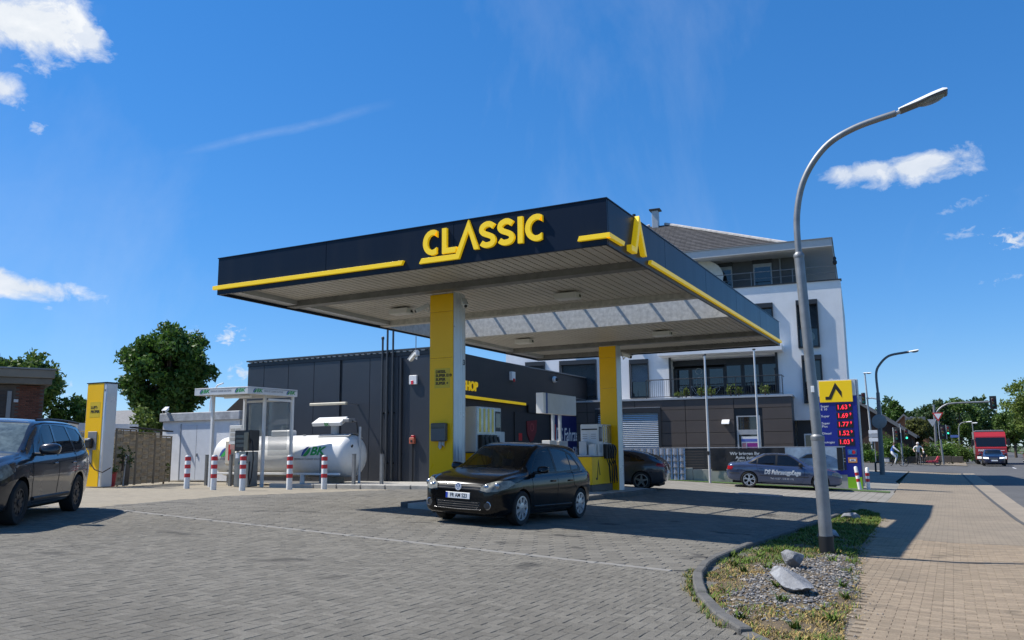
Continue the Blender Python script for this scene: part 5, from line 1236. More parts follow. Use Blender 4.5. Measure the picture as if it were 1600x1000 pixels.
# ================================================================ WALL, FENCE AND BANNERS BEFORE THE BUILDING
FA = Vector((-13.6,36.95,0)); FD = Vector((.992,.125,0)); rzF = atan2(FD.y, FD.x)
def FW_(u): p = FA+FD*u; return (p.x, p.y, gz(p.x,p.y)-.02)
fw_ = thing('plinth_wall', 'low concrete retaining wall under the dark slatted fence', 'wall', FW_(0), rzF)
for i in range(6):
    u = i*1.62; z = FW_(u+.8)[2]-FW_(0)[2]; M().cbox(u+.006,u+1.612,0,.2,z-.2,z+.55,.008).build('concrete_block', K('concrete_pale', (.40,.40,.37), .9, var=.15, vscale=2, dirt=(.22,.22,.2,.6), dscale=1.2), fw_)
fs_ = thing('slat_fence', 'dark horizontal slat fence on the concrete wall before the building', 'fence', FW_(0), rzF)
z00 = FW_(0)[2]
for i in range(6):
    M().cbox(i*1.9-.04,i*1.9+.04,.06,.14,.3,1.42-z00,.004).build('post', anth, fs_)
for j in range(8): M().cbox(-.1,9.7,.04,.058,.46-z00+j*.12,.46-z00+j*.12+.105,.003).build('slat', K('slat_anthracite', (.03,.031,.034), .5, var=.12), fs_)
M().cbox(-.1,9.7,.03,.15,1.425-z00,1.455-z00,.003).build('top_rail', light_grey, fs_)
bk = thing('workshop_banner', 'creased black mesh banner with white lettering on the slat fence', 'banner', FW_(0), rzF)
b = M(); n = 26
for i in range(n+1):
    for j in range(7):
        x = 4.1+3.1*i/n; b.v.append((x, -.02-.03*sin(i*1.1+j*.8)*sin(j*.9+i*.35)-.02*RND.random(), .42-z00+.98*j/6))
b.f = [(i*7+j,(i+1)*7+j,(i+1)*7+j+1,i*7+j+1) for i in range(n) for j in range(6)]
b.build('cloth', K('banner_black', (.02,.02,.023), .55, var=.1), bk, 60, fix=False)
for i, (tx, sz, z) in enumerate((('Wir bringen Ihr',.19,1.17),('Auto zum',.19,1.0),('Strahlen',.19,.84))): text('lettering', tx, sz, frame((1,0,0),(0,0,1),(0,-1,0),(5.55,-.10,z-z00)), clean_white, bk, .003, .004, 'CENTER', 1.05)
for z, w_ in ((.70,1.1),(.64,.8)): M().box(5.55-w_/2,5.55+w_/2,-.104,-.10,z-z00,z+.025-z00).build('small_print', light_grey, bk)
cb = thing('car_banner', 'pale blue printed banner with a shiny car on the slat fence', 'banner', FW_(0), rzF)
M().box(7.25,9.6,-.05,-.035,.45-z00,1.42-z00).build('cloth', K('banner_pale', (.42,.50,.58), .5, var=.45, vscale=1.6), cb)
cm = frame((1,0,0),(0,0,1),(0,-1,0),(0,-.051,-z00)); M().prism([(7.4,.6),(7.5,.85),(7.8,.95),(8.1,1.15),(8.7,1.2),(9.2,1.0),(9.5,.8),(9.5,.55)], .004, cm).build('printed_car', K('print_carblue', (.12,.2,.32), .4, var=.5, vscale=3), cb); M().prism([(7.9,.96),(8.15,1.12),(8.6,1.15),(8.95,.98)], .007, cm).build('printed_window', anth, cb); M().box(9.35,9.58,-.07,-.057,.46-z00,1.4-z00).build('dark_stripe', black, cb)
ts = thing('tile_screen', 'silver pressed-metal tile pattern screen behind the dark hatchback', 'screen', FW_(0), rzF)
tm_ = K('tile_silver', (.42,.43,.45), .28, .75, var=.15, vscale=4); TSU = (.0,2.95)
M().box(TSU[0],TSU[1],-.12,-.10,.02-z00,1.44-z00).build('backing', mid_grey, ts)
for j in range(5):
    for i in range(10):
        cx = TSU[0]+.15+i*.295; cz = .16-z00+j*.28; b = M()
        for k in range(8):
            a = k/7*pi; b.v += [(cx-.145*cos(a), -.125-.10*sin(a)**.7, cz-.135), (cx-.145*cos(a), -.125-.03*sin(a), cz+.14), (cx-.145*cos(a), -.122, cz-.136)]
        b.f = [(3*k,3*k+3,3*k+4,3*k+1) for k in range(7)]+[(3*k+2,3*k+5,3*k+3,3*k) for k in range(7)]; b.build('tile', tm_, ts, 40, fix=False)
# flagpoles
for (x, y, zt, lb) in ((-9.40,36.5,5.5,'bare white flagpole left of the sedan'),(-7.91,39.9,6.0,'bare white flagpole rising behind the sedan roof')):
    z = gz(x,y); t = thing('flagpole', lb, 'flagpole', (x,y,z), 0, 'bare flagpoles'); M().tube([(0,0,-.1),(0,0,2.4),(0,0,zt-z)], [.055,.05,.04], 12).build('pole', K('pole_white', (.62,.63,.64), .35, .2, var=.05), t, 50); M().lathe([(.05,0),(.09,.03),(.05,.07)], 12, Matrix.Translation((0,0,zt-z))).build('finial', black, t, 40); M().cbox(-.05,.05,-.09,-.05,1.2,1.36,.006).build('cleat', black, t)
# ================================================================ VEHICLES
def pchip(tab):
    xs = [a for a, b in tab]; ysv = [b for a, b in tab]; n = len(xs); h = [xs[i+1]-xs[i] for i in range(n-1)]; dl = [(ysv[i+1]-ysv[i])/h[i] for i in range(n-1)]
    m = [dl[0]] + [0 if dl[i-1]*dl[i] <= 0 else 2*dl[i-1]*dl[i]/(dl[i-1]+dl[i]) for i in range(1,n-1)] + [dl[-1]]
    def f(x):
        if x <= xs[0]: return ysv[0]
        if x >= xs[-1]: return ysv[-1]
        for i in range(n-1):
            if x <= xs[i+1]: break
        t = (x-xs[i])/h[i]; t2, t3 = t*t, t*t*t
        return ysv[i]*(2*t3-3*t2+1)+h[i]*m[i]*(t3-2*t2+t)+ysv[i+1]*(3*t2-2*t3)+h[i]*m[i+1]*(t3-t2)
    return f
def inside(p, poly):
    x, y = p; r = False; n = len(poly)
    for i in range(n):
        x1, y1 = poly[i]; x2, y2 = poly[(i+1)%n]
        if (y1 > y) != (y2 > y) and x < (x2-x1)*(y-y1)/(y2-y1)+x1: r = not r
    return r
def cut_faces(bm, poly, axis, cond, do_cut=True):
    ia, ib = {'y': (0,2), 'x': (1,2), 'z': (0,1)}[axis]; ax = 'xyz'.index(axis)
    xs = [p[0] for p in poly]; ys_ = [p[1] for p in poly]; pad = .02
    def near(f):
        c = [v.co for v in f.verts]
        return (max(v[ia] for v in c) > min(xs)-pad and min(v[ia] for v in c) < max(xs)+pad and max(v[ib] for v in c) > min(ys_)-pad and min(v[ib] for v in c) < max(ys_)+pad and cond(f))
    n = len(poly)
    for i in range(n if do_cut else 0):
        p, q = poly[i], poly[(i+1)%n]; d = (q[0]-p[0], q[1]-p[1]); l = hypot(*d)
        if l < 1e-6: continue
        co = Vector((0,0,0)); co[ia] = p[0]; co[ib] = p[1]; no = Vector((0,0,0)); no[ia] = -d[1]/l; no[ib] = d[0]/l
        fs = [f for f in bm.faces if near(f)]
        geom = list({v for f in fs for v in f.verts})+list({e for f in fs for e in f.edges})+fs
        bmesh.ops.bisect_plane(bm, geom=geom, dist=1e-5, plane_co=co, plane_no=no)
    out = []
    for f in bm.faces:
        c = f.calc_center_median()
        if inside((c[ia], c[ib]), poly) and cond(f): out.append(f)
    return out
class Car:
    def __init__(s, name, label, cat, paint, spec, group=None):
        s.t = thing(name, label, cat, (0,0,0), 0, group); s.sp = spec; s.paint = paint
        L = spec['L']; top, belt, wid, low, wr = (pchip(spec[k]) for k in ('top','belt','wid','low','roofw')); s.wid = wid
        n = 64; xs = [-L/2+L*i/n for i in range(n+1)]; xs[0] += .001; xs[-1] -= .001
        extra = [-L/2+.02,-L/2+.05, L/2-.02, L/2-.05, L/2-.035]; xs = sorted(xs+extra)
        bm = bmesh.new(); rings = []
        for x in xs:
            w, zb_, zt_, zl, yr = wid(x), belt(x), top(x), low(x), wr(x)*wid(x)
            zb_ = min(zb_, zt_-.015); hgt = zb_-zl; crown = spec.get('crown',.03)
            P = [(0,zl),(.55*w,zl),(.84*w,zl+.005),(.94*w,zl+.05*hgt+.01),(.972*w,zl+.14*hgt),(.982*w,zl+.28*hgt),(.99*w,zl+.45*hgt),(1.0*w,zl+.62*hgt),(.997*w,zl+.74*hgt),(.985*w,zl+.86*hgt),(.962*w,zb_-.025),(.935*w,zb_)]
            gh = zt_-zb_; yb = .935*w
            k = crown if gh > .2 else crown*.9
            zr = zt_-k-min(.045,.25*gh)
            for j in range(1,7):
                u = j/6; yy = yb+(yr-yb)*(u**1.25); P.append((yy, zb_+(zr-zb_)*u))
            P += [(yr*.955, zt_-k-.012 if gh > .2 else zt_-k*.9), (yr*.86, zt_-k*.62), (yr*.6, zt_-k*.26), (yr*.3, zt_-k*.06), (0, zt_)]
            rings.append([bm.verts.new((x, y, z)) for y, z in P])
        m = len(rings[0])
        for i in range(len(rings)-1):
            for j in range(m-1): bm.faces.new((rings[i][j], rings[i][j+1], rings[i+1][j+1], rings[i+1][j]))
        for r, fl in ((rings[0], True), (rings[-1], False)):   # end caps as strips between axis and side
            for j in range(m//2-1):
                q = [r[j], r[j+1], r[m-2-j], r[m-1-j]]; bm.faces.new(q if fl else q[::-1])
            if m % 2: 
                j = m//2-1; q = [r[j], r[j+1], r[j+2]]; bm.faces.new(q if fl else q[::-1])
        geom = bm.verts[:]+bm.edges[:]+bm.faces[:]; ret = bmesh.ops.duplicate(bm, geom=geom)
        dv = [g for g in ret['geom'] if isinstance(g, bmesh.types.BMVert)]; df = [g for g in ret['geom'] if isinstance(g, bmesh.types.BMFace)]
        for v in dv: v.co.y *= -1
        bmesh.ops.reverse_faces(bm, faces=df); bmesh.ops.remove_doubles(bm, verts=bm.verts, dist=.0015)
        bmesh.ops.recalc_face_normals(bm, faces=bm.faces); s.bm = bm; s.parts = []
        bm.normal_update(); s.bvh = BVHTree.FromBMesh(bm)
    def arch(s, x, r, z):
        poly = [(x+r*cos(a*2*pi/20), z+r*sin(a*2*pi/20)) for a in range(20)]
        fs = cut_faces(s.bm, poly, 'y', lambda f: True); bmesh.ops.delete(s.bm, geom=fs, context='FACES')
        r2 = r+.035; poly = [(x+r2*cos(a*2*pi/20), z+r2*sin(a*2*pi/20)) for a in range(20)]
        liner = M()
        for sy in (-1,1):
            n = 18; w = s.sp['wid_max']
            for k in range(n+1):
                a = -.25+(pi+.5)*k/n; liner.v += [(x+r*cos(a), sy*(w-.035), z+r*sin(a)), (x+r*cos(a), sy*(w-.40), z+r*sin(a))]
            o = len(liner.v)-2*(n+1); liner.f += [(o+2*k, o+2*k+1, o+2*k+3, o+2*k+2) for k in range(n)]
            liner.f.append(tuple(o+2*k+1 for k in range(n+1)))
        liner.build('wheel_housing', dark_void, s.t, fix=False)
    def part(s, name, poly, axis, cond, m_, off=0.0, split=True, parent=None, label=None, smooth=50):
        """cut a region out of the shell and make it an object (one per side when split)"""
        fs = cut_faces(s.bm, poly, axis, cond)
        if not fs: return []
        sets = ([f for f in fs if f.calc_center_median().y > 0], [f for f in fs if f.calc_center_median().y <= 0]) if split else (fs,)
        res = []
        for q in sets:
            if not q: continue
            vm = {}; vs = []; faces = []
            for f in q:
                for v in f.verts:
                    if v not in vm: vm[v] = len(vs); vs.append(tuple(v.co+v.normal*off))
                faces.append(tuple(vm[v] for v in f.verts))
            b = M(); b.v = vs; b.f = faces; res.append(b.build(name, m_, parent or s.t, smooth, fix=False))
        bmesh.ops.delete(s.bm, geom=fs, context='FACES'); return res
    def finish(s, label=None):
        me = bpy.data.meshes.new('body'); s.bm.to_mesh(me); s.bm.free(); s.body = obj('body', me, s.paint, s.t, 38); return s.body
    def surf(s, x, z, sy=1):
        hit = s.bvh.ray_cast(Vector((x, sy*3, z)), Vector((0,-sy,0)))[0]
        return hit.y if hit else sy*s.wid(x)
    def surf_x(s, y, z, sx=1):
        hit = s.bvh.ray_cast(Vector((sx*5, y, z)), Vector((-sx,0,0)))[0]
        return hit.x if hit else sx*s.sp['L']/2
    def side_text(s, tx, size, x, z, sy, m_, name='lettering', sx=1.0, bold=0, shear=0):
        me = text_mesh(tx, size, .001, bold, 'CENTER', sx, shear).copy(); me.materials.clear()
        for v in me.vertices:
            u = v.co.x*(1 if sy < 0 else -1); px, pz = x+u, z+v.co.y; v.co = (px, s.surf(px,pz,sy)+sy*(.004+v.co.z), pz)
        return obj(name, me, m_, s.t)
def wheel(par, x, y, r, w, style, tyre_m, rim_m, sy):
    mt = frame((1,0,0),(0,0,1),(0,-1,0),(x,y,r)) if sy < 0 else frame((-1,0,0),(0,0,1),(0,1,0),(x,y,r))
    rr_ = r*style.get('rim',.64)
    t_ = M().lathe([(rr_,-w*.45),(r*.93,-w*.5),(r*.985,-w*.4),(r,-w*.25),(r,w*.25),(r*.985,w*.4),(r*.94,w*.5),(rr_+.012,w*.47),(rr_,w*.42)], 36, mt, False).build('wheel', tyre_m, par, 40)
    M().lathe([(rr_+.003,w*.43),(rr_-.02,w*.44),(rr_-.03,w*.30),(rr_-.03,-w*.3)], 32, mt, False).build('rim', rim_m, t_, 40)
    M().lathe([(.01,w*.10),(rr_-.028,w*.10)], 24, mt, False).build('brake_disc', dark_void, t_)
    n = style['n']; kind = style['kind']; b = M()
    for i in range(n):
        a = 2*pi*i/n+.3
        def sp(a0, w0, a1, w1, r0, r1, z0, z1):
            p0, p1 = Vector((cos(a0)*r0, sin(a0)*r0, 0)), Vector((cos(a1)*r1, sin(a1)*r1, 0)); d = (p1-p0).normalized(); nn = Vector((-d.y,d.x,0))
            b.add([mt @ (p0-nn*w0/2+Vector((0,0,z0))), mt @ (p0+nn*w0/2+Vector((0,0,z0))), mt @ (p1+nn*w1/2+Vector((0,0,z1))), mt @ (p1-nn*w1/2+Vector((0,0,z1))), mt @ (p0-nn*w0/2+Vector((0,0,z0-.03))), mt @ (p0+nn*w0/2+Vector((0,0,z0-.03))), mt @ (p1+nn*w1/2+Vector((0,0,z1-.03))), mt @ (p1-nn*w1/2+Vector((0,0,z1-.03)))],
                  [(3,2,1,0),(4,5,6,7),(0,1,5,4),(1,2,6,5),(2,3,7,6),(3,0,4,7)])
        if kind == 'star': sp(a,.09,a,.045,.04,rr_-.02,w*.40,w*.40)
        elif kind == 'y': sp(a,.06,a,.05,.04,rr_*.55,w*.40,w*.41); sp(a,.045,a+.27,.035,rr_*.5,rr_-.015,w*.41,w*.41); sp(a,.045,a-.27,.035,rr_*.5,rr_-.015,w*.41,w*.41)
        else: sp(a,rr_*.26,a,rr_*.34,rr_*.3,rr_-.015,w*.43,w*.42)
    b.build('spokes', rim_m, t_)
    if kind == 'cap': M().lathe([(rr_*.46,w*.432),(rr_*.30,w*.46),(.01,w*.47)], 20, mt, False).build('hub_cap', rim_m, t_, 60); M().lathe([(rr_+.002,w*.44),(rr_*.90,w*.448),(rr_*.88,w*.40)], 30, mt, False).build('cap_ring', rim_m, t_, 50)
    M().lathe([(.055,w*.36),(.05,w*.46),(.01,w*.475)], 14, mt, False).build('hub', style.get('hub', rim_m), t_, 40)
    return t_
car_glass = glass('car_glass', (.010,.012,.013), .62, .015)
car_glass_dark = glass('car_glass_dark', (.006,.007,.009), .93, .015)
lamp_glass = K('headlamp_glass', (.20,.20,.175), .14, .0, var=.55, vscale=16, rvar=.05, spec=.35)
dim_chrome = K('dim_chrome', (.34,.345,.36), .22, .9, var=.05)
lamp_dark = K('headlamp_dark', (.06,.065,.07), .08, .3, var=.3, vscale=12)
tail_red = K('tail_lamp', (.30,.008,.012), .12, var=.1)
trim_blk = K('trim_black', (.012,.012,.012), .45, var=.1)
plate_w = K('plate_white', (.80,.80,.78), .35, var=.02); plate_b = K('plate_blue', (.02,.06,.42), .35, var=.02)
def paint(nm, c, metal=.0, rough=.25, coat=1.0): return K(nm, c, rough, metal, var=.04, vscale=1.5, coat=coat, spec=.25, rvar=.03, dirt=tuple(min(1,x*1.25+.004) for x in c)+(.3,), dscale=1.2)
def interior(car, x0, x1, zf, w, dash_x, seat=True):
    it = M().box(x0, x1, -w, w, zf-.35, zf-.02).build('cabin_floor', dark_void, car.t)
    M().cbox(dash_x-.25, dash_x+.12, -w+.02, w-.02, zf-.1, zf+.05, .03).build('dashboard', trim_blk, it)
    sm = K('seat_cloth', (.07,.072,.075), .85, var=.1)
    for (sx, sy) in ((dash_x-1.0,.36),(dash_x-1.0,-.36),(dash_x-1.85,.36),(dash_x-1.85,-.36)):
        M().cbox(sx-.12,sx+.06,sy-.22,sy+.22,zf-.3,zf+.22,.05).build('seat', sm, it, 40); M().cbox(sx-.12,sx-.02,sy-.12,sy+.12,zf+.25,zf+.40,.03).build('headrest', sm, it, 40)
    M().lathe([(.17,0),(.185,.012),(.17,.024)], 20, frame((0,1,0),(.5,0,.87),(.87,0,-.5),(dash_x-.38,.36,zf+.03)), False).build('steering_wheel', trim_blk, it)
def plate(car, x, z, txt, par, tilt=0, sgn=1):
    m = frame((0,sgn,0),(0,0,1),(sgn,0,0),(x,0,z))
    p = M().add([m @ Vector(v) for v in M().cbox(-.26,.26,-.055,.055,-.012,0,.004).v], M().cbox(0,1,0,1,0,1).f).build('number_plate', plate_w, par)
    M().add([m @ Vector(v) for v in M().box(-.256,-.215,-.051,.051,.0005,.002).v], M().box(0,1,0,1,0,1).f).build('country_band', plate_b, p)
    if txt: text('lettering', txt, .098, m @ Matrix.Translation((.02,0,.002)), black, p, .001, .0012, 'CENTER', .82)
    return p
front_ = lambda f: f.normal.x > .12
rear_ = lambda f: f.normal.x < -.12
side_ = lambda f: abs(f.normal.y) > .35
def place(car, x, y, heading, tilt=True):
    """heading: direction of travel, radians from +X; pitch and roll follow the ground"""
    fx, fy = cos(heading), sin(heading); e = 1.3
    z = sum(gz(x+a*fx*e-b*fy*.7, y+a*fy*e+b*fx*.7) for a in (-1,1) for b in (-1,1))/4
    dz = (gz(x+fx*e, y+fy*e)-gz(x-fx*e, y-fy*e))/(2*e); dl = (gz(x-fy*.7, y+fx*.7)-gz(x+fy*.7, y-fx*.7))/1.4
    ax = Vector((fx, fy, dz)).normalized(); ay = Vector((-fy, fx, dl)); ay = (ay-ax*ay.dot(ax)).normalized(); az = ax.cross(ay)
    car.t.matrix_world = frame(ax, ay, az, (x, y, z))
def mirrors(car, x, z, y, m_, s=1.0):
    for sy in (1,-1):
        bm = bmesh.new(); bmesh.ops.create_cube(bm, size=1); bmesh.ops.subdivide_edges(bm, edges=bm.edges[:], cuts=3, use_grid_fill=True)
        for v in bm.verts:
            p = v.co*2; l = (abs(p.x)**3.2+abs(p.y)**3.2+abs(p.z)**3.2)**(1/3.2); q = p/l; k = 1-.18*(q.y*sy < 0)*abs(q.y)
            v.co = Vector((x+q.x*.075*s*k-.02*q.z, sy*(y+.10*s)+q.y*.115*s, z+.07*s+q.z*.07*s*k))
        me = bpy.data.meshes.new('mirror'); bm.to_mesh(me); bm.free(); o = obj('mirror', me, m_, car.t, 60)
        M().cbox(x-.05,x+.04,min(sy*(y-.12),sy*(y+.05)),max(sy*(y-.12),sy*(y+.05)),z-.02,z+.03,.008).build('mirror_arm', trim_blk, o)
        M().cbox(x-.088*s,x-.078*s,sy*(y+.10*s)-.085*s,sy*(y+.10*s)+.085*s,z+.02*s,z+.12*s,.003).build('mirror_glass', chrome, o)
def handles(car, pts, z, m_):
    for sy in (1,-1):
        for x in pts: y = car.surf(x, z, sy); M().cbox(x-.09,x+.09,min(y-sy*.005,y+sy*.028),max(y-sy*.005,y+sy*.028),z-.016,z+.016,.006).build('door_handle', m_, car.t)
def seams(car, lines, m_=None):
    m_ = m_ or dark_void
    for sy in (1,-1):
        for pts in lines:
            q = []
            for (a, b) in zip(pts, pts[1:]):
                for k in range(6): t = k/6; x, z = a[0]+(b[0]-a[0])*t, a[1]+(b[1]-a[1])*t; q.append((x, car.surf(x,z,sy)+sy*.0005, z))
            x, z = pts[-1]; q.append((x, car.surf(x,z,sy)+sy*.0005, z)); M().tube(q, .0045, 4, False).build('panel_gap', m_, car.t)

# ---- black hatchback in the foreground
gp = paint('paint_black', (.0025,.0025,.003), .0, .2, .35)
spec = dict(L=4.20, wid_max=.89, crown=.035,
 top=[(-2.10,.62),(-2.07,.80),(-2.0,.99),(-1.86,1.08),(-1.64,1.36),(-1.44,1.485),(-1.05,1.525),(-.4,1.54),(.05,1.525),(.33,1.46),(.62,1.305),(.93,1.105),(1.07,1.025),(1.35,.975),(1.65,.925),(1.88,.86),(2.0,.80),(2.07,.73),(2.10,.66)],
 belt=[(-2.10,.60),(-2.0,.92),(-1.7,.99),(-1.0,.965),(0,.93),(.8,.905),(1.1,.90),(1.4,.885),(1.75,.845),(1.95,.785),(2.06,.70),(2.1,.62)],
 wid=[(-2.10,.58),(-2.05,.74),(-1.9,.83),(-1.6,.88),(-1.0,.89),(0,.885),(1.0,.888),(1.4,.888),(1.7,.868),(1.88,.82),(2.0,.755),(2.07,.67),(2.10,.56)],
 low=[(-2.10,.34),(-2.0,.28),(-1.6,.20),(0,.17),(1.6,.18),(1.95,.19),(2.07,.22),(2.10,.27)],
 roofw=[(-2.10,.80),(-1.8,.74),(-1.4,.715),(-.6,.72),(.1,.71),(.4,.72),(.9,.80),(1.1,.85),(1.7,.82),(2.1,.8)])
c = Car('hatchback_car', 'black compact hatchback standing at the pumps, seen from its front', 'car', gp, spec); FA_, RA_ = 1.24, -1.338; R0 = .317
c.arch(FA_, .352, .325); c.arch(RA_, .352, .325)
gl = car_glass
c.part('windscreen', [(-.67,.985),(.67,.985),(.61,1.25),(.525,1.46),(-.525,1.46),(-.61,1.25)], 'x', lambda f: f.normal.x > .25 and f.calc_center_median().x > .1 and f.calc_center_median().z > .96, gl, -.004, False)
c.part('rear_window', [(-.56,1.09),(.56,1.09),(.50,1.36),(-.50,1.36)], 'x', lambda f: f.normal.x < -.25 and f.calc_center_median().x < -1.3, car_glass_dark, -.004, False)
c.part('front_window', [(.80,.955),(.70,1.03),(.40,1.28),(.20,1.39),(-.18,1.435),(-.20,.975)], 'y', side_, gl, -.006)
c.part('rear_side_window', [(-.28,.98),(-.26,1.435),(-.62,1.425),(-.92,1.37),(-.94,1.01)], 'y', side_, car_glass_dark, -.006)
c.part('quarter_window', [(-.98,1.015),(-.96,1.355),(-1.10,1.31),(-1.32,1.09),(-1.30,1.04)], 'y', side_, car_glass_dark, -.006)
c.part('window_trim', [(.90,.925),(.70,1.05),(.38,1.325),(.18,1.435),(-.25,1.475),(-.65,1.465),(-1.14,1.35),(-1.40,1.06),(-1.36,.99),(-.2,.945)], 'y', side_, trim_blk, -.003)
hl = [(.46,.635),(.47,.70),(.56,.765),(.70,.81),(.84,.825),(.875,.77),(.85,.685),(.76,.63),(.60,.61)]
for sgn in (1,-1):
    hp = c.part('headlight', [(sgn*y, z) for y, z in hl], 'x', lambda f: f.normal.x > -.1 and f.calc_center_median().x > 1.35, lamp_glass, .003, False)
    for yy, zz, r in ((.57,.695,.052),(.735,.725,.060)):
        x = c.surf_x(sgn*yy, zz)
        if hp: M().lathe([(r,0),(r*.9,.012),(r*.5,.02),(.005,.024)], 18, frame((0,1,0),(0,0,1),(1,0,0),(x-.008,sgn*yy,zz)), False).build('lamp_ring', dim_chrome, hp[0], 50)
    c.part('fog_light', [(sgn*(.62+.066*cos(a*pi/6)), .375+.055*sin(a*pi/6)) for a in range(12)], 'x', front_, lamp_dark, .002, False)
    x = c.surf_x(sgn*.62, .375); M().lathe([(.066,0),(.075,.012),(.062,.016),(.055,.004)], 20, frame((0,1,0),(0,0,1),(1,0,0),(x-.01,sgn*.62,.375)), False).build('fog_light_ring', dim_chrome, c.t, 50)
c.part('grille', [(-.47,.632),(.47,.632),(.47,.735),(-.47,.735)], 'x', front_, trim_blk, -.012, False)
c.part('lower_grille', [(-.46,.30),(.46,.30),(.50,.44),(-.50,.44)], 'x', front_, trim_blk, -.02, False)
for z in (.655,.70):
    pts = [(c.surf_x(y,z)+.002, y, z) for y in [-.48+.06*i for i in range(17)]]; M().tube(pts, .0045, 5).build('grille_bar', dim_chrome, c.t)
for z in (.33,.37,.41): pts = [(c.surf_x(y,z)+.001, y, z) for y in [-.44+.08*i for i in range(12)]]; M().tube(pts, .006, 5).build('lower_grille_bar', K('dark_chrome', (.12,.12,.125), .25, .8), c.t)
pts = [(c.surf_x(y,.285)+.004, y, .285+.02*abs(y)) for y in [-.5+.1*i for i in range(11)]]; M().tube(pts, .006, 5).build('bumper_trim', dim_chrome, c.t)
x = c.surf_x(0,.685); em = M().lathe([(.062,0),(.066,.008),(.060,.014)], 24, frame((0,1,0),(0,0,1),(1,0,0),(x,0,.685)), True).build('emblem', K('emblem_blue', (.16,.24,.42), .25, .1, var=.05), c.t, 40)
M().lathe([(.066,.0),(.068,.018),(.058,.018),(.056,.012)], 26, frame((0,1,0),(0,0,1),(1,0,0),(x,0,.685)), False).build('emblem_ring', K('emblem_silver', (.75,.76,.78), .3, .2), em, 40)
me_ = frame((0,1,0),(0,0,1),(1,0,0),(x+.014,0,.685))
for p in ([(-.026,.05),(0,.004),(.026,.05)], [(-.052,.02),(-.026,-.048),(0,-.004),(.026,-.048),(.052,.02)]): stroke(p, .012, .004, me_, (None,None), .001).build('emblem_letter', K('emblem_silver', (.75,.76,.78), .3, .2), em)
plate(c, c.surf_x(0,.525)+.014, .525, 'FR AM 523', c.t)
M().tube([(1.10,-.62,1.02),(1.02,-.15,1.055),(.98,.05,1.06)], .008, 5).build('wiper', trim_blk, c.t); M().tube([(1.06,.05,1.03),(1.0,.45,1.04),(.97,.6,1.045)], .008, 5).build('wiper', trim_blk, c.t)
c.part('tail_light', [(-2.1,.82),(-1.72,.86),(-1.78,.98),(-2.1,.99)], 'y', side_, tail_red, .002)
plate(c, c.surf_x(0,.70,-1)-.014, .70, 'FR AM 523', c.t, 0, -1)
seams(c, [[(.86,.92),(.84,.55),(.74,.26)],[(-.23,.94),(-.23,.27)],[(-.95,.98),(-.98,.72),(-1.12,.62)],[(.74,.26),(-.9,.27)],[(1.25,.83),(1.55,.77),(1.62,.70)]])
handles(c, (-.02,-.80), .80, gp); mirrors(c, .66, .955, .885, gp); M().cbox(.58,.74,.985,1.005,.995,1.012,.003).build('indicator', lamp_glass, c.t)
for sy in (1,-1): pts = [(x, c.surf(x,.33,sy)+sy*.004, .33) for x in (-.9,-.4,.2,.75)]; M().tube(pts, .016, 6).build('sill_trim', gp, c.t)
interior(c, -1.4, 1.0, .78, .70, .75); c.finish()
M().box(-1.9,1.85,-.7,.7,.16,.30).build('underbody', dark_void, c.t)
hubm = K('hubcap_silver', (.50,.52,.54), .3, .6, var=.08)
for x in (FA_, RA_):
    for sy in (1,-1): wheel(c.t, x, sy*.785, R0, .205, dict(n=8, kind='cap', rim=.70), rubber, hubm, sy)
place(c, -7.98, 15.24, radians(-90)-.029)

# ---- dark grey mini-van at the left edge
vp = paint('paint_graphite', (.030,.029,.034), .35, .28)
spec = dict(L=4.66, wid_max=.92, crown=.04,
 top=[(-2.33,.62),(-2.30,.9),(-2.22,1.15),(-2.0,1.52),(-1.75,1.60),(-1.0,1.635),(-.2,1.635),(.25,1.60),(.55,1.48),(1.0,1.20),(1.18,1.10),(1.5,1.06),(1.9,.98),(2.12,.90),(2.25,.78),(2.33,.65)],
 belt=[(-2.33,.6),(-2.2,.95),(-1.8,1.10),(-1.0,1.05),(0,1.02),(1.0,.99),(1.5,.965),(2.0,.88),(2.2,.76),(2.33,.62)],
 wid=[(-2.33,.68),(-2.25,.80),(-2.0,.88),(-1.5,.915),(0,.91),(1.2,.918),(1.6,.91),(2.0,.84),(2.2,.72),(2.33,.52)],
 low=[(-2.33,.34),(-2.1,.26),(-1.6,.22),(0,.20),(1.7,.2),(2.2,.22),(2.33,.3)],
 roofw=[(-2.33,.8),(-2.0,.74),(-1.5,.74),(.2,.735),(.6,.75),(1.0,.82),(1.3,.86),(2.33,.8)])
c = Car('minivan_car', 'dark grey compact van at the left edge, seen from its front left corner', 'car', vp, spec); FA_, RA_ = 1.38, -1.38; R0 = .335
c.arch(FA_, .385, .345); c.arch(RA_, .385, .345)
c.part('windscreen', [(-.70,1.06),(.70,1.06),(.64,1.32),(.56,1.555),(-.56,1.555),(-.64,1.32)], 'x', lambda f: f.normal.x > .25 and f.calc_center_median().x > .1 and f.calc_center_median().z > 1.04, K('dusty_screen', (.10,.125,.12), .1, var=.55, vscale=9, spec=.8), -.004, False)
c.part('rear_window', [(-.6,1.18),(.6,1.18),(.54,1.5),(-.54,1.5)], 'x', lambda f: f.normal.x < -.25 and f.calc_center_median().x < -1.6, car_glass_dark, -.004, False)
c.part('front_window', [(.72,1.06),(.55,1.22),(.28,1.46),(.12,1.53),(-.22,1.545),(-.22,1.06)], 'y', side_, car_glass_dark, -.006)
c.part('rear_side_window', [(-.30,1.06),(-.30,1.545),(-.95,1.53),(-1.12,1.10)], 'y', side_, car_glass_dark, -.006)
c.part('quarter_window', [(-1.19,1.12),(-1.04,1.52),(-1.55,1.49),(-1.85,1.26),(-1.80,1.20),(-1.5,1.13)], 'y', side_, car_glass_dark, -.006)
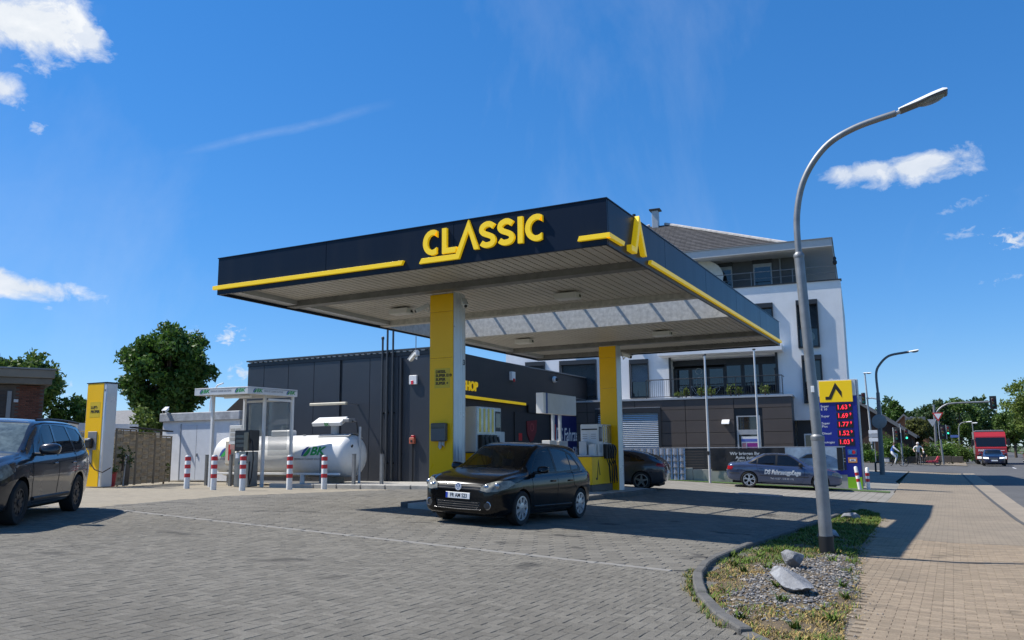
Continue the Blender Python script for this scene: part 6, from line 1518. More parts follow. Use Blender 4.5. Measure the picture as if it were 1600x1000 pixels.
c.part('quarter_light', [(.98,1.05),(.80,1.06),(.66,1.22),(.70,1.22)], 'y', side_, car_glass_dark, -.006)
c.part('headlight', [(1.72,.78),(1.80,.90),(1.95,.955),(2.20,.90),(2.33,.74),(2.33,.66),(2.0,.68)], 'y', lambda f: abs(f.calc_center_median().y) > .42 and f.normal.z < .8, lamp_glass, .003)
c.part('grille', [(-.40,.58),(.40,.58),(.36,.78),(-.36,.78)], 'x', front_, trim_blk, -.01, False); c.part('lower_grille', [(-.5,.3),(.5,.3),(.5,.48),(-.5,.48)], 'x', front_, trim_blk, -.015, False)
for sgn in (1,-1): c.part('fog_light', [(sgn*.60,.36),(sgn*.78,.38),(sgn*.76,.50),(sgn*.60,.47)], 'x', front_, trim_blk, -.006, False)
M().cbox(2.28,2.34,-.42,.42,.665,.70,.008).build('grille_bar', chrome, c.t); plate(c, c.surf_x(0,.53)+.014, .53, '', c.t)
c.part('tail_light', [(-2.33,.85),(-2.05,.88),(-2.02,1.12),(-2.33,1.1)], 'y', side_, tail_red, .002)
seams(c, [[(.98,1.0),(.95,.6),(.85,.30)],[(-.26,1.04),(-.26,.30)],[(-1.16,1.1),(-1.12,.72),(-1.0,.5)],[(.85,.3),(-.95,.3)],[(.95,.92),(.2,.90),(-1.6,.98)]])
handles(c, (-.05,-.98), .90, vp); mirrors(c, .78, 1.05, .92, vp, 1.35)
for sy in (1,-1):
    pts = [(x, sy*(.655-.01*abs(x)), 1.60+.035*(1-(x+.75)**2/1.6)) for x in [-1.9+.25*i for i in range(10)]]; M().tube(pts, .022, 6).build('roof_rail', black, c.t, 60)
    pts = [(x, c.surf(x,.36,sy)+sy*.006, .36) for x in (-.9,-.3,.3,.85)]; M().tube(pts, .03, 6).build('sill_trim', trim_blk, c.t)
interior(c, -1.8, 1.1, .86, .74, .85); c.finish(); M().box(-2.1,2.1,-.72,.72,.18,.34).build('underbody', dark_void, c.t)
for x in (FA_, RA_):
    for sy in (1,-1): wheel(c.t, x, sy*.80, R0, .225, dict(n=10, kind='star', rim=.62), rubber, K('wheel_dark', (.05,.05,.052), .4, .5), sy)
place(c, -13.70, 8.12, -.895); c.t.scale = (.965,)*3

# ---- grey-blue saloon with workshop lettering
sp_ = paint('paint_steel_blue', (.070,.100,.185), .5, .22)
spec = dict(L=4.47, wid_max=.87, crown=.03,
 top=[(-2.235,.66),(-2.2,.86),(-2.1,.985),(-1.7,1.02),(-1.45,1.06),(-1.0,1.30),(-.72,1.385),(-.2,1.415),(.15,1.40),(.4,1.33),(.75,1.13),(1.0,.985),(1.2,.955),(1.6,.90),(1.95,.81),(2.12,.72),(2.2,.64),(2.235,.58)],
 belt=[(-2.235,.64),(-2.1,.90),(-1.6,.94),(-.8,.93),(0,.905),(.9,.88),(1.3,.86),(1.8,.78),(2.1,.68),(2.235,.56)],
 wid=[(-2.235,.62),(-2.15,.76),(-1.9,.83),(-1.4,.865),(0,.87),(1.2,.866),(1.7,.82),(2.0,.72),(2.15,.60),(2.235,.45)],
 low=[(-2.235,.38),(-2.1,.28),(-1.7,.22),(0,.18),(1.7,.19),(2.1,.21),(2.235,.28)],
 roofw=[(-2.235,.85),(-1.8,.84),(-1.4,.78),(-.9,.70),(-.2,.69),(.2,.69),(.7,.76),(1.05,.84),(2.235,.8)])
c = Car('saloon_car', 'steel blue saloon with white workshop lettering parked before the price sign', 'car', sp_, spec); FA_, RA_ = 1.385, -1.34; R0 = .318
c.arch(FA_, .35, .325); c.arch(RA_, .35, .325)
c.part('windscreen', [(-.64,.975),(.64,.975),(.58,1.2),(.50,1.355),(-.50,1.355),(-.58,1.2)], 'x', lambda f: f.normal.x > .25 and f.calc_center_median().x > .1 and f.calc_center_median().z > .97, car_glass_dark, -.004, False)
c.part('rear_window', [(-.60,1.06),(.60,1.06),(.50,1.33),(-.50,1.33)], 'x', lambda f: f.normal.x < -.25 and -1.6 < f.calc_center_median().x < -.5, car_glass_dark, -.004, False)
c.part('front_window', [(.74,.93),(.40,1.20),(.18,1.32),(-.22,1.335),(-.24,.94)], 'y', side_, car_glass_dark, -.006)
c.part('rear_side_window', [(-.32,.945),(-.30,1.335),(-.68,1.315),(-.98,1.18),(-1.0,.965)], 'y', side_, car_glass_dark, -.006)
c.part('quarter_window', [(-1.05,.97),(-1.03,1.15),(-1.30,1.0),(-1.27,.98)], 'y', side_, car_glass_dark, -.006)
c.part('window_trim', [(.84,.91),(.40,1.235),(.17,1.36),(-.25,1.375),(-.72,1.355),(-1.06,1.20),(-1.40,.98),(-1.3,.95),(-.2,.915)], 'y', side_, trim_blk, -.003)
c.part('headlight', [(1.82,.60),(1.86,.70),(2.0,.735),(2.2,.66),(2.235,.58),(2.1,.56)], 'y', lambda f: abs(f.calc_center_median().y) > .36 and f.normal.z < .85, lamp_glass, .003)
c.part('tail_light', [(-2.235,.70),(-2.02,.70),(-1.97,.83),(-2.235,.85)], 'y', lambda f: abs(f.calc_center_median().y) > .4 and f.normal.z < .8, tail_red, .003)
for sgn in (1,-1): c.part('grille', [(sgn*.03,.60),(sgn*.20,.60),(sgn*.19,.70),(sgn*.04,.71)], 'x', front_, trim_blk, -.006, False)
c.part('lower_grille', [(-.45,.30),(.45,.30),(.45,.42),(-.45,.42)], 'x', front_, trim_blk, -.012, False)
seams(c, [[(.80,.90),(.80,.5),(.70,.26)],[(-.28,.92),(-.28,.27)],[(-1.06,.95),(-1.0,.72),(-.9,.55)],[(.70,.26),(-.85,.27)]])
for sy in (1,-1):
    pts = [(x, c.surf(x,.50,sy)+sy*.006, .50) for x in (-.92,-.4,.2,.6,.95)]; M().tube(pts, .014, 5).build('rub_strip', trim_blk, c.t)
    pts = [(x, c.surf(x,.56,sy)+sy*.005, .56) for x in (-2.12,-2.0,-1.85,-1.72)]; M().tube(pts, .014, 5).build('bumper_strip', trim_blk, c.t)
    c.side_text('DS Fahrzeugpflege', .235, -.05, .65, sy, clean_white, 'lettering', .80, .014, .2); c.side_text('Tel.: 0157 - 518 23 195', .095, -.06, .40, sy, clean_white, 'lettering', 1.0, .001)
handles(c, (-.10,-.88), .80, sp_); mirrors(c, .66, .915, .86, black); plate(c, c.surf_x(0,.45)+.014, .45, '', c.t); plate(c, c.surf_x(0,.62,-1)-.014, .62, '', c.t, 0, -1)
interior(c, -1.2, .9, .75, .66, .72); c.finish(); M().box(-2.0,2.0,-.66,.66,.17,.30).build('underbody', dark_void, c.t)
wm = K('wheel_white', (.66,.67,.68), .35, .3, var=.05)
for x in (FA_, RA_):
    for sy in (1,-1): wheel(c.t, x, sy*.765, R0, .22, dict(n=5, kind='y', rim=.74), rubber, wm, sy)
place(c, -6.25, 36.0, radians(11))

# ---- dark hatchback behind the rear column
hp_ = paint('paint_mid_grey', (.055,.056,.066), .5, .28)
spec = dict(L=4.42, wid_max=.90, crown=.035,
 top=[(-2.21,.66),(-2.18,.86),(-2.08,1.05),(-1.7,1.26),(-1.3,1.37),(-.8,1.43),(-.2,1.44),(.2,1.415),(.5,1.32),(.9,1.10),(1.05,1.02),(1.4,.97),(1.8,.88),(2.05,.78),(2.17,.66),(2.21,.58)],
 belt=[(-2.21,.64),(-2.1,.96),(-1.7,1.02),(-1.0,.97),(0,.93),(.9,.90),(1.4,.87),(1.9,.77),(2.1,.68),(2.21,.56)],
 wid=[(-2.21,.62),(-2.13,.78),(-1.9,.86),(-1.4,.895),(0,.895),(1.2,.895),(1.7,.86),(2.0,.75),(2.15,.60),(2.21,.46)],
 low=[(-2.21,.34),(-2.0,.25),(-1.6,.20),(0,.17),(1.7,.18),(2.1,.2),(2.21,.27)],
 roofw=[(-2.21,.8),(-1.8,.74),(-1.3,.70),(-.4,.70),(.2,.70),(.6,.75),(1.0,.83),(2.21,.8)])
c = Car('dark_hatchback', 'dark grey hatchback parked beyond the rear column, its rear half showing', 'car', hp_, spec); FA_, RA_ = 1.36, -1.37; R0 = .33
c.arch(FA_, .365, .335); c.arch(RA_, .365, .335)
c.part('windscreen', [(-.64,1.0),(.64,1.0),(.50,1.37),(-.50,1.37)], 'x', lambda f: f.normal.x > .25 and f.calc_center_median().x > .1 and f.calc_center_median().z > .98, car_glass_dark, -.004, False)
c.part('rear_window', [(-.56,1.12),(.56,1.12),(.48,1.36),(-.48,1.36)], 'x', lambda f: f.normal.x < -.2 and f.calc_center_median().x < -1.2, car_glass_dark, -.004, False)
c.part('front_window', [(.80,.94),(.42,1.23),(.18,1.345),(-.24,1.365),(-.26,.97)], 'y', side_, car_glass_dark, -.006)
c.part('rear_side_window', [(-.33,.98),(-.32,1.365),(-.85,1.33),(-1.25,1.20),(-1.48,1.06),(-1.42,1.03)], 'y', side_, car_glass_dark, -.006)
c.part('tail_light', [(-2.21,.84),(-1.88,.88),(-1.92,.98),(-2.21,1.0)], 'y', lambda f: abs(f.calc_center_median().y) > .4 and f.normal.z < .8, tail_red, .003)
c.part('headlight', [(1.74,.68),(1.80,.78),(2.0,.77),(2.2,.66),(2.0,.64)], 'y', lambda f: abs(f.calc_center_median().y) > .4 and f.normal.z < .85, lamp_glass, .003)
c.part('grille', [(-.42,.50),(.42,.50),(.36,.66),(-.36,.66)], 'x', front_, trim_blk, -.01, False)
seams(c, [[(.84,.90),(.82,.55),(.74,.26)],[(-.29,.94),(-.29,.26)],[(-1.2,.98),(-1.12,.72),(-1.0,.55)],[(.74,.26),(-.95,.26)]])
handles(c, (-.08,-.95), .83, hp_); mirrors(c, .70, .93, .89, black); plate(c, c.surf_x(0,.66,-1)-.014, .66, '', c.t, 0, -1); interior(c, -1.4, 1.0, .78, .70, .75); c.finish(); M().box(-2.0,2.0,-.68,.68,.16,.30).build('underbody', dark_void, c.t)
ws_ = K('wheel_silver_dark', (.22,.225,.23), .3, .8, var=.1)
for x in (FA_, RA_):
    for sy in (1,-1): wheel(c.t, x, sy*.79, R0, .225, dict(n=5, kind='star', rim=.74), rubber, ws_, sy)
place(c, -11.55, 29.9, radians(189))
# ================================================================ STREET LAMPS
pole_m = K('lamp_pole', (.24,.25,.26), .5, .5, var=.22, vscale=3.5, dirt=(.14,.14,.14,.5), dscale=2.5)
def lamp_head(par, o, d, L_=.72, name='lamp_head'):
    """flat street lamp head starting at o, pointing along d (in the xz plane)"""
    d = Vector(d).normalized(); up = Vector((-d.z,0,d.x)); y = Vector((0,1,0)); m = frame(d, y, up, o)
    sec = [(0,.05,.045),(.10,.075,.05),(.25,.10,.06),(.5,.13,.075),(.65,.13,.075),(.70,.11,.05)]; b = M(); n = 10
    for (x, w, h) in [(s_[0]*L_/.7, s_[1], s_[2]) for s_ in sec]: b.v += [tuple(m @ Vector((x, w*cos(pi*k/(n-1)), h*sin(pi*k/(n-1))))) for k in range(n)]
    b.f = [(i*n+k, i*n+k+1, (i+1)*n+k+1, (i+1)*n+k) for i in range(len(sec)-1) for k in range(n-1)] + [tuple(range(n)), tuple(range((len(sec)-1)*n, len(sec)*n))]
    h = b.build(name, clean_white, par, 50)
    u = M(); u.add([m @ Vector(v) for v in M().cbox(0,.69*L_/.7,-.115,.115,-.03,0,.012).v], M().cbox(0,1,0,1,0,1).f); u.build('head_frame', grey_plastic, h)
    g = M(); 
    for i in range(7):
        a = i/6*pi
        for k in range(7): q = k/6*pi; g.v.append(tuple(m @ Vector((.45*L_/.7-.2*cos(a), .095*cos(q)*(.4+.6*sin(a)), -.03-.07*sin(a)*sin(q)))))
    g.f = [(i*7+k,i*7+k+1,(i+1)*7+k+1,(i+1)*7+k) for i in range(6) for k in range(6)]; g.build('lamp_glass', K('lamp_bowl', (.30,.30,.27), .1, var=.3, vscale=18, alpha=.75), h, 60, fix=False)
    return h
lm_ = thing('street_lamp', 'tall grey street lamp with curved arm standing in the planting bed', 'street lamp', (-1.82,13.92,-.22))
M().tube([(0,0,-.1),(0,0,.30)], .112, 16).build('base_sleeve', black, lm_, 50)
M().tube([(0,0,.30),(-.03,0,1.80)], .100, 16).build('lower_pole', pole_m, lm_, 50); M().lathe([(.10,0),(.106,.02),(.106,.07),(.08,.10)], 16, Matrix.Translation((-.03,0,1.76))).build('collar', pole_m, lm_, 40)
M().tube([(-.03,0,1.80),(-.135,0,4.76)], .078, 16).build('upper_pole', pole_m, lm_, 50); M().lathe([(.078,0),(.085,.02),(.085,.06),(.055,.10)], 16, Matrix.Translation((-.135,0,4.72))).build('collar', pole_m, lm_, 40)
arc = smooth_path([(-.135,4.76),(-.125,5.45),(.03,6.05),(.38,6.53),(.84,6.77),(1.47,6.90)], 6)
M().tube([(x,0,z) for x, z in arc], .052, 12).build('arm', pole_m, lm_, 60); M().tube([(1.44,0,6.89),(1.54,0,6.915)], .032, 10).build('spigot', light_grey, lm_)
lamp_head(lm_, (1.52,0,6.93), (.62,0,.155))
M().cbox(-.07,-.02,-.09,-.07,2.52,2.62,.004).build('number_plate', clean_white, lm_)
t = thing('street_lamp', 'second dark street lamp beyond the price sign with arm over the road', 'street lamp', (-3.72,54.55,-.21), 0, 'street lamps further down the road')
M().tube([(0,0,-.1),(.09,0,4.85)], [.15,.10], 12).build('pole', grey_plastic, t, 50); M().tube([(x,0,z) for x, z in smooth_path([(.09,4.85),(.08,6.0),(.33,6.56),(.86,7.03),(1.68,7.17),(1.96,7.2)],5)], .07, 10).build('arm', grey_plastic, t, 60); lamp_head(t, (1.9,0,7.2), (1,0,.1), .6)
t = thing('round_sign', 'back of a round traffic sign on the second street lamp', 'sign', (-3.66,54.35,2.9)); M().lathe([(.40,0),(.42,.01),(.42,.03),(.40,.04)], 28, frame((1,0,0),(0,0,1),(0,-1,0))).build('plate', mid_grey, t, 40); M().cbox(-.12,.12,.02,.1,-.04,.04,.01).build('bracket', light_grey, t)
t = thing('street_lamp', 'far street lamp with curved arm left of the truck', 'street lamp', (.84,111,-.35), 0, 'street lamps further down the road'); M().tube([(0,0,0),(.18,0,3.86)], .07, 8).build('pole', mid_grey, t); M().tube([(x,0,z) for x, z in smooth_path([(.18,3.86),(.35,4.25),(.69,4.44),(1.05,4.48)],4)], .05, 8).build('arm', mid_grey, t, 60); lamp_head(t, (1.0,0,4.48), (1,0,.06), .6)
t = thing('street_lamp', 'short straight street lamp just left of the truck cab', 'street lamp', (2.42,105,-.35), 0, 'street lamps further down the road'); M().tube([(0,0,0),(-.1,0,4.15)], .06, 8).build('pole', mid_grey, t); lamp_head(t, (-.15,0,4.2), (1,0,0), .55)
t = thing('street_lamp', 'thin light grey street lamp behind the second lamp', 'street lamp', (-6.55,86,-.05), 0, 'street lamps further down the road'); M().tube([(0,0,0),(-.2,0,8.4)], [.11,.07], 8).build('pole', light_grey, t, 50); lamp_head(t, (-.35,0,8.45), (1,0,-.05), .75)
# ================================================================ TRAFFIC SIGNALS AND SIGNS
def signal(loc, rz, label, board=False, lit=None, s=1.0, white_edge=False):
    t = thing('traffic_light', label, 'traffic light', loc, rz, 'traffic lights at the junction'); t.scale = (s,)*3
    M().cbox(-.15,.15,-.12,.10,-.45,.45,.03).build('housing', black, t, 40)
    if board: M().cbox(-.30,.30,.11,.13,-.65,.65,.008).build('backboard', black, t)
    if white_edge: 
        for sx in (-1,1): M().box(sx*.30-.02,sx*.30+.02,.095,.109,-.65,.65).build('board_edge', clean_white, t)
    for i, (c, nm) in enumerate((((.25,.02,.02),'red_lens'),((.25,.17,.02),'amber_lens'),((.02,.22,.14),'green_lens'))):
        m_ = K('lens_'+nm+('_lit' if lit == i else ''), c if lit != i else (.05,.8,.5), .2, var=.05, emit=1.5 if lit == i else 0); z = .28-.28*i
        M().lathe([(.095,0),(.09,.02),(.01,.035)], 14, frame((1,0,0),(0,0,1),(0,-1,0),(0,-.12,z)), False).build(nm, m_, t, 50)
        M().tube([(.10*cos(a),-.16,z+.10*sin(a)) for a in [pi*k/6 for k in range(7)]], .02, 4).build('visor', black, t)
    return t
def post(loc, h, r, label, name='sign_post', m_=None, top=None):
    t = thing(name, label, 'post', loc, 0, 'posts at the junction'); M().tube([(0,0,-.1),(top or 0,0,h)], r, 10).build('pole', m_ or pole_m, t, 50); M().lathe([(r+.01,0),(r+.01,.03),(.01,.05)], 10, Matrix.Translation((top or 0,0,h))).build('cap', m_ or pole_m, t); return t
signal((-7.0,85.7,5.95), 0, 'traffic light on the thin grey lamp post beside the price sign', False, None, 1.2); 
t = thing('bracket_arm', 'curved white bracket joining the thin lamp post to the second lamp', 'bracket', (-6.75,85.8,5.95)); M().tube([(0,0,0),(.5,0,.02),(.95,0,-.1),(1.15,0,-.6),(1.2,0,-2.6)], .07, 8).build('arm', light_grey, t, 60)
post((-3.69,78.3,-.18), 3.45, .075, 'grey signal post between the two cyclists')
signal((-3.98,78.1,2.35), -.2, 'traffic light left of the signal post with white edged board', True, None, 1.0, True); signal((-3.27,78.1,2.4), .4, 'traffic light right of the signal post showing green', False, 2)
dp = post((-3.5,100,-.2), 4.75, .11, 'thick grey post carrying the direction sign'); ds = thing('direction_sign', 'back of a three-row grey direction sign on a thick post', 'sign', (-3.15,99.85,2.7))
for i in range(3): M().cbox(-1.0,1.0,-.03,.03,.62*i,.62*i+.57,.01).build('board', K('sign_back', (.16,.17,.175), .5, .3), ds); M().box(-1.0,1.0,-.05,-.031,.62*i+.05,.62*i+.11).build('stiffener', light_grey, ds)
post((-.68,85,-.35), 4.6, .085, 'grey post carrying the yield sign', top=-.12)
ys_ = thing('yield_sign', 'triangular white yield sign with red border at the junction', 'sign', (-.80,84.85,3.6)); tri = [(-.46,.8),(.46,.8),(0,0)]
M().prism(tri, .02, frame((1,0,0),(0,0,1),(0,-1,0))).build('red_plate', red, ys_); M().prism([(-.31,.71),(.31,.71),(0,.18)], .008, frame((1,0,0),(0,0,1),(0,-1,0),(0,-.0205,0))).build('white_field', clean_white, ys_)
t = thing('yield_sign', 'grey back of a triangular sign left of the yield sign', 'sign', (-1.35,88,3.2)); M().prism([(-.40,.7),(.40,.7),(0,0)], .02, frame((1,0,0),(0,0,1),(0,-1,0))).build('plate', light_grey, t); M().cbox(-.03,.03,-.0,.05,.2,.5,.005).build('bracket', mid_grey, t)
signal((-.52,84.8,2.65), .1, 'traffic light below the yield sign with white edged board', True, None, 1.0, True); signal((-.05,85.0,2.8), -.4, 'small traffic light just right of the yield sign post', False, 2, .9)
cp_ = thing('signal_gantry', 'grey cantilever mast reaching over the road with its signal', 'mast', (-1.28,92.7,-.38)); M().tube([(0,0,-.1),(.13,0,5.85)], [.15,.11], 12).build('mast', pole_m, cp_, 50)
M().tube([(x,0,z) for x, z in smooth_path([(.13,4.6),(.40,5.2),(1.02,5.72),(1.9,5.93),(5.0,5.98)],6)], .085, 10).build('arm', pole_m, cp_, 60)
signal((3.98,92.5,5.5), 0, 'large black traffic light at the end of the cantilever arm', True, None, .98)
t = thing('blue_sign', 'small blue street name sign left of the far lamp', 'sign', (.5,110.8,2.35)); M().cbox(-.42,.42,-.02,.02,0,.28,.006).build('plate', K('street_blue', (.08,.14,.38), .4), t); M().tube([(-.3,.04,-2.8),(-.3,.04,.3)], .03, 6).build('post', mid_grey, t)
t = thing('notice_board', 'white framed notice boards behind the second street lamp', 'sign', (-5.9,80,1.85))
for i in range(3): M().cbox(-.42,.30,-.03,.03,.34*i,.34*i+.30,.006).build('board', (clean_white, light_grey, clean_white)[i], t)
M().tube([(0,.04,-2.0),(0,.04,1.0)], .04, 6).build('post', mid_grey, t)
t = thing('bike_stand', 'low black hoop bike stand beside the second lamp', 'bike stand', (-4.15,58.3,gz(-4.15,58.3))); M().tube([(-.2,0,0),(-.2,0,.5),(-.12,0,.6),(.12,0,.6),(.2,0,.5),(.2,0,0)], .06, 8).build('hoop', black, t, 60); M().cbox(-.25,.25,-.08,.08,-.05,.02,.01).build('foot', black, t)
# ================================================================ PRICE SIGN
ps = thing('price_sign', 'blue fuel price pylon with yellow emblem panel and red digits', 'price sign', (-5.06,38.7,0)); Zt, Zg = 4.34, gz(-4.2,38.7)-.05
sblue = K('pylon_blue', (.012,.022,.24), .3, var=.04, vscale=.6, dirt=(.02,.03,.2,.2)); dig = K('led_red', (1.0,.03,.06), .4, var=.0, emit=.85); wprint = K('white_print', (.75,.75,.76), .5, var=.02)
M().cbox(0,1.62,0,.32,.15,Zt-.72,.012).build('body', sblue, ps); M().cbox(0.002,1.618,.002,.318,Zt-.716,Zt,.012).build('top_section', white_side, ps); M().cbox(1.622,1.70,.02,.30,Zg+.1,Zt-.005,.02).build('side_profile', light_grey, ps); M().cbox(.55,.72,.1,.2,Zt,Zt+.06,.01).build('roof_cap', light_grey, ps)
M().cbox(.001,1.619,.001,.319,Zg-.2,.147,.01).build('green_foot', K('foot_green', (.22,.50,.02), .5, var=.08), ps)
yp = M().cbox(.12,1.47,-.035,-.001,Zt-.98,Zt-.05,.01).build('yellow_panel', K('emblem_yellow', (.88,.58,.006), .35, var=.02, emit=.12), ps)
mS = frame((1,0,0),(0,0,1),(0,-1,0),(0,-.036,0)); stroke([(.36,Zt-.80),(.55,Zt-.80),(.80,Zt-.27),(1.04,Zt-.66)], .135, .006, mS, ((0,1),(.0,1)), .001).build('emblem', ink, yp)
for i, (l1, l2, pr_, z) in enumerate((('Super','E 10','1.63',3.13),('Super',None,'1.69',2.76),('Super','Plus','1.77',2.39),('Diesel',None,'1.52',2.01),('Autogas',None,'1.03',1.63))):
    x0 = .13
    mm = lambda x, z: frame((1,0,0),(0,0,1),(0,-1,0),(x,-.003,z))
    text('lettering', l1, .135, mm(x0, z+(.06 if l2 else 0)), wprint, ps, .003, .001, 'LEFT', 1.1)
    if l2: text('lettering', l2, .135, mm(x0, z-.075), wprint, ps, .003, .001, 'LEFT', 1.1)
    w_ = M().cbox(.76,1.42,-.012,-.001,z-.15,z+.15,.003).build('digit_window', black, ps)
    text('price_digits', pr_, .275, frame((1,0,0),(0,0,1),(0,-1,0),(.79,-.015,z)), dig, w_, .003, .003, 'LEFT', .95); text('price_digits', '9', .165, frame((1,0,0),(0,0,1),(0,-1,0),(1.33,-.015,z+.06)), dig, w_, .003, .002, 'CENTER', .9)
cw = [('VISA',(.75,.75,.72)),('o',(.05,.05,.12)),('m',(.05,.12,.30)),('V',(.62,.66,.70)),('g',(.62,.62,.64)),('d',(.62,.26,.08))]
for i, (k, c) in enumerate(cw):
    x = .17+(i % 3)*.47; z = 1.20-(i//3)*.34; pc = M().cbox(x,x+.36,-.010,-.001,z-.11,z+.11,.003).build('card_plate', K('card_%d' % i, c, .4, var=.03), ps)
    mk = lambda dx, dz: frame((1,0,0),(0,0,1),(0,-1,0),(x+.18+dx,-.011,z+dz))
    def disc(dx, r, c_, nm): M().lathe([(r,0),(r,.002)], 18, mk(dx,0)).build('card_disc', K(nm, c_, .4), pc)
    if k == 'VISA': text('lettering', 'VISA', .13, mk(0,0), K('visa_blue', (.02,.03,.22), .4), pc, .002, .004); M().box(x+.02,x+.34,-.0125,-.0105,z-.10,z-.07).build('card_stripe', K('card_gold', (.5,.3,.05), .4), pc)
    elif k == 'o': disc(-.06,.08,(.55,.02,.02),'disc_red'); disc(.06,.075,(.62,.30,.03),'disc_orange')
    elif k == 'm': disc(-.06,.08,(.02,.20,.55),'disc_blue'); disc(.06,.075,(.55,.02,.03),'disc_red2')
    elif k == 'V': text('lettering', 'V', .17, mk(0,.02), ink, pc, .002, .006); M().box(x+.02,x+.34,-.0125,-.0105,z-.10,z-.06).build('card_stripe', K('card_navy', (.03,.05,.2), .4), pc)
    elif k == 'g': M().box(x+.10,x+.26,-.0125,-.0105,z-.07,z+.07).build('card_mark', K('card_red', (.5,.02,.05), .4), pc)
    else: M().box(x+.06,x+.30,-.0125,-.0105,z-.05,z+.05).build('card_mark', wprint, pc); M().box(x+.11,x+.25,-.0145,-.0126,z-.02,z+.02).build('card_mark', K('visa_blue', (.02,.03,.22), .4), pc)
b1 = bollard((-3.50,38.0,gz(-3.5,38)), 'leaning red and white bollard right at the price sign foot', -.12, .95, .075, 'red and white bollards beside the price sign'); bollard((-3.22,38.6,gz(-3.2,38.6)), 'upright red and white bollard right of the leaning one at the price sign', .0, .90, .075, 'red and white bollards beside the price sign')
# ================================================================ HOUSES, HEDGES AND TREES DOWN THE ROAD
dbrick = K('dark_brick', (.055,.032,.024), .9, var=.3, vscale=9, bump=.3, bscale=40); rtile = K('brown_tile', (.045,.038,.036), .8, var=.3, vscale=8); hbrick = K('red_brick', (.17,.085,.05), .9, var=.2, vscale=9)
def house(label, loc, w, d, he, hr, wm_, rz=0, chim=True, wins_=()):
    t = thing('house', label, 'house', loc, rz); b = M(); b.add([(-w/2,0,-.3),(w/2,0,-.3),(w/2,0,he),(0,0,hr-.12),(-w/2,0,he),(-w/2,d,-.3),(w/2,d,-.3),(w/2,d,he),(0,d,hr-.12),(-w/2,d,he)], [(0,1,2,3,4),(9,8,7,6,5),(1,6,7,2),(5,0,4,9)]); b.build('wall', wm_, t, fix=False)
    o = .45; sl = (hr-he)/(w/2)
    for sx in (-1,1):
        r = M(); e = [(sx*(w/2+o),-o,he-sl*o),(0,-o,hr),(0,d+o,hr),(sx*(w/2+o),d+o,he-sl*o)]; r.add(e+[(p[0],p[1],p[2]+.16) for p in e], [(0,1,2,3),(7,6,5,4),(0,4,5,1),(1,5,6,2),(2,6,7,3),(3,7,4,0)]); rf = r.build('roof', rtile, t)
        M().add([(sx*(w/2+o),-o-.03,he-sl*o-.12),(0,-o-.03,hr-.12),(0,-o-.03,hr+.17),(sx*(w/2+o),-o-.03,he-sl*o+.17)], [(0,1,2,3)]).build('verge_board', K('verge_grey', (.14,.145,.15), .7), rf)
    if chim: M().cbox(-.9,.0,d*.3,d*.3+.7,hr-.6,hr+.85,.03).build('chimney', light_grey, t); M().cbox(-1.0,.1,d*.3-.1,d*.3+.8,hr+.86,hr+.96,.02).build('chimney_cap', black, t)
    for (x, z, ww, hh) in wins_: f_ = M().cbox(x-ww/2,x+ww/2,-.05,-.002,z,z+hh,.01).build('window', light_grey, t); M().box(x-ww/2+.08,x+ww/2-.08,-.06,-.051,z+.08,z+hh-.08).build('pane', pane_m, f_)
    return t
house('dark brick house with steep gable just right of the price sign', (-7.7,88,-.05), 9.0, 11, 2.6, 5.75, dbrick, 0, True, ((-.6,2.4,.9,1.5),(2.3,.4,1.4,1.3)))
house('brown brick gabled house further back behind the round sign', (-5.2,122,0), 5.6, 9, 2.6, 5.5, hbrick, .05, False, ((0,1.2,1.2,1.2),))
hs = [(-6.6,83.5,1.6,1.0,'hedge','bright green round bush at the foot of the dark brick house'),(-4.9,85,2.6,2.3,'hedge','tall bright hedge behind the first cyclist'),(-3.5,87,2.2,1.5,'mid','dark low hedge between cyclist and signal post'),(-2.2,88,2.4,1.9,'mid','green bush behind the helmeted cyclist'),(-.6,90,2.6,2.0,'hedge','yellow green bush behind the yield sign post'),(.9,96,2.4,1.5,'mid','rounded bush right of the cantilever mast'),(.0,101,3.0,2.2,'light','pale green bush left of the far lamp'),(-7.6,86,2.2,1.6,'dark','dark shrub half hidden by the price sign'),(1.6,106,1.8,1.3,'hedge','small bush at the pavement edge by the walkers')]
for i, (x, y, w, h_, lf, lb) in enumerate(hs): bush(lb, (x,y,gz(x,y)), (w,w*.8,h_), lf, 1500, .20, 80+i, 'roadside_bush', 'bushes along the pavement beyond the junction')
lw = thing('garden_wall', 'low dark garden wall behind the cyclists', 'wall', (-3.4,86.5,-.1))
for i in range(9): M().cbox(-4.2+i*.95,-3.27+i*.95,0,.25,0,.55+.05*(i%2),.02).build('wall_block', K('garden_stone', (.07,.06,.05), .9, var=.3, vscale=4), lw)
gp_ = thing('gate_pillar', 'reddish stone pillar at the foot of the dark brick house', 'pillar', (-6.9,86,-.1)); M().cbox(-.25,.25,-.25,.25,0,.95,.03).build('shaft', K('pillar_stone', (.20,.14,.11), .9, var=.2), gp_); M().cbox(-.32,.32,-.32,.32,.95,1.05,.02).build('cap', concrete, gp_)
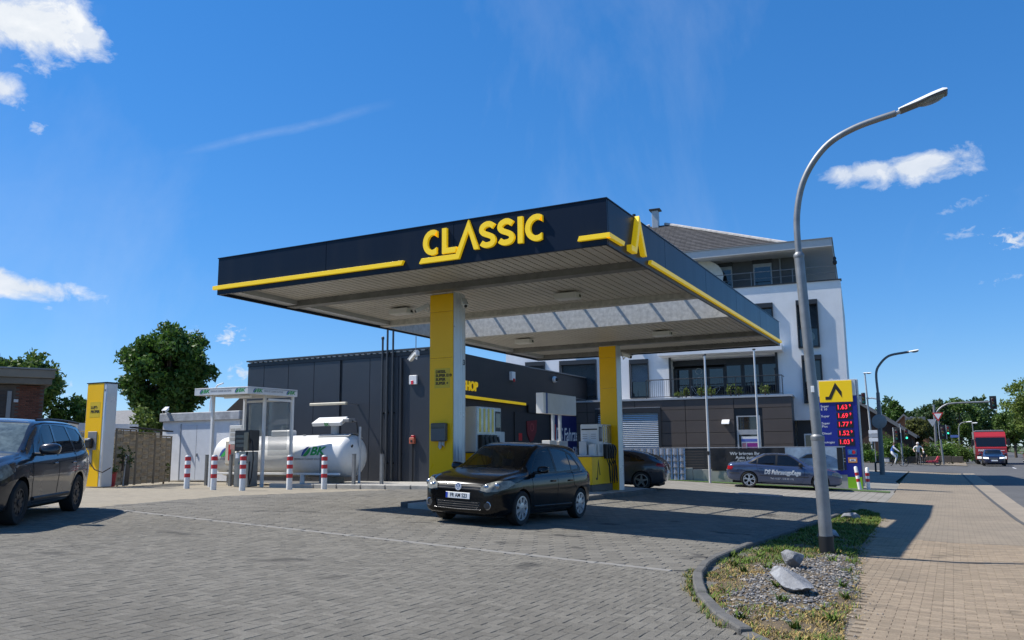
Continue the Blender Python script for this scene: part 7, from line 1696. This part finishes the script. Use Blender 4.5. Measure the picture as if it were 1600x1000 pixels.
for i, (x, y, h_, r, lf, lb, sc) in enumerate(((-1.6,138,8.6,2.6,'dark','large dark broad-crowned tree behind the yield sign',.40),(1.6,150,9.4,3.0,'mid','tall olive tree behind the cantilever arm',.42),(4.2,165,7.8,2.6,'dark','dark tree just left of the truck cab',.42),(9.3,125,10.9,3.4,'light','large light green roadside tree at the right edge',.36),(14.0,118,11.5,4.0,'mid','big tree half outside the right edge',.4),(8.2,140,7.0,2.4,'mid','lower green tree behind the truck',.36),(-7.6,150,9.0,1.5,'chestnut','slim tree top between the two houses',.36),(-4.0,158,6.8,1.6,'olive','small olive tree top right of the far house',.36),(-2.9,97,4.6,1.2,'olive','yellowish young tree in front of the direction sign',.26))):
    tree(lb, (x,y,-.35), h_, (r,r,h_*.36 if r > 1.6 else h_*.28), lf, 5200, sc, 120+i, cz=h_*.62 if r > 1.6 else None, group='trees down the road', clumps=60, name='roadside_tree', trunk_r=.16)
b = M(); rr = random.Random(5)
for i in range(16000):
    x = rr.uniform(-60,60); hgt = 12+2.0*sin(x*.3)+1.4*sin(x*.83+1); leaf_quad(b, Vector((x, 260+rr.uniform(-8,8), -.3+hgt*rr.random()**.6)), 1.2, rr)
tag(obj('distant_wood', b.mesh('distant_wood'), LEAF['dark']), 'hazy dark belt of woodland closing the end of the road', 'woodland', kind='stuff')
# ================================================================ TRAFFIC
tk = thing('truck', 'red articulated lorry with wide windscreen coming down the road', 'truck', (3.35,90.5,-.35)); rp = paint('truck_red', (.33,.02,.025), 0, .35, .6); W = 1.28
prof = [(0,.45),(-.06,.9),(-.04,1.55),(.05,1.62),(.25,2.60),(.75,3.02),(2.0,3.05),(2.0,.45)]
b = M(); n = len(prof); b.v = [(-W,y,z) for y, z in prof]+[(W,y,z) for y, z in prof]; b.f = [(i,(i+1)%n,n+(i+1)%n,n+i) for i in range(n)]+[tuple(reversed(range(n))),tuple(range(n,2*n))]; b.build('cab', rp, tk)
m_ = lambda x0,x1,y0,z0,y1,z1,nm,mm: M().add([(x0,y0,z0),(x1,y0,z0),(x1,y1,z1),(x0,y1,z1),(x0,y0+.02,z0),(x1,y0+.02,z0),(x1,y1+.02,z1),(x0,y1+.02,z1)], [(3,2,1,0),(4,5,6,7),(0,1,5,4),(1,2,6,5),(2,3,7,6),(3,0,4,7)]).build(nm, mm, tk)
m_(-W+.08,W-.08,.035,1.66,.22,2.50,'windscreen',car_glass_dark); m_(-W+.1,W-.1,-.075,.50,-.075,.88,'grille',trim_blk); m_(-.35,.35,.235,2.52,.26,2.60,'visor_plate',clean_white)
for sx in (-1,1):
    M().cbox(sx*.98-.22,sx*.98+.22,-.10,-.05,.52,.74,.02).build('headlight', K('truck_lamp', (.7,.7,.68), .15, emit=.5), tk); M().cbox(sx*(W+.18)-.12,sx*(W+.18)+.12,.1,.25,1.75,2.35,.03).build('mirror', black, tk); M().cbox(sx*(W+.02)-.02,sx*(W+.02)+.08*1,.12,.2,2.3,2.36,.01).build('mirror_arm', black, tk)
    for y in (.9,4.2,7.5): wt = M().lathe([(.28,-.15),(.47,-.16),(.5,-.1),(.5,.1),(.47,.16),(.28,.15)], 26, frame((0,1,0),(0,0,1),(1,0,0),(sx*(W-.18),y,.5)), False).build('wheel', rubber, tk, 40); M().lathe([(.02,.1*sx),(.28,.12*sx)], 20, frame((0,1,0),(0,0,1),(1,0,0),(sx*(W-.18),y,.5)), False).build('rim', mid_grey, wt)
M().box(-W+.2,W-.2,.0,2,.30,.46).build('bumper', mid_grey, tk); text('lettering', 'PARTNER', .26, frame((1,0,0),(0,0,1),(0,-1,0),(-.45,-.08,1.30)), clean_white, tk, .01, .008, 'CENTER', 1.1); M().box(.18,1.08,-.085,-.08,1.26,1.31).build('small_print', clean_white, tk)
M().cbox(-W,W,2.2,9.0,.9,3.15,.03).build('load_body', K('load_grey', (.16,.17,.17), .6, var=.3, vscale=1), tk); M().cbox(-W+.1,W-.1,.75,1.9,3.06,3.2,.02).build('roof_rack', mid_grey, tk)
bp_ = paint('paint_dark_blue', (.012,.017,.045), .3, .25)
oc = Car('oncoming_car', 'dark blue car driving in front of the red lorry', 'car', bp_, dict(L=4.3, wid_max=.88, crown=.03, top=[(-2.15,.7),(-2.0,.98),(-1.5,1.10),(-1.0,1.38),(-.2,1.44),(.2,1.40),(.9,1.03),(1.5,.95),(1.95,.82),(2.15,.6)], belt=[(-2.15,.65),(-2,.93),(0,.92),(1.2,.89),(1.95,.74),(2.15,.56)], wid=[(-2.15,.65),(-1.9,.83),(-1.2,.88),(1.2,.88),(1.8,.82),(2.05,.68),(2.15,.55)], low=[(-2.15,.36),(-1.9,.24),(1.9,.2),(2.15,.28)], roofw=[(-2.15,.8),(-1,.72),(.2,.7),(.9,.8),(2.15,.8)]))
oc.arch(1.3,.36,.33); oc.arch(-1.3,.36,.33)
oc.part('windscreen', [(-.64,1.0),(.64,1.0),(.52,1.36),(-.52,1.36)], 'x', lambda f: f.normal.x > .25 and f.calc_center_median().x > .1 and f.calc_center_median().z > .98, car_glass_dark, -.004, False)
oc.part('side_window', [(.7,.96),(.2,1.32),(-.9,1.32),(-1.2,1.0)], 'y', side_, car_glass_dark, -.006)
for sg in (1,-1): oc.part('headlight', [(sg*.40,.62),(sg*.80,.64),(sg*.80,.76),(sg*.42,.74)], 'x', lambda f: f.normal.x > 0 and f.calc_center_median().x > 1.4, K('lamp_bright', (.8,.8,.78), .1, emit=.8), .004, False)
oc.part('grille', [(-.32,.58),(.32,.58),(.30,.72),(-.30,.72)], 'x', front_, lamp_dark, .003, False); plate(oc, oc.surf_x(0,.47)+.02, .47, '', oc.t); mirrors(oc, .7, .95, .87, bp_)
oc.finish()
for x in (1.3,-1.3):
    for sy in (1,-1): wheel(oc.t, x, sy*.77, .32, .2, dict(n=5, kind='star', rim=.66), rubber, hubm, sy)
place(oc, 3.25, 85.5, radians(-90))
rc = dup(oc.t, (7.05,99.0,-.35), 0, 'red car just entering the picture at the right edge'); rc.matrix_world = Matrix.Translation((7.35,99,-.35)) @ Matrix.Rotation(radians(90),4,'Z')
for ch in rc.children:
    if ch.name.startswith('body'): ch.data = ch.data.copy(); ch.data.materials[0] = paint('paint_red', (.35,.02,.02), 0, .25)
    if ch.name.startswith('mirror'): ch.data = ch.data.copy(); ch.data.materials[0] = MATS['paint_red']

# ================================================================ PEOPLE AND BICYCLES
skin_m = K('skin', (.50,.30,.21), .6, var=.05); hair_m = K('hair', (.06,.035,.02), .8)
def figure(label, loc, rz, J, mats, s=1.0, extra=None, group=None):
    """J: joint -> position; one skinned surface, faces take the cloth of the nearest limb"""
    t = thing('person', label, 'person', loc, rz, group); t.scale = (s,)*3
    segs = [('pelvis','chest','top',.135,.15),('chest','neck','top',.15,.06),('neck','head','skin',.055,.085),('head','crown','skin',.085,.075)]
    for sd in 'lr': segs += [('chest','sh_'+sd,'top',.12,.065),('sh_'+sd,'el_'+sd,'sleeve',.058,.045),('el_'+sd,'wr_'+sd,'forearm',.045,.03),('wr_'+sd,'ha_'+sd,'skin',.03,.035),('pelvis','hip_'+sd,'leg',.13,.10),('hip_'+sd,'kn_'+sd,'leg',.09,.062),('kn_'+sd,'an_'+sd,'calf',.058,.04),('an_'+sd,'toe_'+sd,'shoe',.042,.035)]
    names = list(dict.fromkeys([a for g in segs for a in g[:2]])); rad = {}
    for a, b, c, ra, rb in segs: rad.setdefault(a, ra); rad.setdefault(b, rb)
    rad['pelvis'] = .13; rad['chest'] = .14; rad['head'] = .09
    me = bpy.data.meshes.new('skel'); me.from_pydata([J[n] for n in names], [(names.index(a), names.index(b)) for a, b, *_ in segs], []); o = bpy.data.objects.new('skel', me); COL.objects.link(o)
    md = o.modifiers.new('skin','SKIN'); sv = me.skin_vertices[0].data
    for i, n in enumerate(names): sv[i].radius = (rad[n], rad[n]); sv[i].use_root = n == 'pelvis'
    sb = o.modifiers.new('sub','SUBSURF'); sb.levels = 1; sb.render_levels = 1
    bm_ = bpy.data.meshes.new_from_object(o.evaluated_get(bpy.context.evaluated_depsgraph_get())); bpy.data.objects.remove(o)
    keys = list(dict.fromkeys(mats.values())); bm_.materials.clear()
    for k in keys: bm_.materials.append(k)
    for p in bm_.polygons:
        c = p.center; best = None
        for a, b, k, *_ in segs:
            A, B = Vector(J[a]), Vector(J[b]); d = B-A; u = max(0,min(1,(c-A).dot(d)/d.length_squared)); q = (A+d*u-c).length
            if best is None or q < best[0]: best = (q, k)
        p.material_index = keys.index(mats[best[1]])
    bm_.name = 'body'; body = obj('body', bm_, None, t, 80); h = Vector(J['head'])
    M().lathe([(.102,-.02),(.108,.03),(.09,.09),(.05,.13),(.005,.14)], 14, Matrix.Translation(h+Vector((0,0,.01)))).build('hair' if not extra else extra[0], extra[1] if extra else hair_m, t, 60)
    return t
def cloth(nm, c): return K('cloth_'+nm, c, .85, var=.12, vscale=6)
def mats_(top, leg, sleeve=None, forearm=None, calf=None, shoe=None): return dict(top=top, leg=leg, sleeve=sleeve or top, forearm=forearm or skin_m, calf=calf or leg, shoe=shoe or cloth('shoe',(.05,.05,.05)), skin=skin_m)
def bicycle(label, loc, rz, s=1.0):
    t = thing('bicycle', label, 'bicycle', loc, rz, 'bicycles crossing at the junction'); t.scale = (s,)*3; fm = K('bike_frame', (.03,.03,.035), .4)
    for x in (-.52,.54):
        w = M().tube([(x+.33*cos(a*pi/12),0,.34+.33*sin(a*pi/12)) for a in range(25)], .022, 6).build('wheel', rubber, t, 60); sp = M()
        for k in range(8): sp.tube([(x,0,.34),(x+.32*cos(k*pi/4),0,.34+.32*sin(k*pi/4))], .004, 3)
        tag(sp.build('spokes', light_grey, w), kind='stuff')
    M().tube([(-.52,0,.34),(-.18,0,.80)], .018, 6).build('seat_stay', fm, t); M().tube([(-.05,0,.30),(-.22,0,.92)], .02, 6).build('seat_tube', fm, t); M().tube([(-.05,0,.30),(.42,0,.86)], .02, 6).build('down_tube', fm, t); M().tube([(-.52,0,.34),(-.05,0,.30)], .016, 6).build('chain_stay', fm, t); M().tube([(.54,0,.34),(.40,0,.95),(.36,0,1.05)], .02, 6).build('fork', fm, t); M().tube([(.28,.27,1.06),(.37,.1,1.07),(.37,-.1,1.07),(.28,-.27,1.06)], .014, 6).build('handlebar', fm, t); M().cbox(-.34,-.10,-.07,.07,.92,.97,.02).build('saddle', black, t); M().cbox(-.80,-.44,-.16,.16,.66,.70,.01).build('rack', fm, t); M().tube([(-.05,.10,.30),(.02,.10,.14)], .012, 5).build('crank', fm, t)
    return t
bx, by = -4.03, 74.5; bz = gz(bx,by)-.05; bicycle('black bicycle ridden by the person in the blue top', (bx,by,bz), 0, 1.08)
J = dict(pelvis=(-.22,0,1.05),chest=(-.10,0,1.42),neck=(-.04,0,1.55),head=(-.01,0,1.66),crown=(-.01,0,1.74),sh_l=(-.08,.18,1.46),el_l=(.12,.24,1.26),wr_l=(.28,.25,1.12),ha_l=(.33,.24,1.09),sh_r=(-.08,-.18,1.46),el_r=(.12,-.24,1.26),wr_r=(.28,-.25,1.12),ha_r=(.33,-.24,1.09),hip_l=(-.20,.11,1.0),kn_l=(.16,.12,.88),an_l=(.06,.12,.50),toe_l=(.18,.12,.46),hip_r=(-.20,-.11,1.0),kn_r=(.08,-.12,.66),an_r=(-.06,-.12,.24),toe_r=(.08,-.12,.20))
ft = figure('person in blue top and white trousers riding a bicycle to the right', (bx,by,bz), 0, J, mats_(cloth('blue',(.05,.14,.45)), cloth('white',(.68,.68,.68)), cloth('white',(.68,.68,.68)), cloth('white',(.68,.68,.68))), 1.08)
t = thing('pannier', 'pale pannier bag on the back of the first bicycle', 'bag', (bx-.62,by-.2,bz+.35)); M().cbox(-.18,.18,-.10,.08,0,.36,.04).build('bag', cloth('pale',(.45,.45,.46)), t); M().cbox(-.19,.19,-.11,.09,.30,.40,.03).build('flap', black, t)
bx, by = -2.51, 80.9; bz = gz(bx,by)-.05; bicycle('bicycle seen head-on under the rider with the helmet', (bx,by,bz), radians(-80), 1.1)
J2 = dict(pelvis=(-.25,0,1.05),chest=(-.16,0,1.45),neck=(-.12,0,1.60),head=(-.10,0,1.71),crown=(-.10,0,1.79),sh_l=(-.14,.21,1.50),el_l=(.0,.34,1.30),wr_l=(.22,.30,1.13),ha_l=(.28,.27,1.09),sh_r=(-.14,-.21,1.50),el_r=(.0,-.36,1.30),wr_r=(.22,-.32,1.13),ha_r=(.28,-.28,1.09),hip_l=(-.22,.11,1.0),kn_l=(.12,.14,.80),an_l=(.0,.13,.40),toe_l=(.12,.13,.35),hip_r=(-.22,-.11,1.0),kn_r=(.05,-.14,.60),an_r=(-.08,-.14,.08),toe_r=(.08,-.14,.04))
figure('rider in white shirt and pale helmet towing a red trailer', (bx,by,bz), radians(-80), J2, mats_(cloth('offwhite',(.62,.61,.58)), cloth('black',(.02,.02,.022))), 1.1, ('helmet', cloth('helmet',(.62,.56,.52))))
Jc = {k: (v[0], v[1], v[2]) for k, v in J2.items()}
figure('small child with white helmet sitting beside the rider', (bx+.42,by-.35,bz+.10), radians(-80), J2, mats_(cloth('black',(.02,.02,.022)), cloth('black',(.02,.02,.022))), .62, ('helmet', clean_white))
t = thing('child_trailer', 'red two-wheeled bicycle trailer behind the helmeted rider', 'trailer', (bx+1.05,by+.5,bz), .1); M().prism([(-.55,.30),(.35,.30),(.55,.82),(.40,.82),(.22,.48),(-.5,.42)], .6, frame((1,0,0),(0,0,1),(0,-1,0),(0,.3,0))).build('shell', cloth('trailer_red',(.50,.05,.08)), t); M().tube([(-.55,0,.3),(-.95,0,.35)], .03, 6).build('tow_bar', mid_grey, t)
for y in (-.36,.36): M().tube([(.35+.24*cos(a*pi/10),y,.25+.24*sin(a*pi/10)) for a in range(21)], .025, 6).build('wheel', rubber, t, 60)
Jw = dict(pelvis=(0,0,.95),chest=(.02,0,1.32),neck=(.03,0,1.48),head=(.05,0,1.60),crown=(.05,0,1.69),sh_l=(.02,.19,1.40),el_l=(-.03,.24,1.14),wr_l=(.10,.24,.93),ha_l=(.14,.23,.85),sh_r=(.02,-.19,1.40),el_r=(.08,-.24,1.14),wr_r=(.22,-.23,.98),ha_r=(.28,-.22,.92),hip_l=(0,.10,.90),kn_l=(.16,.10,.50),an_l=(.14,.10,.09),toe_l=(.28,.10,.03),hip_r=(0,-.10,.90),kn_r=(.02,-.10,.48),an_r=(-.20,-.10,.10),toe_r=(-.09,-.10,.03))
figure('walker in dark top and dark shorts on the pavement left of the lorry', (2.15,108,-.33), radians(-60), Jw, mats_(cloth('darkred',(.04,.02,.025)), cloth('navy',(.02,.025,.05)), None, None, skin_m), .95, None, 'walkers on the far pavement')
figure('walker in white top half hidden behind the other by the lorry', (1.85,109,-.33), radians(-60), Jw, mats_(cloth('white',(.68,.68,.68)), cloth('denim',(.10,.13,.2))), .9, None, 'walkers on the far pavement')
figure('walker in white shirt between the mast and the yield sign post', (-.95,96,-.33), radians(-90), Jw, mats_(cloth('white',(.68,.68,.68)), cloth('grey',(.2,.2,.2))), .95, None, 'walkers on the far pavement')
figure('walker seen far off at the right of the lorry', (5.6,118,-.33), radians(-90), Jw, mats_(cloth('grey2',(.3,.3,.32)), cloth('navy',(.02,.025,.05))), .95, None, 'walkers on the far pavement')
